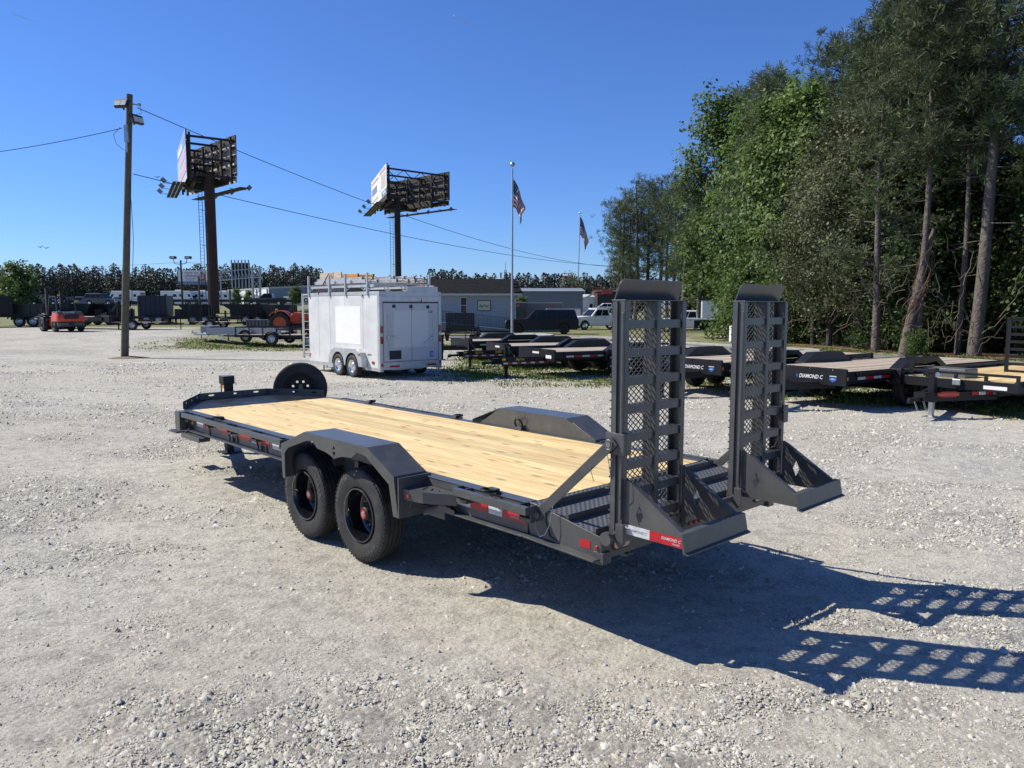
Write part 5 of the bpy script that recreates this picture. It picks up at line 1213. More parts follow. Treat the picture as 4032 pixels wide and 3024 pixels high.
# access ramp with timber rail in front of the office
t = thing('access_ramp', 'blue grey timber access ramp with balustrade along the office wall', 'ramp', (OX0, OY - 1.7, 0))
ra, rb = at_local(940), at_local(1100)
m = MB(); m.ext([(ra, .15), (rb, .15), (rb, .25), (ra, .95)], (0, 0, 0), (1, 0, 0), (0, 0, 1), (0, 1, 0), 1.5); part('ramp_deck', m, 'duskblue', t)
for dz in (.95, .22): m = MB(); m.bar((ra, -.05, .95 + dz), (rb, -.05, .25 + dz), .06, .11); part('hand_rail', m, 'duskblue', t)
n_ = 26; bl = MB(); bl.bx(-.05, .05, -.03, .03, 0, .85); bl = bl.mesh('baluster')
for k in range(n_):
    f = (k + .5) / n_; part('baluster', bl, 'duskblue', t, loc=(ra + (rb - ra) * f, -.04, .95 - .70 * f + .1))
# warehouse on the left, plain building behind the office, far white building
def shed(label, x, y, z, w_, d_, h, yaw, walls, roof, nd=0, name='warehouse'):
    t = thing(name, label, 'building', (x, y, z), yaw)
    m = MB(); m.bx(0, w_, 0, d_, 0, h); part('wall', m, walls, t)
    m = MB(); m.add([(-.3, -.3, h), (w_ + .3, -.3, h), (w_ + .3, d_ + .3, h), (-.3, d_ + .3, h), (-.3, d_ / 2, h + d_ * .05), (w_ + .3, d_ / 2, h + d_ * .05)], [[0, 1, 5, 4], [2, 3, 4, 5], [0, 4, 3], [1, 2, 5], [3, 2, 1, 0]]); part('roof', m, roof, t)
    for k in range(nd): m = MB(); x0 = w_ * (k + .3) / nd; m.bx(x0, x0 + w_ / nd * .35, -.06, 0, .1, h * .5); part('door', m, 'steel', t); 
    return t
a_ = sky_pt(581, 655, 165); b_ = sky_pt(492, 655, 190)
L_ = math.hypot(b_[0] - a_[0], b_[1] - a_[1])
t = thing('warehouse', 'long white metal warehouse with a shaded end wall coloured blue grey beyond the highway', 'building', (a_[0], a_[1], 2.2), 0)
u_ = Vector((b_[0] - a_[0], b_[1] - a_[1], 0)); v_ = Vector((12.5, 6.0, 0)); hh = sky_pt(581, 624, 165)[2] - 2.2
def pz(p, z): return (p.x, p.y, z)
O = Vector((0, 0, 0))
m = MB(); m.add([pz(O, 0), pz(u_, 0), pz(u_ + v_, 0), pz(v_, 0), pz(O, hh), pz(u_, hh - .2), pz(u_ + v_, hh), pz(v_, hh + .8)], [[0, 1, 5, 4], [1, 2, 6, 5], [2, 3, 7, 6]]); part('wall', m, 'white', t)
m = MB(); m.add([pz(O, 0), pz(v_, 0), pz(v_, hh + .8), pz(O, hh)], [[0, 1, 2, 3]]); part('end_wall', m, 'bluegrey', t)  # shade of the side away from the sun is put into the colour
m = MB(); k_ = u_.normalized() * -.4 ; m.add([pz(O, hh), pz(v_, hh + .8), pz(u_ + v_, hh + .5), pz(u_, hh), pz(O, hh + .35), pz(v_, hh + 1.15), pz(u_ + v_, hh + .9), pz(u_, hh + .35)], [[0, 1, 5, 4], [1, 2, 6, 5], [2, 3, 7, 6], [3, 0, 4, 7], [4, 5, 6, 7]]); part('roof', m, 'oldrail', t)
un = u_.normalized(); outn = Vector((un.y, -un.x, 0)); outn = outn if outn.y < 0 else -outn
for f in (.18, .5, .78):
    m = MB(); p = u_ * f + outn * .05; m.ext([(0, 0), (2.2, 0), (2.2, 2.4), (0, 2.4)], p, un, (0, 0, 1), outn, .06); part('door', m, 'steel', t)
for f in (.02, .25, .5, .75, .98): m = MB(); m.cyl(pz(u_ * f + outn * .1, 0), pz(u_ * f + outn * .1, hh), .12, 6); part('downpipe', m, 'darkrust', t)
pA = at(1110, 105)
shed('plain pale blue grey building right behind the office', at(1085, 100)[0], 100, 0, 10.5, 10, sky_pt(1130, 629, 100)[2], 0, 'bluegrey', 'bluegrey', 0)
t = shed('far low white building with a row of small windows', at(1205, 170)[0], 170, gz(20, 170), 18, 12, sky_pt(1250, 641, 170)[2] - gz(20, 170), 0, 'white', 'white', 0, 'shop_building')
for k in range(9): m = MB(); m.bx(7 + k * 1.1, 7.7 + k * 1.1, -.08, 0, 1.0, 1.9); w_ = part('window', m, 'alu', t); m = MB(); m.bx(7.05 + k * 1.1, 7.65 + k * 1.1, -.1, -.081, 1.06, 1.84); part('pane', m, 'glass', w_)
t = shed('dark brick building with a red sign beside the far white shop', at(1290, 165)[0], 165, gz(20, 165), 9, 10, sky_pt(1290, 630, 165)[2] - gz(20, 165), 0, 'darkrust', 'darkrust', 0, 'shop_building')
m = MB(); m.bx(.8, 3.2, -.15, 0, 4.0, 4.9); part('sign_panel', m, 'redp', t)
# restaurant sign on a pole, half hidden by the pines
sp_ = sky_pt(1337, 572, 120)
t = thing('pole_sign', 'white roadside sign with a red heart behind the pine branches', 'sign', (sp_[0], 120, 0))
m = MB(); m.bx(-.95, .95, -.2, .2, sp_[2] - .70, sp_[2] + .55); part('sign_panel', m, 'white', t); m = MB(); m.bx(-.95, .95, -.2, .2, sp_[2] + .60, sp_[2] + 1.15); part('sign_panel', m, 'white', t)
m = MB(); m.cyl((0, 0, 0), (0, 0, sp_[2] - .7), .2, 10); part('post', m, 'rust', t); m = MB(); m.bx(-.9, .9, -.2, .2, sp_[2] - 1.0, sp_[2] - .72); part('lower_panel', m, 'rust', t)
text('sign_lettering', 'ZAXBYS', .42, 'matblack', t, (-.85, -.21, sp_[2] + .72), (1, 0, 0), (0, 0, 1), 0, .01)
hrt = [(.0, -.42), (.36, -.08), (.42, .16), (.30, .34), (.12, .32), (0, .18), (-.12, .32), (-.30, .34), (-.42, .16), (-.36, -.08)]
m = MB(); m.ext([(x * 1.25, z * 1.25) for x, z in hrt], (-.1, -.205, sp_[2] - .08), (1, 0, 0), (0, 0, 1), (0, -1, 0), .02); part('heart_emblem', m, 'redp', t); m = MB(); m.ext([(x * .62, z * .62) for x, z in hrt], (-.1, -.228, sp_[2] - .08), (1, 0, 0), (0, 0, 1), (0, -1, 0), .012); part('heart_centre', m, 'white', t)

# ------------------------------------------------------------------ flagpoles and flags
def flag_mesh(h, fly, seed, lean):
    """hoist down the pole, cloth hanging in folds; returns (mesh, uv as colour index faces)"""
    r = random.Random(seed); nu, nv = 39, 26; vs = []; fs = []; mi = []
    for i in range(nu + 1):
        u = i / nu
        for j in range(nv + 1):
            v = j / nv                              # along the fly
            drop = lean[1] * v ** 1.15; out = lean[0] * (v ** .8) * (1 - .45 * u * v)
            x = out + .05 * math.sin(u * 9 + v * 7) * v; z = -u * h * (1 - .38 * v) - drop * fly
            y = .22 * math.sin(v * 11 + u * 2.4 + seed) * v ** .6 + .10 * math.sin(u * 7 + v * 3)
            vs.append((x, y, z))
    for i in range(nu):
        for j in range(nv):
            fs.append([i * (nv + 1) + j, i * (nv + 1) + j + 1, (i + 1) * (nv + 1) + j + 1, (i + 1) * (nv + 1) + j])
            st = int(i * 13 / nu); cant = i < nu * 7 / 13 and j < nv * .4
            if cant: mi.append(3 if (i % 3 == 1 and (j + i // 3) % 2 == 0) else 2)
            else: mi.append(0 if st % 2 == 0 else 1)
    m = MB(); m.v = vs; m.f = fs; m.mi = mi; return m
M['flagred'] = mat('flag_red', (.33, .02, .035), .8); M['flagwhite'] = mat('flag_white', (.62, .62, .60), .8); M['flagblue'] = mat('flag_blue', (.02, .03, .09), .8)
def flagpole(label, px, Y, top, zb, r, flabel, h, fly, lean, tpx, m_, hz):
    x, y, z = at(px, Y, zb); H = sky_pt(tpx, top, Y)[2]
    t = thing('flagpole', label, 'flagpole', (x, y, zb))
    lx = sky_pt(tpx, top, Y)[0] - x
    m = MB(); m.tube([(0, 0, 0), (lx, 0, H - zb - .25)], [r, r * .55], 14); part('pole', m, m_, t, smooth=True)
    m = MB(); m.lathe([(0, -.16)] + [(.16 * math.sin(a), -.16 * math.cos(a)) for a in np.linspace(.1, PI - .1, 9)] + [(0, .16)], (lx, 0, H - zb), (0, 0, 1), 14); part('finial', m, 'steel', t, smooth=True)
    f = part('flag', flag_mesh(h, fly, int(px), lean), ['flagred', 'flagwhite', 'flagblue', 'flagwhite'], None, smooth=True, loc=(x + lx * .9 + .06, y, hz)); f.data.polygons.foreach_set('use_smooth', [True] * len(f.data.polygons))
    tag(f, flabel, 'flag')
    return t
flagpole('tall grey flagpole rising from the round concrete planter by the dark pickup', 1106, 50, 355, .38, .085, 'striped flag with stars hanging limp from the near flagpole', 1.75, 1.9, (.75, .95), 1107, 'oldrail', sky_pt(1108, 387, 50)[2])
flagpole('slim pale flagpole rising behind the bare tree', 1247, 112, 460, 1.0, .10, 'striped flag hanging limp from the far slim flagpole', 2.6, 3.2, (1.25, 1.1), 1253, 'oldrail', sky_pt(1253, 468, 112)[2])
t = thing('planter', 'round grey concrete planter at the foot of the near flagpole', 'planter', at(1106, 50, 0))
m = MB(); m.lathe([(0, .33), (2.55, .30), (2.6, .36), (2.75, .36), (2.8, .30), (2.8, -.1)], (0, 0, 0), (0, 0, 1), 40); part('rim', m, 'concrete', t)
# lattice mast far away
mx_, my_, mz_ = sky_pt(1092, 583, 420)
t = thing('radio_mast', 'slim pale lattice mast far beyond the office roof', 'mast', (mx_, my_, 0))
for sx, sy in ((-1, -1), (1, -1), (0, 1)): m = MB(); m.bar((sx * 1.2, sy * 1.2, 0), (sx * .5, sy * .5, mz_), .3, .3); part('mast_leg', m, 'oldrail', t)
for k in range(10): z = mz_ * (.3 + .07 * k); m = MB(); m.bx(-1, 1, -1, 1, z, z + .25); part('mast_ring', m, 'oldrail', t)
for a in range(3): m = MB(); m.bx(-3 + a * 2.4, -2 + a * 2.4, -1.5, -.8, mz_ - 4.5, mz_ - 1.5); part('antenna', m, 'oldrail', t)
m = MB(); m.cyl((0, 0, mz_ - 1), (0, 0, mz_ + 4), .2, 6); part('mast_tip', m, 'oldrail', t)
# birds
for i, (px, py) in enumerate(((87, 534), (100, 536), (340, 383))):
    p = sky_pt(px, py, 70); m = MB(); m.add([(-.35, 0, .12), (0, .06, 0), (.35, 0, .12), (0, -.08, .02), (0, .0, -.05)], [[0, 1, 4], [0, 4, 3], [1, 2, 4], [4, 2, 3], [0, 3, 1], [1, 3, 2]])
    o = part('bird', m, 'matblack', None, loc=p); tag(o, ['dark bird gliding low above the trees at the far left', 'smaller dark bird beside the one low at the left', 'dark bird flying between the wooden pole and the rusty billboard'][i], 'bird', 'birds in the sky')
# condensation trails, kilometres up
M['trail'] = mat('ice_trail', (.9, .92, .95), 1.0)
tm = M['trail']; n, l = tm.node_tree.nodes, tm.node_tree.links
tr = n.new('ShaderNodeBsdfTransparent'); mxs = n.new('ShaderNodeMixShader'); tl = n.new('ShaderNodeBsdfTranslucent'); tl.inputs[0].default_value = (.95, .97, 1, 1); mxs.inputs[0].default_value = .22
l.new(tr.outputs[0], mxs.inputs[1]); l.new(n['Principled BSDF'].outputs[0], mxs.inputs[2]); l.new(mxs.outputs[0], n['Material Output'].inputs[0])
for i, (a, b) in enumerate((((981, 34), (1058, 76)), ((25, 28), (80, 49)))):
    A, B = sky_pt(*a, 9000), sky_pt(*b, 9400); m = MB(); m.tube([A, Vector(A).lerp(Vector(B), .15), Vector(A).lerp(Vector(B), .6), B], [9, 11, 8, 2], 6); o = part('vapour_trail', m, tm, None, smooth=True); tag(o, ['thin white vapour trail high above the billboards', 'faint vapour trail in the top left corner of the sky'][i], 'vapour trail')
# ------------------------------------------------------------------ road vehicles
def vehicle(label, loc, yaw, paint, kind='pickup', s=1.0, grp=None, rim='chrome', name=None, trim='matblack'):
    D = dict(pickup=(5.9, 2.0, 1.95, .41), topper=(5.9, 2.0, 2.0, .41), suv=(5.3, 2.0, 1.9, .39), sedan=(4.7, 1.82, 1.48, .33), van=(6.4, 2.2, 2.9, .36))[kind]
    Lg, Wd, Ht, wr = D; h = Lg / 2; w = Wd / 2
    t = thing(name or ('parked_van' if kind == 'van' else 'parked_car' if kind in ('sedan', 'suv') else 'pickup_truck'), label, {'pickup': 'pickup', 'topper': 'pickup', 'suv': 'car', 'sedan': 'car', 'van': 'motorhome'}[kind], loc, yaw, grp)
    t.scale = (s, s, s)
    fx, rx = h - .95, -h + 1.15
    belt = {'pickup': 1.25, 'topper': 1.25, 'suv': 1.18, 'sedan': .92, 'van': 1.3}[kind]; hood = belt - (.02 if kind in ('pickup', 'topper') else .12); low = wr * .95
    def arch(xc): return [(xc + wr * 1.22 * math.cos(a), max(low, wr + wr * 1.22 * math.sin(a))) for a in np.linspace(PI, 0, 11)]
    bot = [(-h, low + .15), (-h + .1, low)] + arch(rx) + arch(fx) + [(h - .12, low), (h, low + .12)]
    top = [(h, hood - .25), (h - .12, hood - .06), (h - 1.5, hood + .04), (h - 1.6, belt), (-h + .02, belt), (-h, belt - .1)]
    if kind == 'van': top = [(h, 1.0), (h - .5, 1.25), (-h, 1.25)]
    m = MB(); m.ext(bot + top, (0, -w, 0), (1, 0, 0), (0, 0, 1), (0, 1, 0), Wd)
    part('body', m, paint, t, bevel=.05)
    m = MB(); m.bx(-h + .3, h - .3, -w + .22, w - .22, low - .02, belt - .25); part('underbody', m, 'matblack', t)
    # cab: lofted greenhouse
    xb1, xt1 = h - 1.62, h - 2.35
    xb0, xt0 = {'pickup': (-.75, -.62), 'topper': (-h + .06, -h + .35), 'suv': (-h + .05, -h + .45), 'sedan': (-h + .55, -h + 1.35), 'van': (-h, -h + .05)}[kind]
    if kind == 'van': xb1, xt1 = h - .12, h - .75
    if kind == 'sedan': xb1, xt1 = h - 1.35, h - 2.2
    yb, yt = w - .04, w - (.05 if kind == 'van' else .24); zb, ztp = belt - .02, Ht
    V = [(xb0, -yb, zb), (xb1, -yb, zb), (xb1, yb, zb), (xb0, yb, zb), (xt0, -yt, ztp), (xt1, -yt, ztp), (xt1, yt, ztp), (xt0, yt, ztp)]
    m = MB(); m.add(V, [[0, 1, 5, 4], [1, 2, 6, 5], [2, 3, 7, 6], [3, 0, 4, 7], [4, 5, 6, 7], [3, 2, 1, 0]]); part('cab', m, paint, t, bevel=.06)
    def sidepane(sy, s0, s1, v0, v1, nm='side_window'):
        def P(f, v):
            xa = xb0 + (xb1 - xb0) * f; xc = xt0 + (xt1 - xt0) * f; return (xa + (xc - xa) * v, sy * (yb + (yt - yb) * v + .006), zb + (ztp - zb) * v)
        m = MB(); q = [P(s0, v0), P(s1, v0), P(s1, v1), P(s0, v1)]; m.add(q + [(a, b - sy * .02, c) for a, b, c in q], [[0, 1, 2, 3], [7, 6, 5, 4], [0, 4, 5, 1], [1, 5, 6, 2], [2, 6, 7, 3], [3, 7, 4, 0]]); part(nm, m, 'glass', t)
    ww = {'pickup': ((.08, .46), (.50, .90)), 'topper': ((.05, .38), (.46, .68), (.70, .92)), 'suv': ((.06, .32), (.36, .62), (.66, .91)), 'sedan': ((.10, .46), (.50, .88)), 'van': ((.12, .22), (.40, .52), (.60, .70), (.88, .96))}[kind]
    for sy in (1, -1):
        for a, b in ww: sidepane(sy, a, b, .30 if kind == 'van' else .10, .60 if kind == 'van' else .84)
    def endpane(xb, xt, sgn, v0, v1, nm):
        def P(y, v): return (xb + (xt - xb) * v + sgn * .008, y * (yb + (yt - yb) * v), zb + (ztp - zb) * v)
        m = MB(); q = [P(-.88, v0), P(.88, v0), P(.88, v1), P(-.88, v1)]; m.add(q + [(a - sgn * .02, b, c) for a, b, c in q], [[0, 1, 2, 3], [7, 6, 5, 4], [0, 4, 5, 1], [1, 5, 6, 2], [2, 6, 7, 3], [3, 7, 4, 0]]); part(nm, m, 'glass', t)
    endpane(xb1, xt1, 1, .06, .45 if kind == 'van' else .90, 'windscreen'); endpane(xb0, xt0, -1, .12, .82, 'rear_window')
    if kind == 'van':
        for sy in (1, -1): m = MB(); m.bx(-h + .2, h - 1.2, sy * (w - .05), sy * (w - .03), 1.0, 1.12); m.bx(-h + .4, h - 2.2, sy * (w - .05), sy * (w - .028), 1.22, 1.34); part('side_stripe', m, 'greyp', t)
        m = MB(); m.bx(-.6, .5, -.4, .4, Ht, Ht + .22); part('roof_unit', m, 'white', t, bevel=.05)
    for sy in (1, -1):
        for x in (fx, rx): simple_wheel(t, (x, sy * (w - .13), wr), wr, .25, rim, sy, .03, rr=.64)
        m = MB(); m.bx(h - .10, h + .012, sy * (w - .05) - .30 * (sy > 0), sy * (w - .05) + .30 * (sy < 0), hood - .34, hood - .14); part('headlight', m, 'lampglass', t, bevel=.02)
        m = MB(); m.bx(-h - .012, -h + .10, sy * (w - .03) - .16 * (sy > 0), sy * (w - .03) + .16 * (sy < 0), belt - .42, belt - .10); part('tail_light', m, 'redlens', t)
        m = MB(); m.bx(xb1 - .45, xb1 - .25, sy * (w + .0) if sy > 0 else sy * (w + .24), sy * (w + .24) if sy > 0 else 0 - w, belt + .02, belt + .24); part('wing_mirror', m, trim, t, bevel=.03)
        m = MB(); m.bx(-.2, .05, sy * w, sy * (w + .015), belt - .18, belt - .14); part('door_handle', m, trim, t)
    m = MB(); m.bx(h - .06, h + .015, -.58, .58, hood - .50, hood - .12)
    for k in range(5): m.bx(h + .014, h + .03, -.55, .55, hood - .47 + k * .075, hood - .44 + k * .075, 1)
    part('grille', m, ['matblack', 'chrome' if rim == 'chrome' else 'matblack'], t)
    m = MB(); m.bx(h - .1, h + .10, -w + .04, w - .04, low + .06, low + .28); part('front_bumper', m, 'chrome' if rim == 'chrome' else trim, t, bevel=.03)
    m = MB(); m.bx(-h - .10, -h + .1, -w + .06, w - .06, low + .08, low + .26); part('rear_bumper', m, 'chrome' if rim == 'chrome' else trim, t, bevel=.03)
    if kind == 'pickup':
        m = MB(); m.bx(-h + .08, -.80, -w + .1, w - .1, belt - .02, belt + .012); part('bed_cover', m, 'matblack', t)
    return t
vehicle('dark navy pickup with a covered bed parked by the flagpole', at(1172, 61, 0), R(174), 'navy', 'topper', .97, rim='black')
vehicle('white pickup with a big chrome grille parked behind the dark navy pickup', at(1292, 73, 0), R(205), 'white', 'pickup', 1.02)
vehicle('silver white pickup seen between the two raised ramps', at(1487, 66, 0), R(172), 'white', 'pickup', .95)
vehicle('small white car parked beyond the white pickup', (at(1304, 115)[0], 115, 1.2), R(180), 'white', 'sedan', 1.0)
M['silver'] = mat('silver_paint', (.36, .365, .37), .4, .3); M['darkred'] = mat('dark_red_paint', (.16, .02, .02), .3, coat=.4); M['charcoal'] = mat('charcoal_paint', (.02, .022, .026), .25, coat=.5); M['bluecar'] = mat('dark_blue_paint', (.015, .03, .10), .25, coat=.5)
zr = 2.3
def road_car(label, px, Y, paint, kind, yaw, grp='vehicles along the far highway', s=1.0): p = sky_pt(px, 659, Y); return vehicle(label, (p[0], Y, gz(p[0], Y)), yaw, paint, kind, s, grp)
road_car('big dark sport utility parked behind the forklift mast and dump trailers', 222, 118, 'charcoal', 'suv', R(-8))
road_car('dark saloon parked behind the black mast of the forklift', 147, 122, 'charcoal', 'sedan', R(-5))
road_car('dark blue car parked beyond the forklift mast', 172, 126, 'bluecar', 'sedan', R(175))
road_car('dark blue car half hidden between the green tree and the forklift mast', 101, 120, 'bluecar', 'suv', R(0), s=.9)
road_car('dark car at the left of the wooden pole beyond the big sport utility', 254, 130, 'bluecar', 'sedan', R(180))
road_car('black pickup parked before the white warehouse', 581, 122, 'charcoal', 'pickup', R(185))
p_ = sky_pt(643, 648, 150); vehicle('old white pickup parked higher beside the warehouse end wall', (p_[0], 150, 3.1), R(10), 'white', 'pickup', .85, 'vehicles along the far highway')
m = MB(); q_ = part('grass_bank', MB().bx(-7, 7, -3, 3, 0, .8), M['ground'], None, loc=(p_[0], 150, 2.3)); q_['kind'] = 'structure'
for i, (px, Y, lb) in enumerate(((388, 150, 'white motorhome just left of the small far billboard post'), (437, 152, 'white motorhome beneath the small far billboard'), (484, 156, 'white motorhome right of the rusty billboard column'), (275, 150, 'white motorhome just right of the wooden pole'))):
    road_car(lb, px, Y, 'white', 'van', R(178 if i % 2 else 2), 'motorhomes beyond the highway')
# guard rail on the bank
t = thing('guard_rail', 'dark steel guard rail along the far highway bank', 'guard rail', (0, 0, 0))
ga, gb = at(300, 112), at(632, 112)
m = MB(); m.bar((ga[0], 112, gz(*ga[:2]) + .72), (gb[0], 112, gz(*gb[:2]) + .72), .08, .34); part('rail', m, 'darkrust', t)
pm = MB(); pm.bx(-.08, .08, .05, .2, 0, .95); pm = pm.mesh('post')
for k in range(14): x = ga[0] + (gb[0] - ga[0]) * k / 13; part('post', pm, 'darkrust', t, loc=(x, 112, gz(x, 112)))
for i, (px, lb) in enumerate(((432, 'grey timber post right of the lamp post'), (498, 'dark post right of the rusty column'), (1000, ''))):
    if not lb: continue
    a = sky_pt(px, 668, 80); m = MB(); m.cyl((0, 0, -.5), (0, 0, 2.0 if i else 3.4), .11, 8); o = part('timber_post', m, 'polewood', None, loc=a); tag(o, lb, 'post')

# ------------------------------------------------------------------ other trailers
def dump(label, loc, yaw, L=3.6, W=2.1, zb=.75, H=1.0, paint='matblack', slope=0.0, ramp=False, grp='dump trailers along the lot edge', ribs=6):
    t = thing('dump_trailer', label, 'trailer', loc, yaw, grp); w = W / 2; t.scale = (1.2, 1.2, 1.2)
    prof = [(0, zb), (-L + slope * .4, zb), (-L, zb + H * .35 if slope else zb), (-L, zb + H), (slope, zb + H)]
    for sy in (1, -1):
        m = MB(); m.ext(prof, (0, sy * w, 0), (1, 0, 0), (0, 0, 1), (0, -sy, 0), .04); part('side_wall', m, paint, t)
        m = MB(); m.bx(-L, .0, sy * w, sy * (w + .06), zb + H - .08, zb + H); m.bx(-L, 0, sy * w, sy * (w + .05), zb - .02, zb + .06); part('side_rail', m, paint, t)
        for k in range(ribs): x = -.1 - k * (L - .2) / (ribs - 1); m = MB(); m.bx(x - .035, x + .035, sy * w, sy * (w + .05), zb + .06, zb + H - .08); part('side_rib', m, paint, t)
    m = MB(); m.bx(-L, 0, -w, w, zb - .05, zb); part('bed_floor', m, paint, t)
    m = MB(); m.ext([(0, zb), (.04, zb), (slope + .04, zb + H), (slope, zb + H)], (0, -w, 0), (1, 0, 0), (0, 0, 1), (0, 1, 0), W); part('front_wall', m, paint, t)
    m = MB(); m.bx(-L - .04, -L, -w, w, zb + .05, zb + H - .02); 
    for k in range(4): y = -w + .1 + k * (W - .2) / 3; m.bx(-L - .09, -L - .04, y - .04, y + .04, zb + .05, zb + H - .05)
    part('tail_gate', m, paint, t)
    m = MB()
    for y in (-.5, .5): m.bx(-L, 1.1, y - .05, y + .05, zb - .25, zb - .06)
    m.bar((1.0, -.5, zb - .18), (1.7, 0, zb - .2), .1, .14); m.bar((1.0, .5, zb - .18), (1.7, 0, zb - .2), .1, .14); m.bx(.45, .95, -.4, .4, zb - .1, zb + .45); m.bx(1.35, 1.47, -.06, .06, .02, zb + .4); part('chassis', m, paint, t)
    m = MB(); m.bx(1.28, 1.54, -.12, .12, 0, .02); m.bx(1.37, 1.45, -.04, .04, .02, .4); part('jack_leg', m, 'black', t)
    for sy in (1, -1):
        m = MB(); m.ext([(-L * .5 + .9, zb - .2), (-L * .5 + .75, zb + .05), (-L * .5 - .75, zb + .05), (-L * .5 - .9, zb - .2), (-L * .5 - .9, zb - .23), (-L * .5 - .7, zb + .02), (-L * .5 + .7, zb + .02), (-L * .5 + .9, zb - .23)], (0, sy * (w - .05), 0), (1, 0, 0), (0, 0, 1), (0, sy, 0), .26); part('mudguard', m, paint, t)
        for dx_ in (-.42, .42): simple_wheel(t, (-L * .5 + dx_, sy * (w + .06), .36), .36, .22, 'steel', sy)
        m = MB(); m.bx(-L - .05, -L - .02, sy * w - .15 * (sy > 0), sy * w + .15 * (sy < 0), zb - .18, zb - .1); part('tail_lamp', m, 'redlens', t)
    if ramp:
        m = MB(); m.bar((-L, 0, zb + .1), (-L - 1.5, 0, zb + 1.1), W - .2, .06); part('ramp_gate', m, paint, t)
    return t
def dpos(px, py): return gp(px, py, 40, 90)
M['dumpblue'] = mat('dark_blue_steel', (.008, .013, .032), .45, var=.1); M['olivedark'] = mat('dark_olive_steel', (.020, .022, .016), .5, var=.2)
dump('black dump trailer cut off by the left edge, beside the green tree', dpos(24, 706), R(40), 3.0, 2.1, .9, 1.15, 'black')
dump('dark olive dump trailer standing between the green tree and the forklift', dpos(112, 705), R(12), 2.3, 2.0, .7, .85, 'olivedark')
dump('dark dump trailer with a sloping end right behind the forklift', dpos(196, 702), R(8), 2.1, 2.0, .72, .85, 'olivedark', .4)
dump('black dump trailer with its ramp raised, just left of the wooden pole', dpos(260, 701), R(5), 1.5, 2.0, .7, .85, 'black', 0, True)
dump('tall dark blue dump trailer just right of the wooden pole', dpos(368, 701), R(10), 1.9, 2.0, .72, 1.45, 'dumpblue', .0)
dump('black dump trailer with sloping front left of the rusty column', dpos(422, 701), R(185), 1.2, 2.0, .66, .85, 'black', .9)
dump('black dump trailer with long sloping front right of the rusty column', dpos(530, 702), R(184), 1.5, 2.0, .66, .88, 'black', 1.4)
dump('black dump trailer behind the orange tractor', dpos(590, 702), R(183), 1.5, 2.0, .66, .82, 'matblack', .6)
# gooseneck flatbed
g_ = gp(250, 711, 40, 90)
t = thing('gooseneck_trailer', 'long flat gooseneck trailer with wooden deck passing behind the wooden pole', 'trailer', (g_[0] - .3, g_[1], g_[2]), R(-20))
for i in range(10): m = MB(); m.bx(-6.2, -.6, -1.1 + i * .22 + .006, -1.1 + (i + 1) * .22 - .006, .86, .90); part('deck_board', m, 'oldwood', t)
for sy in (1, -1): m = MB(); m.bx(-6.3, .4, sy * 1.1 - .04, sy * 1.1 + .04, .62, .88); m.bx(-6.3, .4, sy * .5 - .05, sy * .5 + .05, .50, .84); part('side_rail', m, 'black', t)
m = MB(); m.bx(-6.3, -6.2, -1.1, 1.1, .6, .9); m.ext([(-.6, .55), (.6, .9), (.6, 1.25), (-.6, .9)], (0, -.9, 0), (1, 0, 0), (0, 0, 1), (0, 1, 0), 1.8); part('dovetail_frame', m, 'black', t)
for sy in (1, -1): m = MB(); m.bar((.2, sy * .5, .85), (1.4, sy * .5, 1.9), .12, .22); m.bar((1.4, sy * .5, 1.9), (2.6, sy * .1, 1.9), .12, .22); m.bx(1.3, 1.42, sy * .62 - .06, sy * .62 + .06, .3, 1.5); m.bx(1.22, 1.5, sy * .62 - .12, sy * .62 + .12, 0, .03); m.bx(1.33, 1.39, sy * .62 - .04, sy * .62 + .04, .03, .5); part('neck', m, 'black', t)
m = MB(); m.bx(.25, 1.2, -1.05, 1.05, .50, .98); part('tool_box', m, 'olivedark', t, bevel=.03)
m = MB(); m.bx(1.6, 2.3, -.56, -.55, 1.75, 2.0); part('name_panel', m, 'blue', t); text('name_lettering', 'DIAMOND C', .14, 'label', t, (1.62, -.565, 1.82), (1, 0, 0), (0, 0, 1), .2, .003, width=.75)
for k in range(10): m = MB(); m.bx(-6.2 + k * .55, -5.9 + k * .55, -1.145, -1.141, .70, .78); part('reflector_tape', m, 'red' if k % 2 else 'white_t', t)
for sy in (1, -1):
    for x in (-4.9, -4.0): simple_wheel(t, (x, sy * .95, .42), .42, .30, 'chrome', sy, .02)

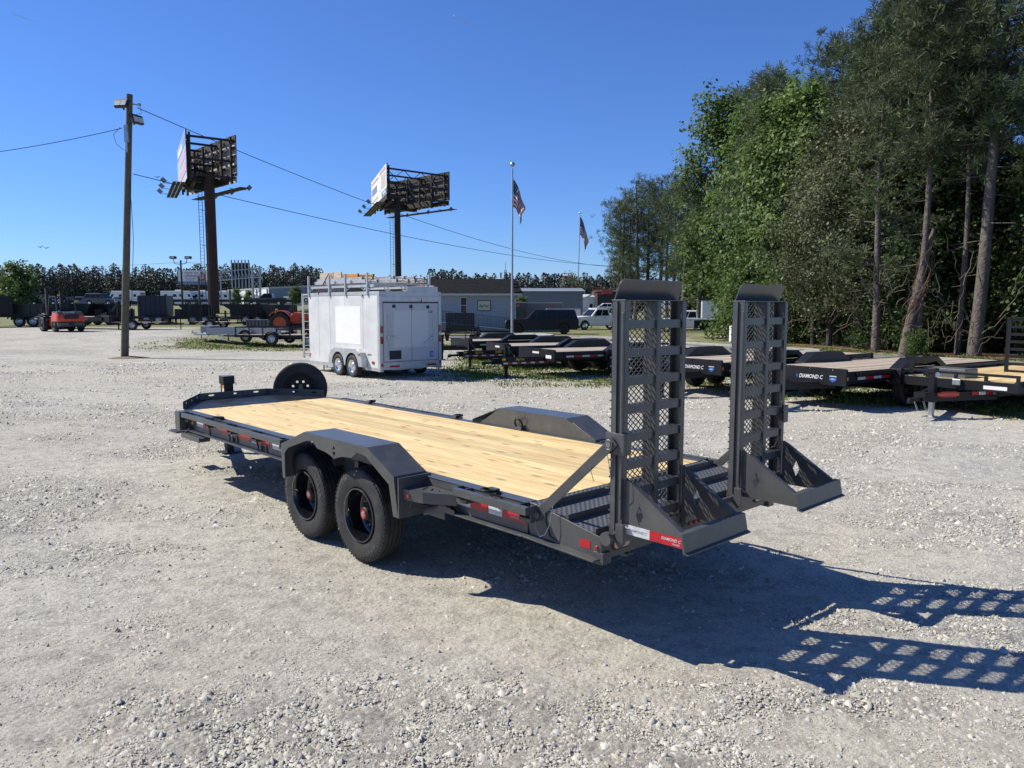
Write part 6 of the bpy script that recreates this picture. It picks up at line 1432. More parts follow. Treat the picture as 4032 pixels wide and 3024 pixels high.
# utility trailers
def utility(label, loc, yaw, L=3.7, W=1.9, paint='black', rail=.42, gate_h=0.0, solid=False, zb=.50, grp='small utility trailers in the lot', mesh_gate=False):
    t = thing('utility_trailer', label, 'trailer', loc, yaw, grp); w = W / 2
    nbd = 8
    for i in range(nbd): m = MB(); m.bx(-L, 0, -w + W * i / nbd + .006, -w + W * (i + 1) / nbd - .006, zb, zb + .035); part('deck_board', m, 'alu' if paint == 'alu' else 'oldwood', t)
    for sy in (1, -1):
        m = MB(); m.bx(-L, 0, sy * w - .03, sy * w + .03, zb - .10, zb + .03); part('side_rail', m, paint, t)
        m = MB(); m.bx(-L, .0, sy * w - .03, sy * w + .03, zb + rail - .05, zb + rail); part('top_rail', m, paint, t)
        if solid: m = MB(); m.bx(-L, 0, sy * w - .015, sy * w + .015, zb + .03, zb + rail - .05); part('side_panel', m, paint, t)
        for k in range(6): x = -.03 - k * (L - .06) / 5; m = MB(); m.bx(x - .025, x + .025, sy * w - .024, sy * w + .024, zb + .03, zb + rail - .05); part('side_post', m, paint, t)
        m = MB(); pts = [(-L * .55 + .45 * math.cos(a), .30 + .42 * math.sin(a)) for a in np.linspace(0, PI, 9)]; inn = [(-L * .55 + .42 * math.cos(a), .30 + .39 * math.sin(a)) for a in np.linspace(PI, 0, 9)]; m.ext(pts + inn, (0, sy * (w + .03), 0), (1, 0, 0), (0, 0, 1), (0, sy, 0), .22); part('mudguard', m, paint, t)
        simple_wheel(t, (-L * .55, sy * (w + .14), .33), .33, .19, 'steel', sy)
        m = MB(); m.bar((0, sy * w * .9, zb - .06), (1.15, 0, zb - .06), .06, .08); part('tongue_beam', m, paint, t)
    m = MB(); m.bx(-.03, .03, -w, w, zb - .10, zb + .05); m.bx(-.03, .03, -w, w, zb + rail - .05, zb + rail); part('front_rail', m, paint, t)
    m = MB(); m.bx(1.1, 1.5, -.04, .04, zb - .1, zb - .02); m.cyl((1.45, 0, zb - .05), (1.45, 0, zb + .08), .05, 8); part('coupler', m, 'steel', t)
    m = MB(); m.cyl((.85, .1, .02), (.85, .1, zb + .35), .035, 8); m.bx(.78, .92, .03, .17, 0, .02); part('jack_leg', m, 'steel' if paint == 'alu' else paint, t)
    m = MB(); m.cyl((-L * .55, -w, .33), (-L * .55, w, .33), .03, 6); part('axle', m, paint, t)
    m = MB(); m.tube([(1.2, .08, zb - .1), (.9, .2, .16), (.55, .2, .10), (.2, .3, zb - .12)], .012, 5); part('safety_chain', m, 'steel', t)
    for k in range(4): m = MB(); m.bx(-.5 - k * .8, -.2 - k * .8, -w - .033, -w - .03, zb - .07, zb - .01); part('side_label', m, 'yellow' if k % 2 == 0 else 'label', t)
    if gate_h:
        e = empty('tail_gate', t, (-L, 0, zb + .03)); m = MB(); m.bx(-.03, .03, -w, w, 0, .05); m.bx(-.03, .03, -w, w, gate_h - .05, gate_h); m.bx(-.03, .03, -w, -w + .05, 0, gate_h); m.bx(-.03, .03, w - .05, w, 0, gate_h); part('gate_frame', m, paint, e)
        for k in range(8): y = -w + W * (k + 1) / 9; m = MB(); m.bx(-.015, .015, y - .015, y + .015, .05, gate_h - .05); part('gate_bar', m, paint, e)
        if mesh_gate:
            m = MB(); nz_ = 30; ny = 34
            for i in range(nz_):
                for j in range(ny):
                    y = -w + W * j / ny; z = .05 + (gate_h - .1) * i / nz_; d_ = (gate_h - .1) / nz_; q = W / ny; m.bar((0, y, z), (0, y + q, z + d_), .018, .018); m.bar((0, y + q, z), (0, y, z + d_), .018, .018)
            o = part('gate_mesh', m, paint, e, fix=False); o['kind'] = 'stuff'
    return t
a_ = gp(414, 740); al = utility('silver aluminium utility trailer with a grey box on its tongue', (a_[0] + .9, a_[1] + 1.2, a_[2]), R(170), 4.4, 1.9, 'silver', .24, 0, True, .52)
m = MB(); m.bx(.06, .62, -.55, .55, .46, .86); part('tongue_box', m, 'greyp', al, bevel=.02); m = MB(); m.bx(.0, .8, -.9, .9, .36, .44); part('tongue_plate', m, 'alu', al)
b_ = gp(491, 743); utility('black utility trailer whose tongue ends nearest the silver trailer', (b_[0] + 1.0, b_[1] - .2, b_[2]), R(172), 3.9, 1.9, 'black', .46)
c_ = gp(571, 748); utility('black utility trailer with bent chains partly hidden by the cargo trailer ladder', (c_[0] + 1.0, c_[1] + .4, c_[2]), R(170), 3.6, 1.9, 'black', .46)
d_ = dpos(400, 712); utility('black utility trailer with an upright tail gate left of the rusty column', (d_[0] - 1.2, d_[1], d_[2]), R(2), 3.6, 1.9, 'black', .40, 1.4)
e_ = dpos(455, 710); utility('black utility trailer with an upright tail gate in front of the rusty column', (e_[0] + 2.8, e_[1] - 1.0, e_[2]), R(-4), 3.6, 1.9, 'black', .40, 1.5)
f_ = at(992, 47, 0); utility('black utility trailer with a raised mesh gate before the office', (f_[0] + .2, f_[1] + 3.6, 0), R(88), 3.6, 1.75, 'black', .4, 1.25, mesh_gate=True)
u_ = at(1560, 52, 0); utility('black tandem utility trailer standing on the grass behind the ramps', (u_[0] - 1.5, u_[1] + 1.0, 0), R(178), 5.0, 2.0, 'black', .62, 0, True, .62)

# enclosed trailers in the background
def boxtrailer(label, loc, yaw, L, W, H, paint, zb=.5, trim='alu', doors=1):
    t = thing('cargo_trailer', label, 'trailer', loc, yaw, 'enclosed trailers beyond the drive'); w = W / 2
    m = MB(); m.bx(-L, 0, -w, w, zb, H); part('body', m, paint, t, bevel=.04)
    m = MB(); m.bx(-L - .01, .01, -w - .015, w + .015, H - .08, H + .01); m.bx(-L - .01, .01, -w - .015, w + .015, zb - .04, zb + .08); part('trim', m, trim, t)
    for k in range(doors): x = -L * (.2 + .45 * k); m = MB(); m.bx(x - .8, x, -w - .02, -w, zb + .15, H - .18); d = part('side_door', m, paint, t, bevel=.01); m = MB(); m.bx(x - .76, x - .70, -w - .04, -w - .02, zb + .7, zb + .9); part('door_handle', m, 'steel', d)
    m = MB(); m.bx(-L - .03, -L, -w + .1, w - .1, zb + .1, H - .15); d = part('rear_door', m, paint, t); m = MB(); m.tube([(-L - .05, .1, zb + .2), (-L - .05, .1, H - .3)], .02, 6); part('latch_bar', m, 'steel', d)
    m = MB(); m.bx(-.8 - .3, -.8, -w - .025, -w - .02, H - .45, H - .25); part('orange_label', m, 'orange', t)
    for sy in (1, -1):
        for dx_ in (-.42, .42): simple_wheel(t, (-L * .55 + dx_, sy * (w - .05), .35), .35, .2, 'steel', sy)
        m = MB(); m.bar((0, sy * w * .8, zb), (1.3, 0, zb), .08, .1); part('tongue_beam', m, 'black', t)
    m = MB(); m.cyl((1.2, 0, 0), (1.2, 0, .7), .04, 8); part('jack_leg', m, 'black', t)
    return t
M['dkgrey'] = mat('dark_grey_panel', (.035, .038, .042), .35, coat=.3); M['midgrey'] = mat('mid_grey_panel', (.13, .14, .145), .35, coat=.3)
boxtrailer('long dark grey enclosed trailer parked end to end beside the office', at(1137, 82, 0), R(2), 3.0, 2.3, 2.65, 'dkgrey')
boxtrailer('long mid grey enclosed trailer behind the dark navy pickup', (at(1213, 84, 0)[0], 84, 0), R(0), 7.2, 2.4, 2.62, 'midgrey')
boxtrailer('low white enclosed trailer between the navy pickup and the white pickup', (at(1252, 78, 0)[0], 78, 0), R(0), 3.4, 2.0, 1.95, 'white', .5)
boxtrailer('tall white enclosed trailer seen between the two raised ramps', (at(1577, 76, 0)[0], 76, 0), R(-12), 2.8, 2.3, 2.75, 'white', .5)
# aerial work platforms
M['boomwhite'] = mat('boom_white', (.6, .58, .55), .45)
def lift(label, px, Y, ang, ln, col, yaw=0):
    x, y, z = at(px, Y); t = thing('boom_lift', label, 'boom lift', (x, y, z), yaw, 'boom lifts in the far yard')
    m = MB(); m.bx(-1.3, 1.3, -1, 1, .5, 1.3); part('chassis', m, col, t, bevel=.08)
    for sx in (-1, 1):
        for sy in (-1, 1): simple_wheel(t, (sx * .95, sy * 1.0, .45), .45, .35, 'white', sy)
    c, s_ = math.cos(ang), math.sin(ang); m = MB(); m.bar((-.5, 0, 1.5), (-.5 + c * ln * .6, 0, 1.5 + s_ * ln * .6), .4, .45); part('boom', m, 'boomwhite', t, bevel=.03)
    m = MB(); m.bar((-.5 + c * ln * .6, 0, 1.5 + s_ * ln * .6), (-.5 + c * ln, 0, 1.5 + s_ * ln), .28, .3); part('boom_extension', m, 'boomwhite', t)
    e = (-.5 + c * ln, 1.5 + s_ * ln); m = MB(); m.bx(e[0] - .3, e[0] + 1.3, -.6, .6, e[1] - .2, e[1] - .1)
    for a, b in ((-.3, -.6), (1.25, -.6), (-.3, .55), (1.25, .55)): m.bx(e[0] + a, e[0] + a + .05, b, b + .05, e[1] - .1, e[1] + .9)
    for z_ in (.4, .85): m.bx(e[0] - .3, e[0] + 1.3, -.6, -.55, e[1] + z_, e[1] + z_ + .05); m.bx(e[0] - .3, e[0] + 1.3, .55, .6, e[1] + z_, e[1] + z_ + .05)
    part('basket', m, 'orange', t)
lift('orange and white boom lift reaching highest, left of the bare tree', 1205, 130, R(72), 4.8, 'orange')
lift('boom lift with slanting white boom left of the bare tree foot', 1222, 128, R(62), 3.6, 'boomwhite')
lift('boom lift with nearly level white boom beneath the bare tree', 1237, 126, R(28), 4.6, 'orange')
lift('boom lift folded low left of the others', 1190, 132, R(55), 2.6, 'boomwhite')
# roadside cabinet beside the wood
m = MB(); m.bx(-.25, .25, -.2, .2, 0, 1.0); o = part('utility_cabinet', m, 'label', None, bevel=.03, loc=at(1585, 47, 0)); tag(o, 'small pale cabinet at the bush beside the drive', 'cabinet')

# ------------------------------------------------------------------ forklift
k_ = gp(137, 716, 30, 80)
t = thing('forklift', 'orange and dark grey forklift parked on the gravel, seen from behind', 'forklift', k_, R(140)); t.scale = (1.02, 1.02, 1.02)
M['forkorange'] = mat('forklift_orange', (.66, .085, .035), .38, var=.05, coat=.2)
body = [(-1.35, .42), (-1.45, .62), (-1.42, 1.0), (-1.2, 1.16), (-.5, 1.16), (-.35, 1.0), (-.3, .42)]
m = MB(); m.ext([(a, b) for a, b in body if b > .6] + [(-.3, .62)], (0, -.82, 0), (1, 0, 0), (0, 0, 1), (0, 1, 0), 1.64); part('counterweight', m, 'forkorange', t, bevel=.12)
m = MB(); m.ext([(-1.43, .40), (-1.46, .60), (-.2, .60), (-.2, .30), (-1.25, .30)], (0, -.78, 0), (1, 0, 0), (0, 0, 1), (0, 1, 0), 1.56); part('rear_skirt', m, 'greyplate', t, bevel=.06)
m = MB(); m.bx(-1.50, -1.40, -.42, .42, .82, 1.10); part('grille', m, 'matblack', t, bevel=.03)
m = MB(); m.bx(-1.50, -1.44, -.14, .14, .44, .56); part('tow_pin', m, 'matblack', t)
m = MB(); m.ext([(-1.25, 1.14), (-1.2, 1.28), (-.35, 1.28), (-.3, 1.14)], (0, -.74, 0), (1, 0, 0), (0, 0, 1), (0, 1, 0), 1.48); part('hood', m, 'greyplate', t, bevel=.06)
text('hood_lettering', 'TOYOTA', .15, 'label', t, (-1.255, .42, 1.155), (0, -1, 0), (.2, 0, 1), 0, .004, width=1.1)
m = MB(); m.bx(-.3, 1.1, -.62, .62, .35, .80); part('chassis', m, 'forkorange', t, bevel=.05)
m = MB(); m.bx(-.30, .15, -.28, .28, 1.2, 1.34); m.bar((-.32, 0, 1.3), (-.42, 0, 1.75), .5, .1); part('seat', m, 'matblack', t, bevel=.05)
m = MB()
for sy in (1, -1): m.bar((-.75, sy * .56, 1.25), (-.62, sy * .54, 2.22), .07, .07); m.bar((.85, sy * .56, .8), (.45, sy * .54, 2.22), .07, .07); m.bar((-.62, sy * .54, 2.22), (.45, sy * .54, 2.22), .07, .07)
for x in np.linspace(-.62, .45, 6): m.bar((x, -.54, 2.22), (x, .54, 2.22), .04, .05)
part('overhead_guard', m, 'matblack', t)
m = MB()
for sy in (1, -1): m.bx(1.18, 1.36, sy * .42 - .07, sy * .42 + .07, .1, 2.75)
m.bx(1.18, 1.36, -.42, .42, 2.62, 2.75); m.bx(1.18, 1.3, -.42, .42, 1.3, 1.4); m.cyl((1.25, .18, .3), (1.25, .18, 2.4), .05, 8); part('mast', m, 'matblack', t)
m = MB(); m.bx(1.36, 1.44, -.75, .75, .1, .75); 
for y in np.linspace(-.7, .7, 6): m.bx(1.38, 1.42, y - .03, y + .03, .75, 1.5)
m.bx(1.38, 1.42, -.73, .73, 1.46, 1.52); part('load_backrest', m, 'matblack', t)
for sy in (1, -1): m = MB(); m.bx(1.44, 2.5, sy * .38 - .07, sy * .38 + .07, .08, .13); part('fork', m, 'darkrust', t)
for sy in (1, -1):
    m = MB(); m.tube([(.9 + .62 * math.cos(a), sy * .78, .5 + .62 * math.sin(a)) for a in np.linspace(.3, PI - .3, 8)], .07, 6); m.bx(.35, 1.4, sy * .78 - .17, sy * .78 + .17, 1.02, 1.08); part('wheel_guard', m, 'matblack', t)
    simple_wheel(t, (.9, sy * .80, .46), .46, .32, 'matblack', sy); simple_wheel(t, (-.85, sy * .74, .36), .36, .26, 'matblack', sy)
m = MB(); m.cyl((-.62, .4, 2.24), (-.62, .4, 2.36), .05, 8); m.bar((-.7, -.55, 1.9), (-.85, -.62, 1.95), .14, .1); part('work_lamp', m, 'yellow', t)
# compact tractor standing on the trailer behind
k_ = gp(622, 721, 36, 80)
t = thing('tractor', 'orange compact tractor with big lugged tyres behind the black utility trailers', 'tractor', (k_[0], k_[1], k_[2] + .02), R(10)); t.scale = (1.25, 1.25, 1.25)
def lug_wheel(par, loc, r, wd, side):
    e = empty('wheel', par, loc, (0, 0, 0 if side > 0 else PI)); h = wd / 2
    m = MB(); m.lathe([(r * .58, -h * .8), (r * .7, -h), (r * .92, -h * .9), (r * .95, 0), (r * .92, h * .9), (r * .7, h), (r * .58, h * .8)], n=36)
    for j in range(20):
        a = 2 * PI * j / 20; s_ = 1 if j % 2 else -1; d = Vector((math.cos(a), 0, math.sin(a))); f = Vector((math.cos(a + .18), 0, math.sin(a + .18))); m.bar(d * r * .97, f * r * .97 + Vector((0, s_ * h * .9, 0)), .05, .07, up=d)
    part('tyre', m, 'rubber', e); m = MB(); m.lathe([(r * .6, h * .8), (r * .58, h * .5), (r * .4, h * .35), (r * .18, h * .5), (0, h * .5)], n=24); m.lathe([(r * .6, -h * .8), (0, -h * .6)], n=20); part('rim', m, 'orange', e, smooth=True)
for sy in (1, -1):
    lug_wheel(t, (-.35, sy * .66, .60), .60, .36, sy); lug_wheel(t, (1.25, sy * .52, .36), .36, .22, sy)
    m = MB(); pts = [(-.35 + .70 * math.cos(a), .60 + .70 * math.sin(a)) for a in np.linspace(.2, 2.5, 9)]; inn = [(-.35 + .66 * math.cos(a), .60 + .66 * math.sin(a)) for a in np.linspace(2.5, .2, 9)]; m.ext(pts + inn, (0, sy * .45, 0), (1, 0, 0), (0, 0, 1), (0, sy, 0), .4); part('mudguard', m, 'orange', t)
m = MB(); m.ext([(.2, .55), (1.75, .55), (1.8, .85), (1.65, 1.12), (.35, 1.18), (.2, 1.0)], (0, -.26, 0), (1, 0, 0), (0, 0, 1), (0, 1, 0), .52); part('bonnet', m, 'orange', t, bevel=.06)
m = MB(); m.bx(-.8, 1.6, -.18, .18, .35, .60); part('chassis', m, 'matblack', t)
m = MB(); m.bx(-.55, -.1, -.25, .25, .95, 1.05); m.bx(-.62, -.52, -.24, .24, 1.0, 1.38); part('seat', m, 'yellow', t, bevel=.04)
m = MB(); m.tube([(.35, 0, 1.1), (.18, 0, 1.4)], .02, 6); m.tube([(.18 + .06 * math.cos(a), .18 * math.sin(a), 1.4 + .16 * math.cos(a)) for a in np.linspace(0, 2 * PI, 13)], .015, 5); part('steering_wheel', m, 'matblack', t)
m = MB(); m.tube([(-.75, -.5, .8), (-.8, -.5, 1.5), (-1.1, -.5, 1.6), (-1.1, .5, 1.6), (-.8, .5, 1.5), (-.75, .5, .8)], .035, 6); m.bar((-.8, 0, .5), (-1.3, 0, .4), .6, .06); part('roll_bar', m, 'matblack', t)
m = MB(); 
for sy in (1, -1): m.bar((.5, sy * .40, .6), (.9, sy * .45, 1.05), .07, .1); m.bar((.9, sy * .45, 1.05), (2.2, sy * .45, .35), .07, .1)
m.ext([(2.2, .1), (2.65, .1), (2.6, .16), (2.28, .2), (2.26, .55), (2.2, .55)], (0, -.75, 0), (1, 0, 0), (0, 0, 1), (0, 1, 0), 1.5); part('loader', m, 'orange', t)
tb = thing('storage_crate', 'low grey metal crate standing beside the orange tractor', 'crate', gp(568, 716, 36, 80), R(3))
m = MB(); m.bx(-1.0, 1.0, -.5, .5, .35, .80); m.bx(-1.03, 1.03, -.53, .53, .77, .83); part('box', m, 'greyplate', tb, bevel=.01)
for k in range(8): m = MB(); m.bx(-.9 + k * .24, -.84 + k * .24, -.53, -.5, .36, .77); part('rib', m, 'darkrust', tb)
for x in (-.85, .85): m = MB(); m.bx(x - .05, x + .05, -.45, .45, 0, .35); part('foot', m, 'black', tb)
# ------------------------------------------------------------------ vegetation
def leaf_mat(name, c1, c2, trl=.35, scale=.8):
    m = bpy.data.materials.new(name); m.use_nodes = True
    n, l = m.node_tree.nodes, m.node_tree.links; b = n['Principled BSDF']; b.inputs['Roughness'].default_value = .55; b.inputs['Specular IOR Level'].default_value = .35
    vc = n.new('ShaderNodeVertexColor'); vc.layer_name = 'tone'
    sp = n.new('ShaderNodeSeparateColor'); l.new(vc.outputs[0], sp.inputs[0])
    mx = n.new('ShaderNodeMixRGB'); mx.inputs[1].default_value = (*c1, 1); mx.inputs[2].default_value = (*c2, 1); l.new(sp.outputs[0], mx.inputs[0])
    oi = n.new('ShaderNodeObjectInfo'); mr = n.new('ShaderNodeMapRange'); mr.inputs['To Min'].default_value = .8; mr.inputs['To Max'].default_value = 1.2; l.new(oi.outputs['Random'], mr.inputs[0])
    h = n.new('ShaderNodeHueSaturation'); l.new(mx.outputs[0], h.inputs['Color']); l.new(mr.outputs[0], h.inputs['Value'])
    l.new(h.outputs[0], b.inputs['Base Color'])
    if trl:
        t = n.new('ShaderNodeBsdfTranslucent'); l.new(h.outputs[0], t.inputs[0]); ms = n.new('ShaderNodeMixShader'); ms.inputs[0].default_value = trl
        l.new(b.outputs[0], ms.inputs[1]); l.new(t.outputs[0], ms.inputs[2]); l.new(ms.outputs[0], n['Material Output'].inputs[0])
    return m
M['gumleaf'] = leaf_mat('sweetgum_leaf', (.062, .105, .028), (.18, .26, .07), .42)
M['oliveleaf'] = leaf_mat('dull_olive_leaf', (.06, .078, .032), (.19, .205, .10), .3)
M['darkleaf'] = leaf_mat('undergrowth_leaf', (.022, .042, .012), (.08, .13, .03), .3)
M['needle'] = leaf_mat('pine_needle', (.05, .075, .034), (.13, .165, .075), .25)
M['farleaf'] = leaf_mat('far_pine_foliage', (.045, .057, .042), (.085, .098, .066), .1)  # foliage tone lightened, distance haze put into the leaf colour
M['bark'] = mat('pine_bark', (.115, .095, .08), .9, var=.35, vscale=5, bump=1.0, bscale=9, dirt=((.08, .06, .05), .6, 4), bdist=.06)
M['darkbark'] = mat('dark_bark', (.05, .042, .035), .9, var=.3, vscale=4, bump=.5, bscale=10)
M['straw'] = mat('pine_straw', (.17, .085, .05), .95, var=.4, vscale=2.5, bump=.8, bscale=25, dirt=((.06, .05, .03), .7, 1.2))

def quads(C, Nn, size, rng, asp=.75):
    """leaf quads at centres C with rough normals Nn"""
    n = len(C); a = rng.normal(size=(n, 3)); Nn = Nn / (np.linalg.norm(Nn, axis=1)[:, None] + 1e-9)
    t = np.cross(Nn, a); t /= np.linalg.norm(t, axis=1)[:, None] + 1e-9; b = np.cross(Nn, t)
    s = size[:, None] if np.ndim(size) else size
    V = np.stack([C - t * s * .5, C - b * s * .5 * asp + t * s * .1, C + t * s * .6, C + b * s * .5 * asp + t * s * .1], 1).reshape(-1, 3)
    return V, np.arange(n * 4).reshape(n, 4)
def crown_obj(name, V, F, tone, m):
    me = np_mesh(name, V, F, m); ca = me.color_attributes.new('tone', 'FLOAT_COLOR', 'POINT')
    k = F.shape[1]; T_ = np.repeat(tone, len(V) // len(tone)); c = np.stack([T_, T_, T_, np.ones_like(T_)], 1); ca.data.foreach_set('color', c.astype(np.float32).ravel()); return me
def gum(seed, H=16., Rr=3.4, base=.12, ncl=520, per=26, size=.25, droop=.0, m='gumleaf', lobes=9):
    rng = np.random.default_rng(seed)
    tr = MB(); P = [(0, 0, -.2)] + [(rng.normal() * .06 * i, rng.normal() * .06 * i, H * i / 8) for i in range(1, 9)]
    tr.tube(P, [.20 * H / 16] + [.19 * H / 16 * (1 - i / 9) + .015 for i in range(1, 9)], 9)
    # crown outline: uneven lobes
    ph = rng.random((lobes, 3)); bo = []; nbo = max(40, ncl // 7)
    for k in range(nbo):
        u = (k + rng.random()) / nbo; h = base + (1 - base) * u; a = k * 2.4 + rng.random() * .9
        prof = math.sin(min(1, (u + .10) * 1.05) * PI * .92) ** .75
        wob = .80 + .30 * math.sin(a * 2 + ph[0, 0] * 6 + h * 7) + .20 * math.sin(a * 5 + h * 19 + ph[2, 0] * 6)
        bo.append((Rr * prof * wob * (.45 + .55 * rng.random() ** .5) * math.cos(a), Rr * prof * wob * (.45 + .55 * rng.random() ** .5) * math.sin(a), h * H))
    bo = np.array(bo); cen = bo[rng.integers(nbo, size=ncl)] + rng.normal(size=(ncl, 3)) * np.array([.52, .52, .34]) * (H / 16) ** .6
    for k in range(26):
        c = cen[rng.integers(len(cen))]; z0 = max(H * base * .6, c[2] - np.hypot(c[0], c[1]) * .8); tr.tube([(0, 0, z0), tuple(np.array([0, 0, z0]) * .4 + c * .6 + np.array([0, 0, -.1])), tuple(c)], [.07 * (1 - z0 / H) + .02, .03, .012], 5)
    C = np.repeat(cen, per, 0) + rng.normal(size=(ncl * per, 3)) * np.array([.37, .37, .27]) * (H / 16) ** .5
    N = C - np.array([0, 0, H * .45]); N[:, 2] *= .4; N /= np.linalg.norm(N, axis=1)[:, None]; N = N + rng.normal(size=N.shape) * .75 + np.array([0, 0, .35 - droop])
    V, F = quads(C, N, size * (.7 + .6 * rng.random(len(C))), rng)
    tone = np.clip(np.repeat(rng.random(ncl), per) * .8 + rng.random(len(C)) * .5 - .15, 0, 1)
    return tr.mesh('trunk'), crown_obj('crown', V, F, tone, m), 'darkbark'
def pine(seed, H=17., base=.42, nbr=66, Rr=3.1, lean=0.0, m='needle', tuft=17, dens=1.55, r0=.22):
    rng = np.random.default_rng(seed); tr = MB()
    ax = lambda h: np.array([lean * h + .12 * math.sin(h * .35 + seed), .10 * math.sin(h * .28 + seed * 2), h])
    P = [ax(H * i / 10) for i in range(11)]; P[0][2] = -.2
    tr.tube(P, [r0 * 1.15] + [r0 * (1 - i / 11) ** .8 + .02 for i in range(1, 11)], 12)
    T = []; D = []; lobe = rng.random(6) * 6
    for k in range(nbr):
        u = (k + rng.random()) / nbr; h = H * (base + (1 - base) * u); a = rng.random() * 2 * PI + .0
        ln = Rr * (.35 + .75 * math.sin(min(1, (u * .92 + .12)) * PI) ** .8) * (.55 + .6 * rng.random()) * (.8 + .35 * math.sin(a * 2 + lobe[0] + u * 5))
        o = ax(h); up = .15 + .55 * u; d = np.array([math.cos(a), math.sin(a), up]); d /= np.linalg.norm(d)
        q = o + d * ln; q[2] += -.10 * ln + .12 * ln * ln / Rr; mid = o + d * ln * .5 - np.array([0, 0, .08 * ln])
        tr.tube([tuple(o), tuple(mid), tuple(q)], [.055 * (1 - u) + .018, .025, .008], 5)
        for fc in ((1.0, .62) if ln < 1.9 else (1.0, .74, .46)):
            p = o * (1 - fc) ** 2 + 2 * mid * fc * (1 - fc) + q * fc * fc; rad = (.34 + .13 * ln * fc) * (.8 + .4 * rng.random())
            for s_ in range(int((4 + ln * 1.7) * dens)):
                off_ = rng.normal(size=3) * np.array([.62, .62, .42]) * rad; e = p + off_; T.append(e)
                dd = d * .35 + off_ / (np.linalg.norm(off_) + .08) * .9 + np.array([0, 0, .5]); D.append(dd / np.linalg.norm(dd))
                if rng.random() < .2: tr.tube([tuple(p), tuple(e)], [.010, .006], 3)
    for k in range(10):       # dead stubs below the crown
        h = H * (.15 + (base - .12) * rng.random()); a = rng.random() * 6.28; o = ax(h); ln = .5 + 1.2 * rng.random(); tr.tube([tuple(o), tuple(o + np.array([math.cos(a) * ln, math.sin(a) * ln, -.1 * ln]))], [.03, .008], 4)
    T = np.array(T); D = np.array(D); n = len(T)
    C = np.repeat(T, tuft, 0); DD = np.repeat(D, tuft, 0) * .75 + rng.normal(size=(n * tuft, 3)) * .62; DD /= np.linalg.norm(DD, axis=1)[:, None]
    L_ = (.26 + .20 * rng.random(n * tuft))[:, None]; side = np.cross(DD, rng.normal(size=DD.shape)); side /= np.linalg.norm(side, axis=1)[:, None]
    wd = .017
    V = np.stack([C - side * wd * .35, C + side * wd * .35, C + DD * L_ + side * wd, C + DD * L_ * 1.02 - side * wd], 1).reshape(-1, 3); F = np.arange(len(V)).reshape(-1, 4)
    tone = np.clip(np.repeat(rng.random(n), tuft) * .7 + rng.random(n * tuft) * .4 - .05, 0, 1)
    return tr.mesh('trunk'), crown_obj('crown', V, F, tone, m), 'bark'
def bush(seed, Hh=2.6, Rr=1.7, n=3400, size=.15, m='darkleaf'):
    rng = np.random.default_rng(seed); k = 60; cc = np.stack([rng.normal(size=k) * Rr * .45, rng.normal(size=k) * Rr * .45, rng.random(k) ** .8 * Hh], 1)
    cc[:, :2] *= (1.1 - .6 * cc[:, 2:] / Hh)
    tr = MB()
    for j in range(10): c = cc[rng.integers(k)]; tr.tube([(c[0] * .2, c[1] * .2, -.1), tuple(c * .6), tuple(c)], [.025, .016, .006], 4)
    i = rng.integers(k, size=n); C = cc[i] + rng.normal(size=(n, 3)) * .26; C[:, 2] = np.abs(C[:, 2])
    N = rng.normal(size=(n, 3)) + np.array([0, 0, .6]); V, F = quads(C, N, size * (.6 + .8 * rng.random(n)), rng)
    tone = np.clip(rng.random(k)[i] * .65 + rng.random(n) * .45 - .05, 0, 1); return tr.mesh('stems'), crown_obj('leaves', V, F, tone, m), 'darkbark'
PLANTS = {}
def plant(kind, seed, loc, rz, sc, label, cat, group, name):
    k = (kind, seed)
    if k not in PLANTS:
        fn = {'gum': lambda: gum(seed), 'gum2': lambda: gum(seed, 15, 3.0, .10, 560, 24, .24), 'olive': lambda: gum(seed, 12, 2.9, .16, 520, 28, .15, .5, 'oliveleaf'), 'pine': lambda: pine(seed, nbr=64, dens=1.15), 'tallpine': lambda: pine(seed, 19, .47, 66, 3.6, .045, r0=.26, dens=1.2), 'thinpine': lambda: pine(seed, 16.5, .50, 46, 2.5, .01, r0=.15, dens=1.1), 'lowpine': lambda: pine(seed, 15, .24, 46, 2.9, dens=.8), 'farpine': lambda: pine(seed, 15, .34, 50, 2.7, 0, tuft=11, dens=1.0), 'bush': lambda: bush(seed), 'litbush': lambda: bush(seed, 3.0, 1.6, 4200, .16, 'gumleaf'), 'dark': lambda: gum(seed, 9, 2.6, .05, 420, 22, .19, .2, 'darkleaf'), 'maple': lambda: gum(seed, 5.2, 1.9, .18, 300, 20, .22, 0, 'gumleaf', 5)}[kind]
        PLANTS[k] = fn()
    a, b, bk = PLANTS[k]
    t = thing(name, label, cat, loc, rz, group); t.scale = sc if isinstance(sc, tuple) else (sc, sc, sc)
    part('trunk' if cat == 'tree' else 'stem', a, bk, t, smooth=True); part('crown' if cat == 'tree' else 'foliage', b, 'needle', t)
    return t
rv = random.Random(11)
def tree(kind, seed, px, Y, sc, label, name, group='trees of the wood on the right', x=None):
    p = at(px, Y) if x is None else (x, Y, gz(x, Y)); return plant(kind, seed, p, rv.random() * 6.28 if kind != 'tallpine' else 0, sc, label, 'tree', group, name)
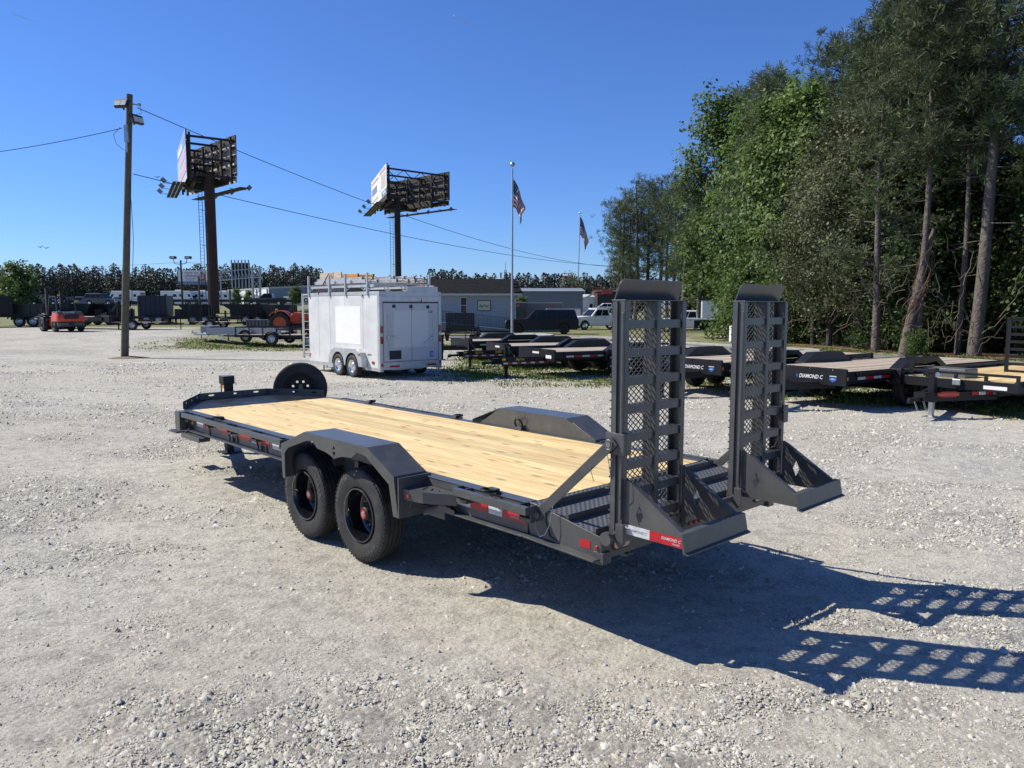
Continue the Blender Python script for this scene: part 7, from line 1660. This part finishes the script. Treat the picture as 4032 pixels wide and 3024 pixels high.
# named trees at the wood's edge
tree('tallpine', 1, 2100, 33.0, 1.0, 'tallest pine with a thick grey trunk leaning right at the wood edge', 'pine_tree')
tree('thinpine', 2, 1985, 34.2, 1.0, 'slim straight pine just left of the thickest leaning pine', 'pine_tree')
tree('thinpine', 3, 2068, 34.2, (.8, .8, .95), 'thin dark pine stem close to the left of the thickest pine', 'pine_tree')
sg = thing('tree_snag', 'leaning grey broken trunk wrapped in dry vines left of the slim pine', 'tree', at(1952, 34.3), 0)
m = MB(); m.tube([(0, 0, -.1), (.22, .05, 1.2), (.55, .08, 3.0), (.85, .1, 4.6), (1.1, .1, 5.6)], [.27, .24, .20, .15, .07], 12); part('trunk', m, 'bark', sg, smooth=True)
rr_ = random.Random(5)
m = MB()
for k in range(26):
    a = rr_.random() * 6.28; z0 = rr_.random() * 3; P = []
    for j in range(9): zz = z0 + j * .28; P.append((.19 * zz + (.3 + .12 * math.sin(j + k)) * math.cos(a + j * .35), (.3 + .1 * math.sin(j * 1.7 + k)) * math.sin(a + j * .35), zz))
    m.tube(P, .012, 4)
o = part('dry_vines', m, 'straw', sg); o['kind'] = 'stuff'
for px, Y, k, s_, sc, lb in ((1545, 80, 'gum', 1, 1.46, 'bright green sweetgum at the left end of the tall wood'), (1610, 66, 'gum2', 2, 1.26, 'bright green leafy tree behind the leftmost sweetgum'), (1672, 50, 'gum', 3, .95, 'bright green sweetgum just left of the wood centre'), (1722, 48, 'gum', 4, .97, 'tallest bright green sweetgum directly above the far ramp'), (1772, 47, 'gum2', 2, .95, 'bright green leafy tree right of the tallest sweetgum')):
    tree(k, s_, px, Y, sc, lb, 'sweetgum_tree')
for px, Y, s_, sc, lb in ((1790, 41.5, 1, 1.0, 'dull olive tree with drooping sprays right of the sweetgums'), (1848, 39.5, 2, .95, 'dull olive tree left of the slim pine'), (1755, 43, 2, .85, 'smaller dull olive tree in front of the sweetgums'), (1905, 39, 1, .85, 'dull olive tree behind the broken leaning trunk')):
    tree('olive', s_, px, Y, sc, lb, 'broadleaf_tree')
for px, Y, sc, lb in ((1885, 36.5, .82, 'bushy pine with low boughs left of the slim pine'), (2200, 35, .62, 'bushy low pine right of the thickest pine')): tree('lowpine', 5, px, Y, sc, lb, 'pine_tree')
G_ = 'pines standing inside the wood'
LB = 'pine standing inside the wood behind the edge trees'
for i, (px, Y, sc) in enumerate(((1590, 84, 1.45), (1640, 63, 1.2), (1682, 62, 1.14), (1735, 56, 1.05), (1800, 50, 1.1), (1850, 44, .98), (1890, 41, 1.0), (1925, 38.5, 1.0), (1950, 43, 1.05), (2020, 39, 1.0), (2060, 45, 1.1), (2250, 38, .9), (2330, 34, 1.1), (2420, 38, 1.0), (2550, 33, 1.1))):
    tree('pine' if i % 3 else 'thinpine', 4 + i % 3, px, Y, sc, LB, 'pine_tree', G_)
GL = 'row of pines at the far left end of the wood'
for i, (px, Y, sc) in enumerate(((1336, 97, 1.0), (1345, 95, 1.06), (1372, 93, 1.13), (1398, 96, 1.15), (1425, 92, 1.12), (1452, 88, 1.12), (1478, 85, 1.13), (1508, 80, 1.15), (1440, 100, 1.1), (1360, 102, 1.05), (1500, 92, 1.15))):
    tree('farpine', 7 + i % 3, px, Y, sc, ['leftmost pine of the far row with low hanging boughs' if i == 0 else 'tall far pine in the row left of the sweetgums'][0], 'pine_tree', GL)
GD = 'dark leafy trees filling the wood'
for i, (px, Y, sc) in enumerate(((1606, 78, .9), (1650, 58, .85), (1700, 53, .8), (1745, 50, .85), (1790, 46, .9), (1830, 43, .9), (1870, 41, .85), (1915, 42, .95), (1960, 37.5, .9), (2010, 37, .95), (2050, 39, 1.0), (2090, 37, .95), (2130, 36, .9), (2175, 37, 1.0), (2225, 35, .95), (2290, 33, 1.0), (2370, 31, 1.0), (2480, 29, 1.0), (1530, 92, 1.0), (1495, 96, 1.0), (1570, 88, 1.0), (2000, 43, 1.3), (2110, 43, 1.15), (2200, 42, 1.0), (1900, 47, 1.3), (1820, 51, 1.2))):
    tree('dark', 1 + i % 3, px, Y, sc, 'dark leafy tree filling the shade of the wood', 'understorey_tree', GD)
GB = 'bushes along the foot of the wood'
def shrub(kind, s_, px, Y, sc, lb, grp=GB): return plant(kind, s_, at(px, Y), rv.random() * 6.28, sc, lb, 'bush', grp, 'bush')
for i in range(26):
    px = 1618 + i * 26; Y = 47.5 - 11.2 * min(1, (px - 1618) / 340) + rv.uniform(-.3, 1.6)
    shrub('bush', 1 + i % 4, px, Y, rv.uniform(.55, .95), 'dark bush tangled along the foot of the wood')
for i in range(16):
    px = 1640 + i * 42; Y = 51.5 - 11.5 * min(1, (px - 1618) / 340) + rv.uniform(0, 2)
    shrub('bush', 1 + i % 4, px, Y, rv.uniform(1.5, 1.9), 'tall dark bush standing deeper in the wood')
shrub('litbush', 1, 1588, 48.5, 1.05, 'bright green bush beside the far ramp at the drive', None); shrub('litbush', 2, 1602, 50.5, 1.35, 'taller bright green bush behind the one at the drive', None)
shrub('litbush', 3, 1978, 33.6, .36, 'small pale green sapling at the foot of the slim pine', None)
# pine straw bed along the wood, as a sheet
mb = MB(); A = []; _p = [1560, 1700, 1800, 1985, 2150, 2460]; _y = [50.5, 43, 39.2, 34.2, 31.6, 27.5]
for i in range(30):
    f = i / 29; px = 1560 + f * 900; Y0 = float(np.interp(px, _p, _y)) + .25 * math.sin(i * 1.9); x0 = at(px, Y0)[0]; A += [(x0, Y0, .03 + gz(x0, Y0)), (x0 + 3 + 3 * f, Y0 + 9, .06 + gz(x0, Y0))]
mb.add(A, [[2 * i, 2 * i + 1, 2 * i + 3, 2 * i + 2] for i in range(29)]); o = part('leaf_litter', mb, 'straw'); o['kind'] = 'structure'
# hanging dry vines and twigs
m = MB()
for k in range(85):
    px = 1640 + rr_.random() * 560; Y = 44.5 - 12.5 * min(1, (px - 1618) / 340) + rr_.random() * 2; x, y, z = at(px, Y); z = rr_.random() * 3.5; P = [(x, y, z)]; dx_, dy_ = rr_.uniform(-.25, .25), rr_.uniform(-.2, .2)
    for j in range(7): P.append((P[-1][0] + dx_ + rr_.uniform(-.16, .16), P[-1][1] + dy_ * .5, max(.02, P[-1][2] + rr_.uniform(-.12, .42))))
    m.tube(P, [.018, .016, .015, .013, .011, .010, .008, .006], 4)
o = part('vines', m, mat('dry_vine', (.13, .10, .075), .9, var=.3)); o['kind'] = 'stuff'; o['label'] = 'dry vines and twigs hanging at the foot of the wood'
# chain link fence glimpsed in the undergrowth
fa, fb = at(1795, 42), at(1905, 38.2); t = thing('chain_link_fence', 'rusty chain link fence half buried in the undergrowth', 'fence', fa); d_ = Vector((fb[0] - fa[0], fb[1] - fa[1], 0)); ln = d_.length; d_.normalize()
for k in range(5): m = MB(); p = d_ * ln * k / 4; m.cyl((p.x, p.y, 0), (p.x, p.y, 2.0), .03, 8); part('post', m, 'darkrust', t)
m = MB(); m.bar((0, 0, 1.95), tuple(d_ * ln + Vector((0, 0, 1.95))), .05, .05); part('top_rail', m, 'darkrust', t)
m = MB(); nn_ = int(ln / .11)
for k in range(-17, nn_):
    for s_ in (1, -1):
        a, b = k, k + 17
        a2, b2 = max(a, 0), min(b, nn_); za = .05 + (a2 - a) * .11; zb2 = .05 + (b2 - a) * .11
        if s_ < 0: za, zb2 = 1.97 - za, 1.97 - zb2
        m.bar(tuple(d_ * (a2 * .11) + Vector((0, 0, za))), tuple(d_ * (b2 * .11) + Vector((0, 0, zb2))), .008, .008)
part('chain_mesh', m, 'darkrust', t, fix=False)['kind'] = 'stuff'
# left maple, small trees far off
plant('maple', 1, gp(45, 703, 40, 90), 1.0, (1.0, 1.0, 1.0), 'leafy green maple standing among the dump trailers at the left', 'tree', None, 'maple_tree')
for i, (px, Y, sc, lb) in enumerate(((1127, 92, .62, 'small bright green tree beside the office gable'), (512, 150, .62, 'small round tree left of the warehouse door'), (539, 148, .55, 'small round tree right of the warehouse door'), (640, 118, .55, 'small green tree below the old white pickup'), (365, 165, .5, 'small pale tree behind the motorhomes by the wooden pole'), (405, 165, .6, 'small pale tree behind the far billboard post'), (15, 150, .6, 'small pale tree behind the maple'))):
    p = sky_pt(px, 661, Y); plant('maple', 2 + i % 2, (p[0], Y, gz(p[0], Y)), i, sc, lb, 'tree', 'small trees beyond the lot', 'maple_tree')
# bare twiggy tree
def twig_tree(seed, H):
    r = random.Random(seed); m = MB(); tips = []
    def grow(p, d, ln, rad, lv):
        q = p + d * ln; m.tube([p, p + d * ln * .5 + Vector((r.uniform(-.06, .06), r.uniform(-.06, .06), 0)) * ln, q], [rad, rad * .85, rad * .65], 6 if lv < 2 else 4)
        if lv > 4: tips.append(q); return
        for k in range(3 if lv < 3 else 2):
            a = r.uniform(0, 6.28); t_ = r.uniform(.35, .8); u = d.orthogonal().normalized(); w2 = d.cross(u); nd = (d * math.cos(t_) + (u * math.cos(a) + w2 * math.sin(a)) * math.sin(t_) + Vector((0, 0, .12))).normalized(); grow(q, nd, ln * r.uniform(.62, .85), rad * .62, lv + 1)
    grow(Vector((0, 0, 0)), Vector((.03, 0, 1)), H * .27, H * .022, 0); return m, tips
tm_, tips = twig_tree(4, 7.0); p = at(1244, 112)
t = thing('bare_tree', 'thin leaved grey tree with bare branches beside the far flagpole', 'tree', (p[0], p[1], p[2])); part('trunk', tm_, 'darkbark', t, fix=False)
rg = np.random.default_rng(3); C = np.repeat(np.array([q[:] for q in tips]), 9, 0) + rg.normal(size=(len(tips) * 9, 3)) * .28; V, F = quads(C, rg.normal(size=C.shape), .16 + .1 * rg.random(len(C)), rg); part('crown', crown_obj('crown', V, F, rg.random(len(C)), 'oliveleaf'), 'oliveleaf', t)
# far woods: one mass each
def far_wood(name, label, px0, px1, Y, n, h0, h1, seed, m='farleaf', depth=14, zb=None, lowbr=.35, nl=300):
    rng = np.random.default_rng(seed); Vs, Ts = [], []; tr = MB()
    for k in range(n):
        px = px0 + (px1 - px0) * (k + rng.random()) / n; yy = Y + rng.random() * depth; x = (px - 1106) / 1647 * yy; z = gz(x, yy) - .3 if zb is None else zb; h = h0 + (h1 - h0) * rng.random()
        tr.bar((x, yy, z), (x + rng.normal() * .3, yy, z + h * .9), .28, .28)
        u = rng.random(nl); r = h * .17 * np.sin(np.clip(u * .9 + .1, 0, 1) * PI) ** .7 * np.sqrt(rng.random(nl)) * 1.25; a = rng.random(nl) * 6.28
        C = np.stack([x + r * np.cos(a), yy + r * np.sin(a), z + h * (lowbr + (1 - lowbr) * u)], 1); v, f = quads(C, rng.normal(size=C.shape) + np.array([0, -.3, .3]), .34 + .34 * rng.random(nl), rng); Vs.append(v); Ts.append(np.clip(rng.random() * .5 + rng.random(nl) * .5, 0, 1))
    V = np.concatenate(Vs); F = np.arange(len(V)).reshape(-1, 4); me = crown_obj(name, V, F, np.concatenate(Ts), m)
    o = link(name, me); o['kind'] = 'stuff'; o['label'] = label
    o2 = part('woods_trunks', tr, 'darkbark', o, fix=False); o2['kind'] = 'stuff'
far_wood('far_woods', 'long dark wall of far pine trees behind the highway', -40, 700, 250, 250, 8.8, 14.5, 1, lowbr=.30)
far_wood('far_woods', 'dark green far wood behind the office and the parked pickups', 930, 1420, 215, 110, 8.5, 11.5, 2, lowbr=.1)
far_wood('far_woods', 'second far line of pines deeper behind the highway', -60, 1500, 330, 300, 10.5, 14.5, 3, lowbr=.1, nl=110)
# tufts of grass on the verges
def grass_tufts():
    rng = np.random.default_rng(9); N = 260000; Y = 14 + 30 * rng.random(N) ** 1.5; X = (rng.random(N) * 2 - 1) * (1.5 + .75 * Y)
    g = grass_zone(X, Y); nzv = vnoise(X * 1.1, Y * 1.1, 21) * .6 + vnoise(X * 3.1, Y * 3.1, 22) * .4
    rd = seg_dist(X, Y, ROAD); k = (g * .9 > rng.random(N)) & (nzv > .40) & (rd > 2.5); X, Y = X[k][:60000], Y[k][:60000]; n = len(X)
    h = (.035 + .075 * rng.random(n) ** 2) * (1 + .4 * (nzv[k][:60000] > .62)); a = rng.random(n) * 6.28; lx, ly = rng.normal(size=n) * .03, rng.normal(size=n) * .03; w_ = .008 + .0008 * Y
    zz = zt(X, Y) - .01
    V = np.stack([np.stack([X - np.cos(a) * w_, Y - np.sin(a) * w_, zz], 1), np.stack([X + np.cos(a) * w_, Y + np.sin(a) * w_, zz], 1), np.stack([X + lx, Y + ly, zz + h], 1)], 1).reshape(-1, 3)
    return crown_obj('grass', V, np.arange(len(V)).reshape(-1, 3), np.clip(nzv[k][:60000] * 1.3 - .3 + .3 * rng.random(n), 0, 1), leaf_mat('grass_blade', (.17, .15, .045), (.12, .19, .03), .3))
gr_o = link('grass', grass_tufts()); gr_o['kind'] = 'stuff'; gr_o['label'] = 'short rough grass under and around the parked trailers'
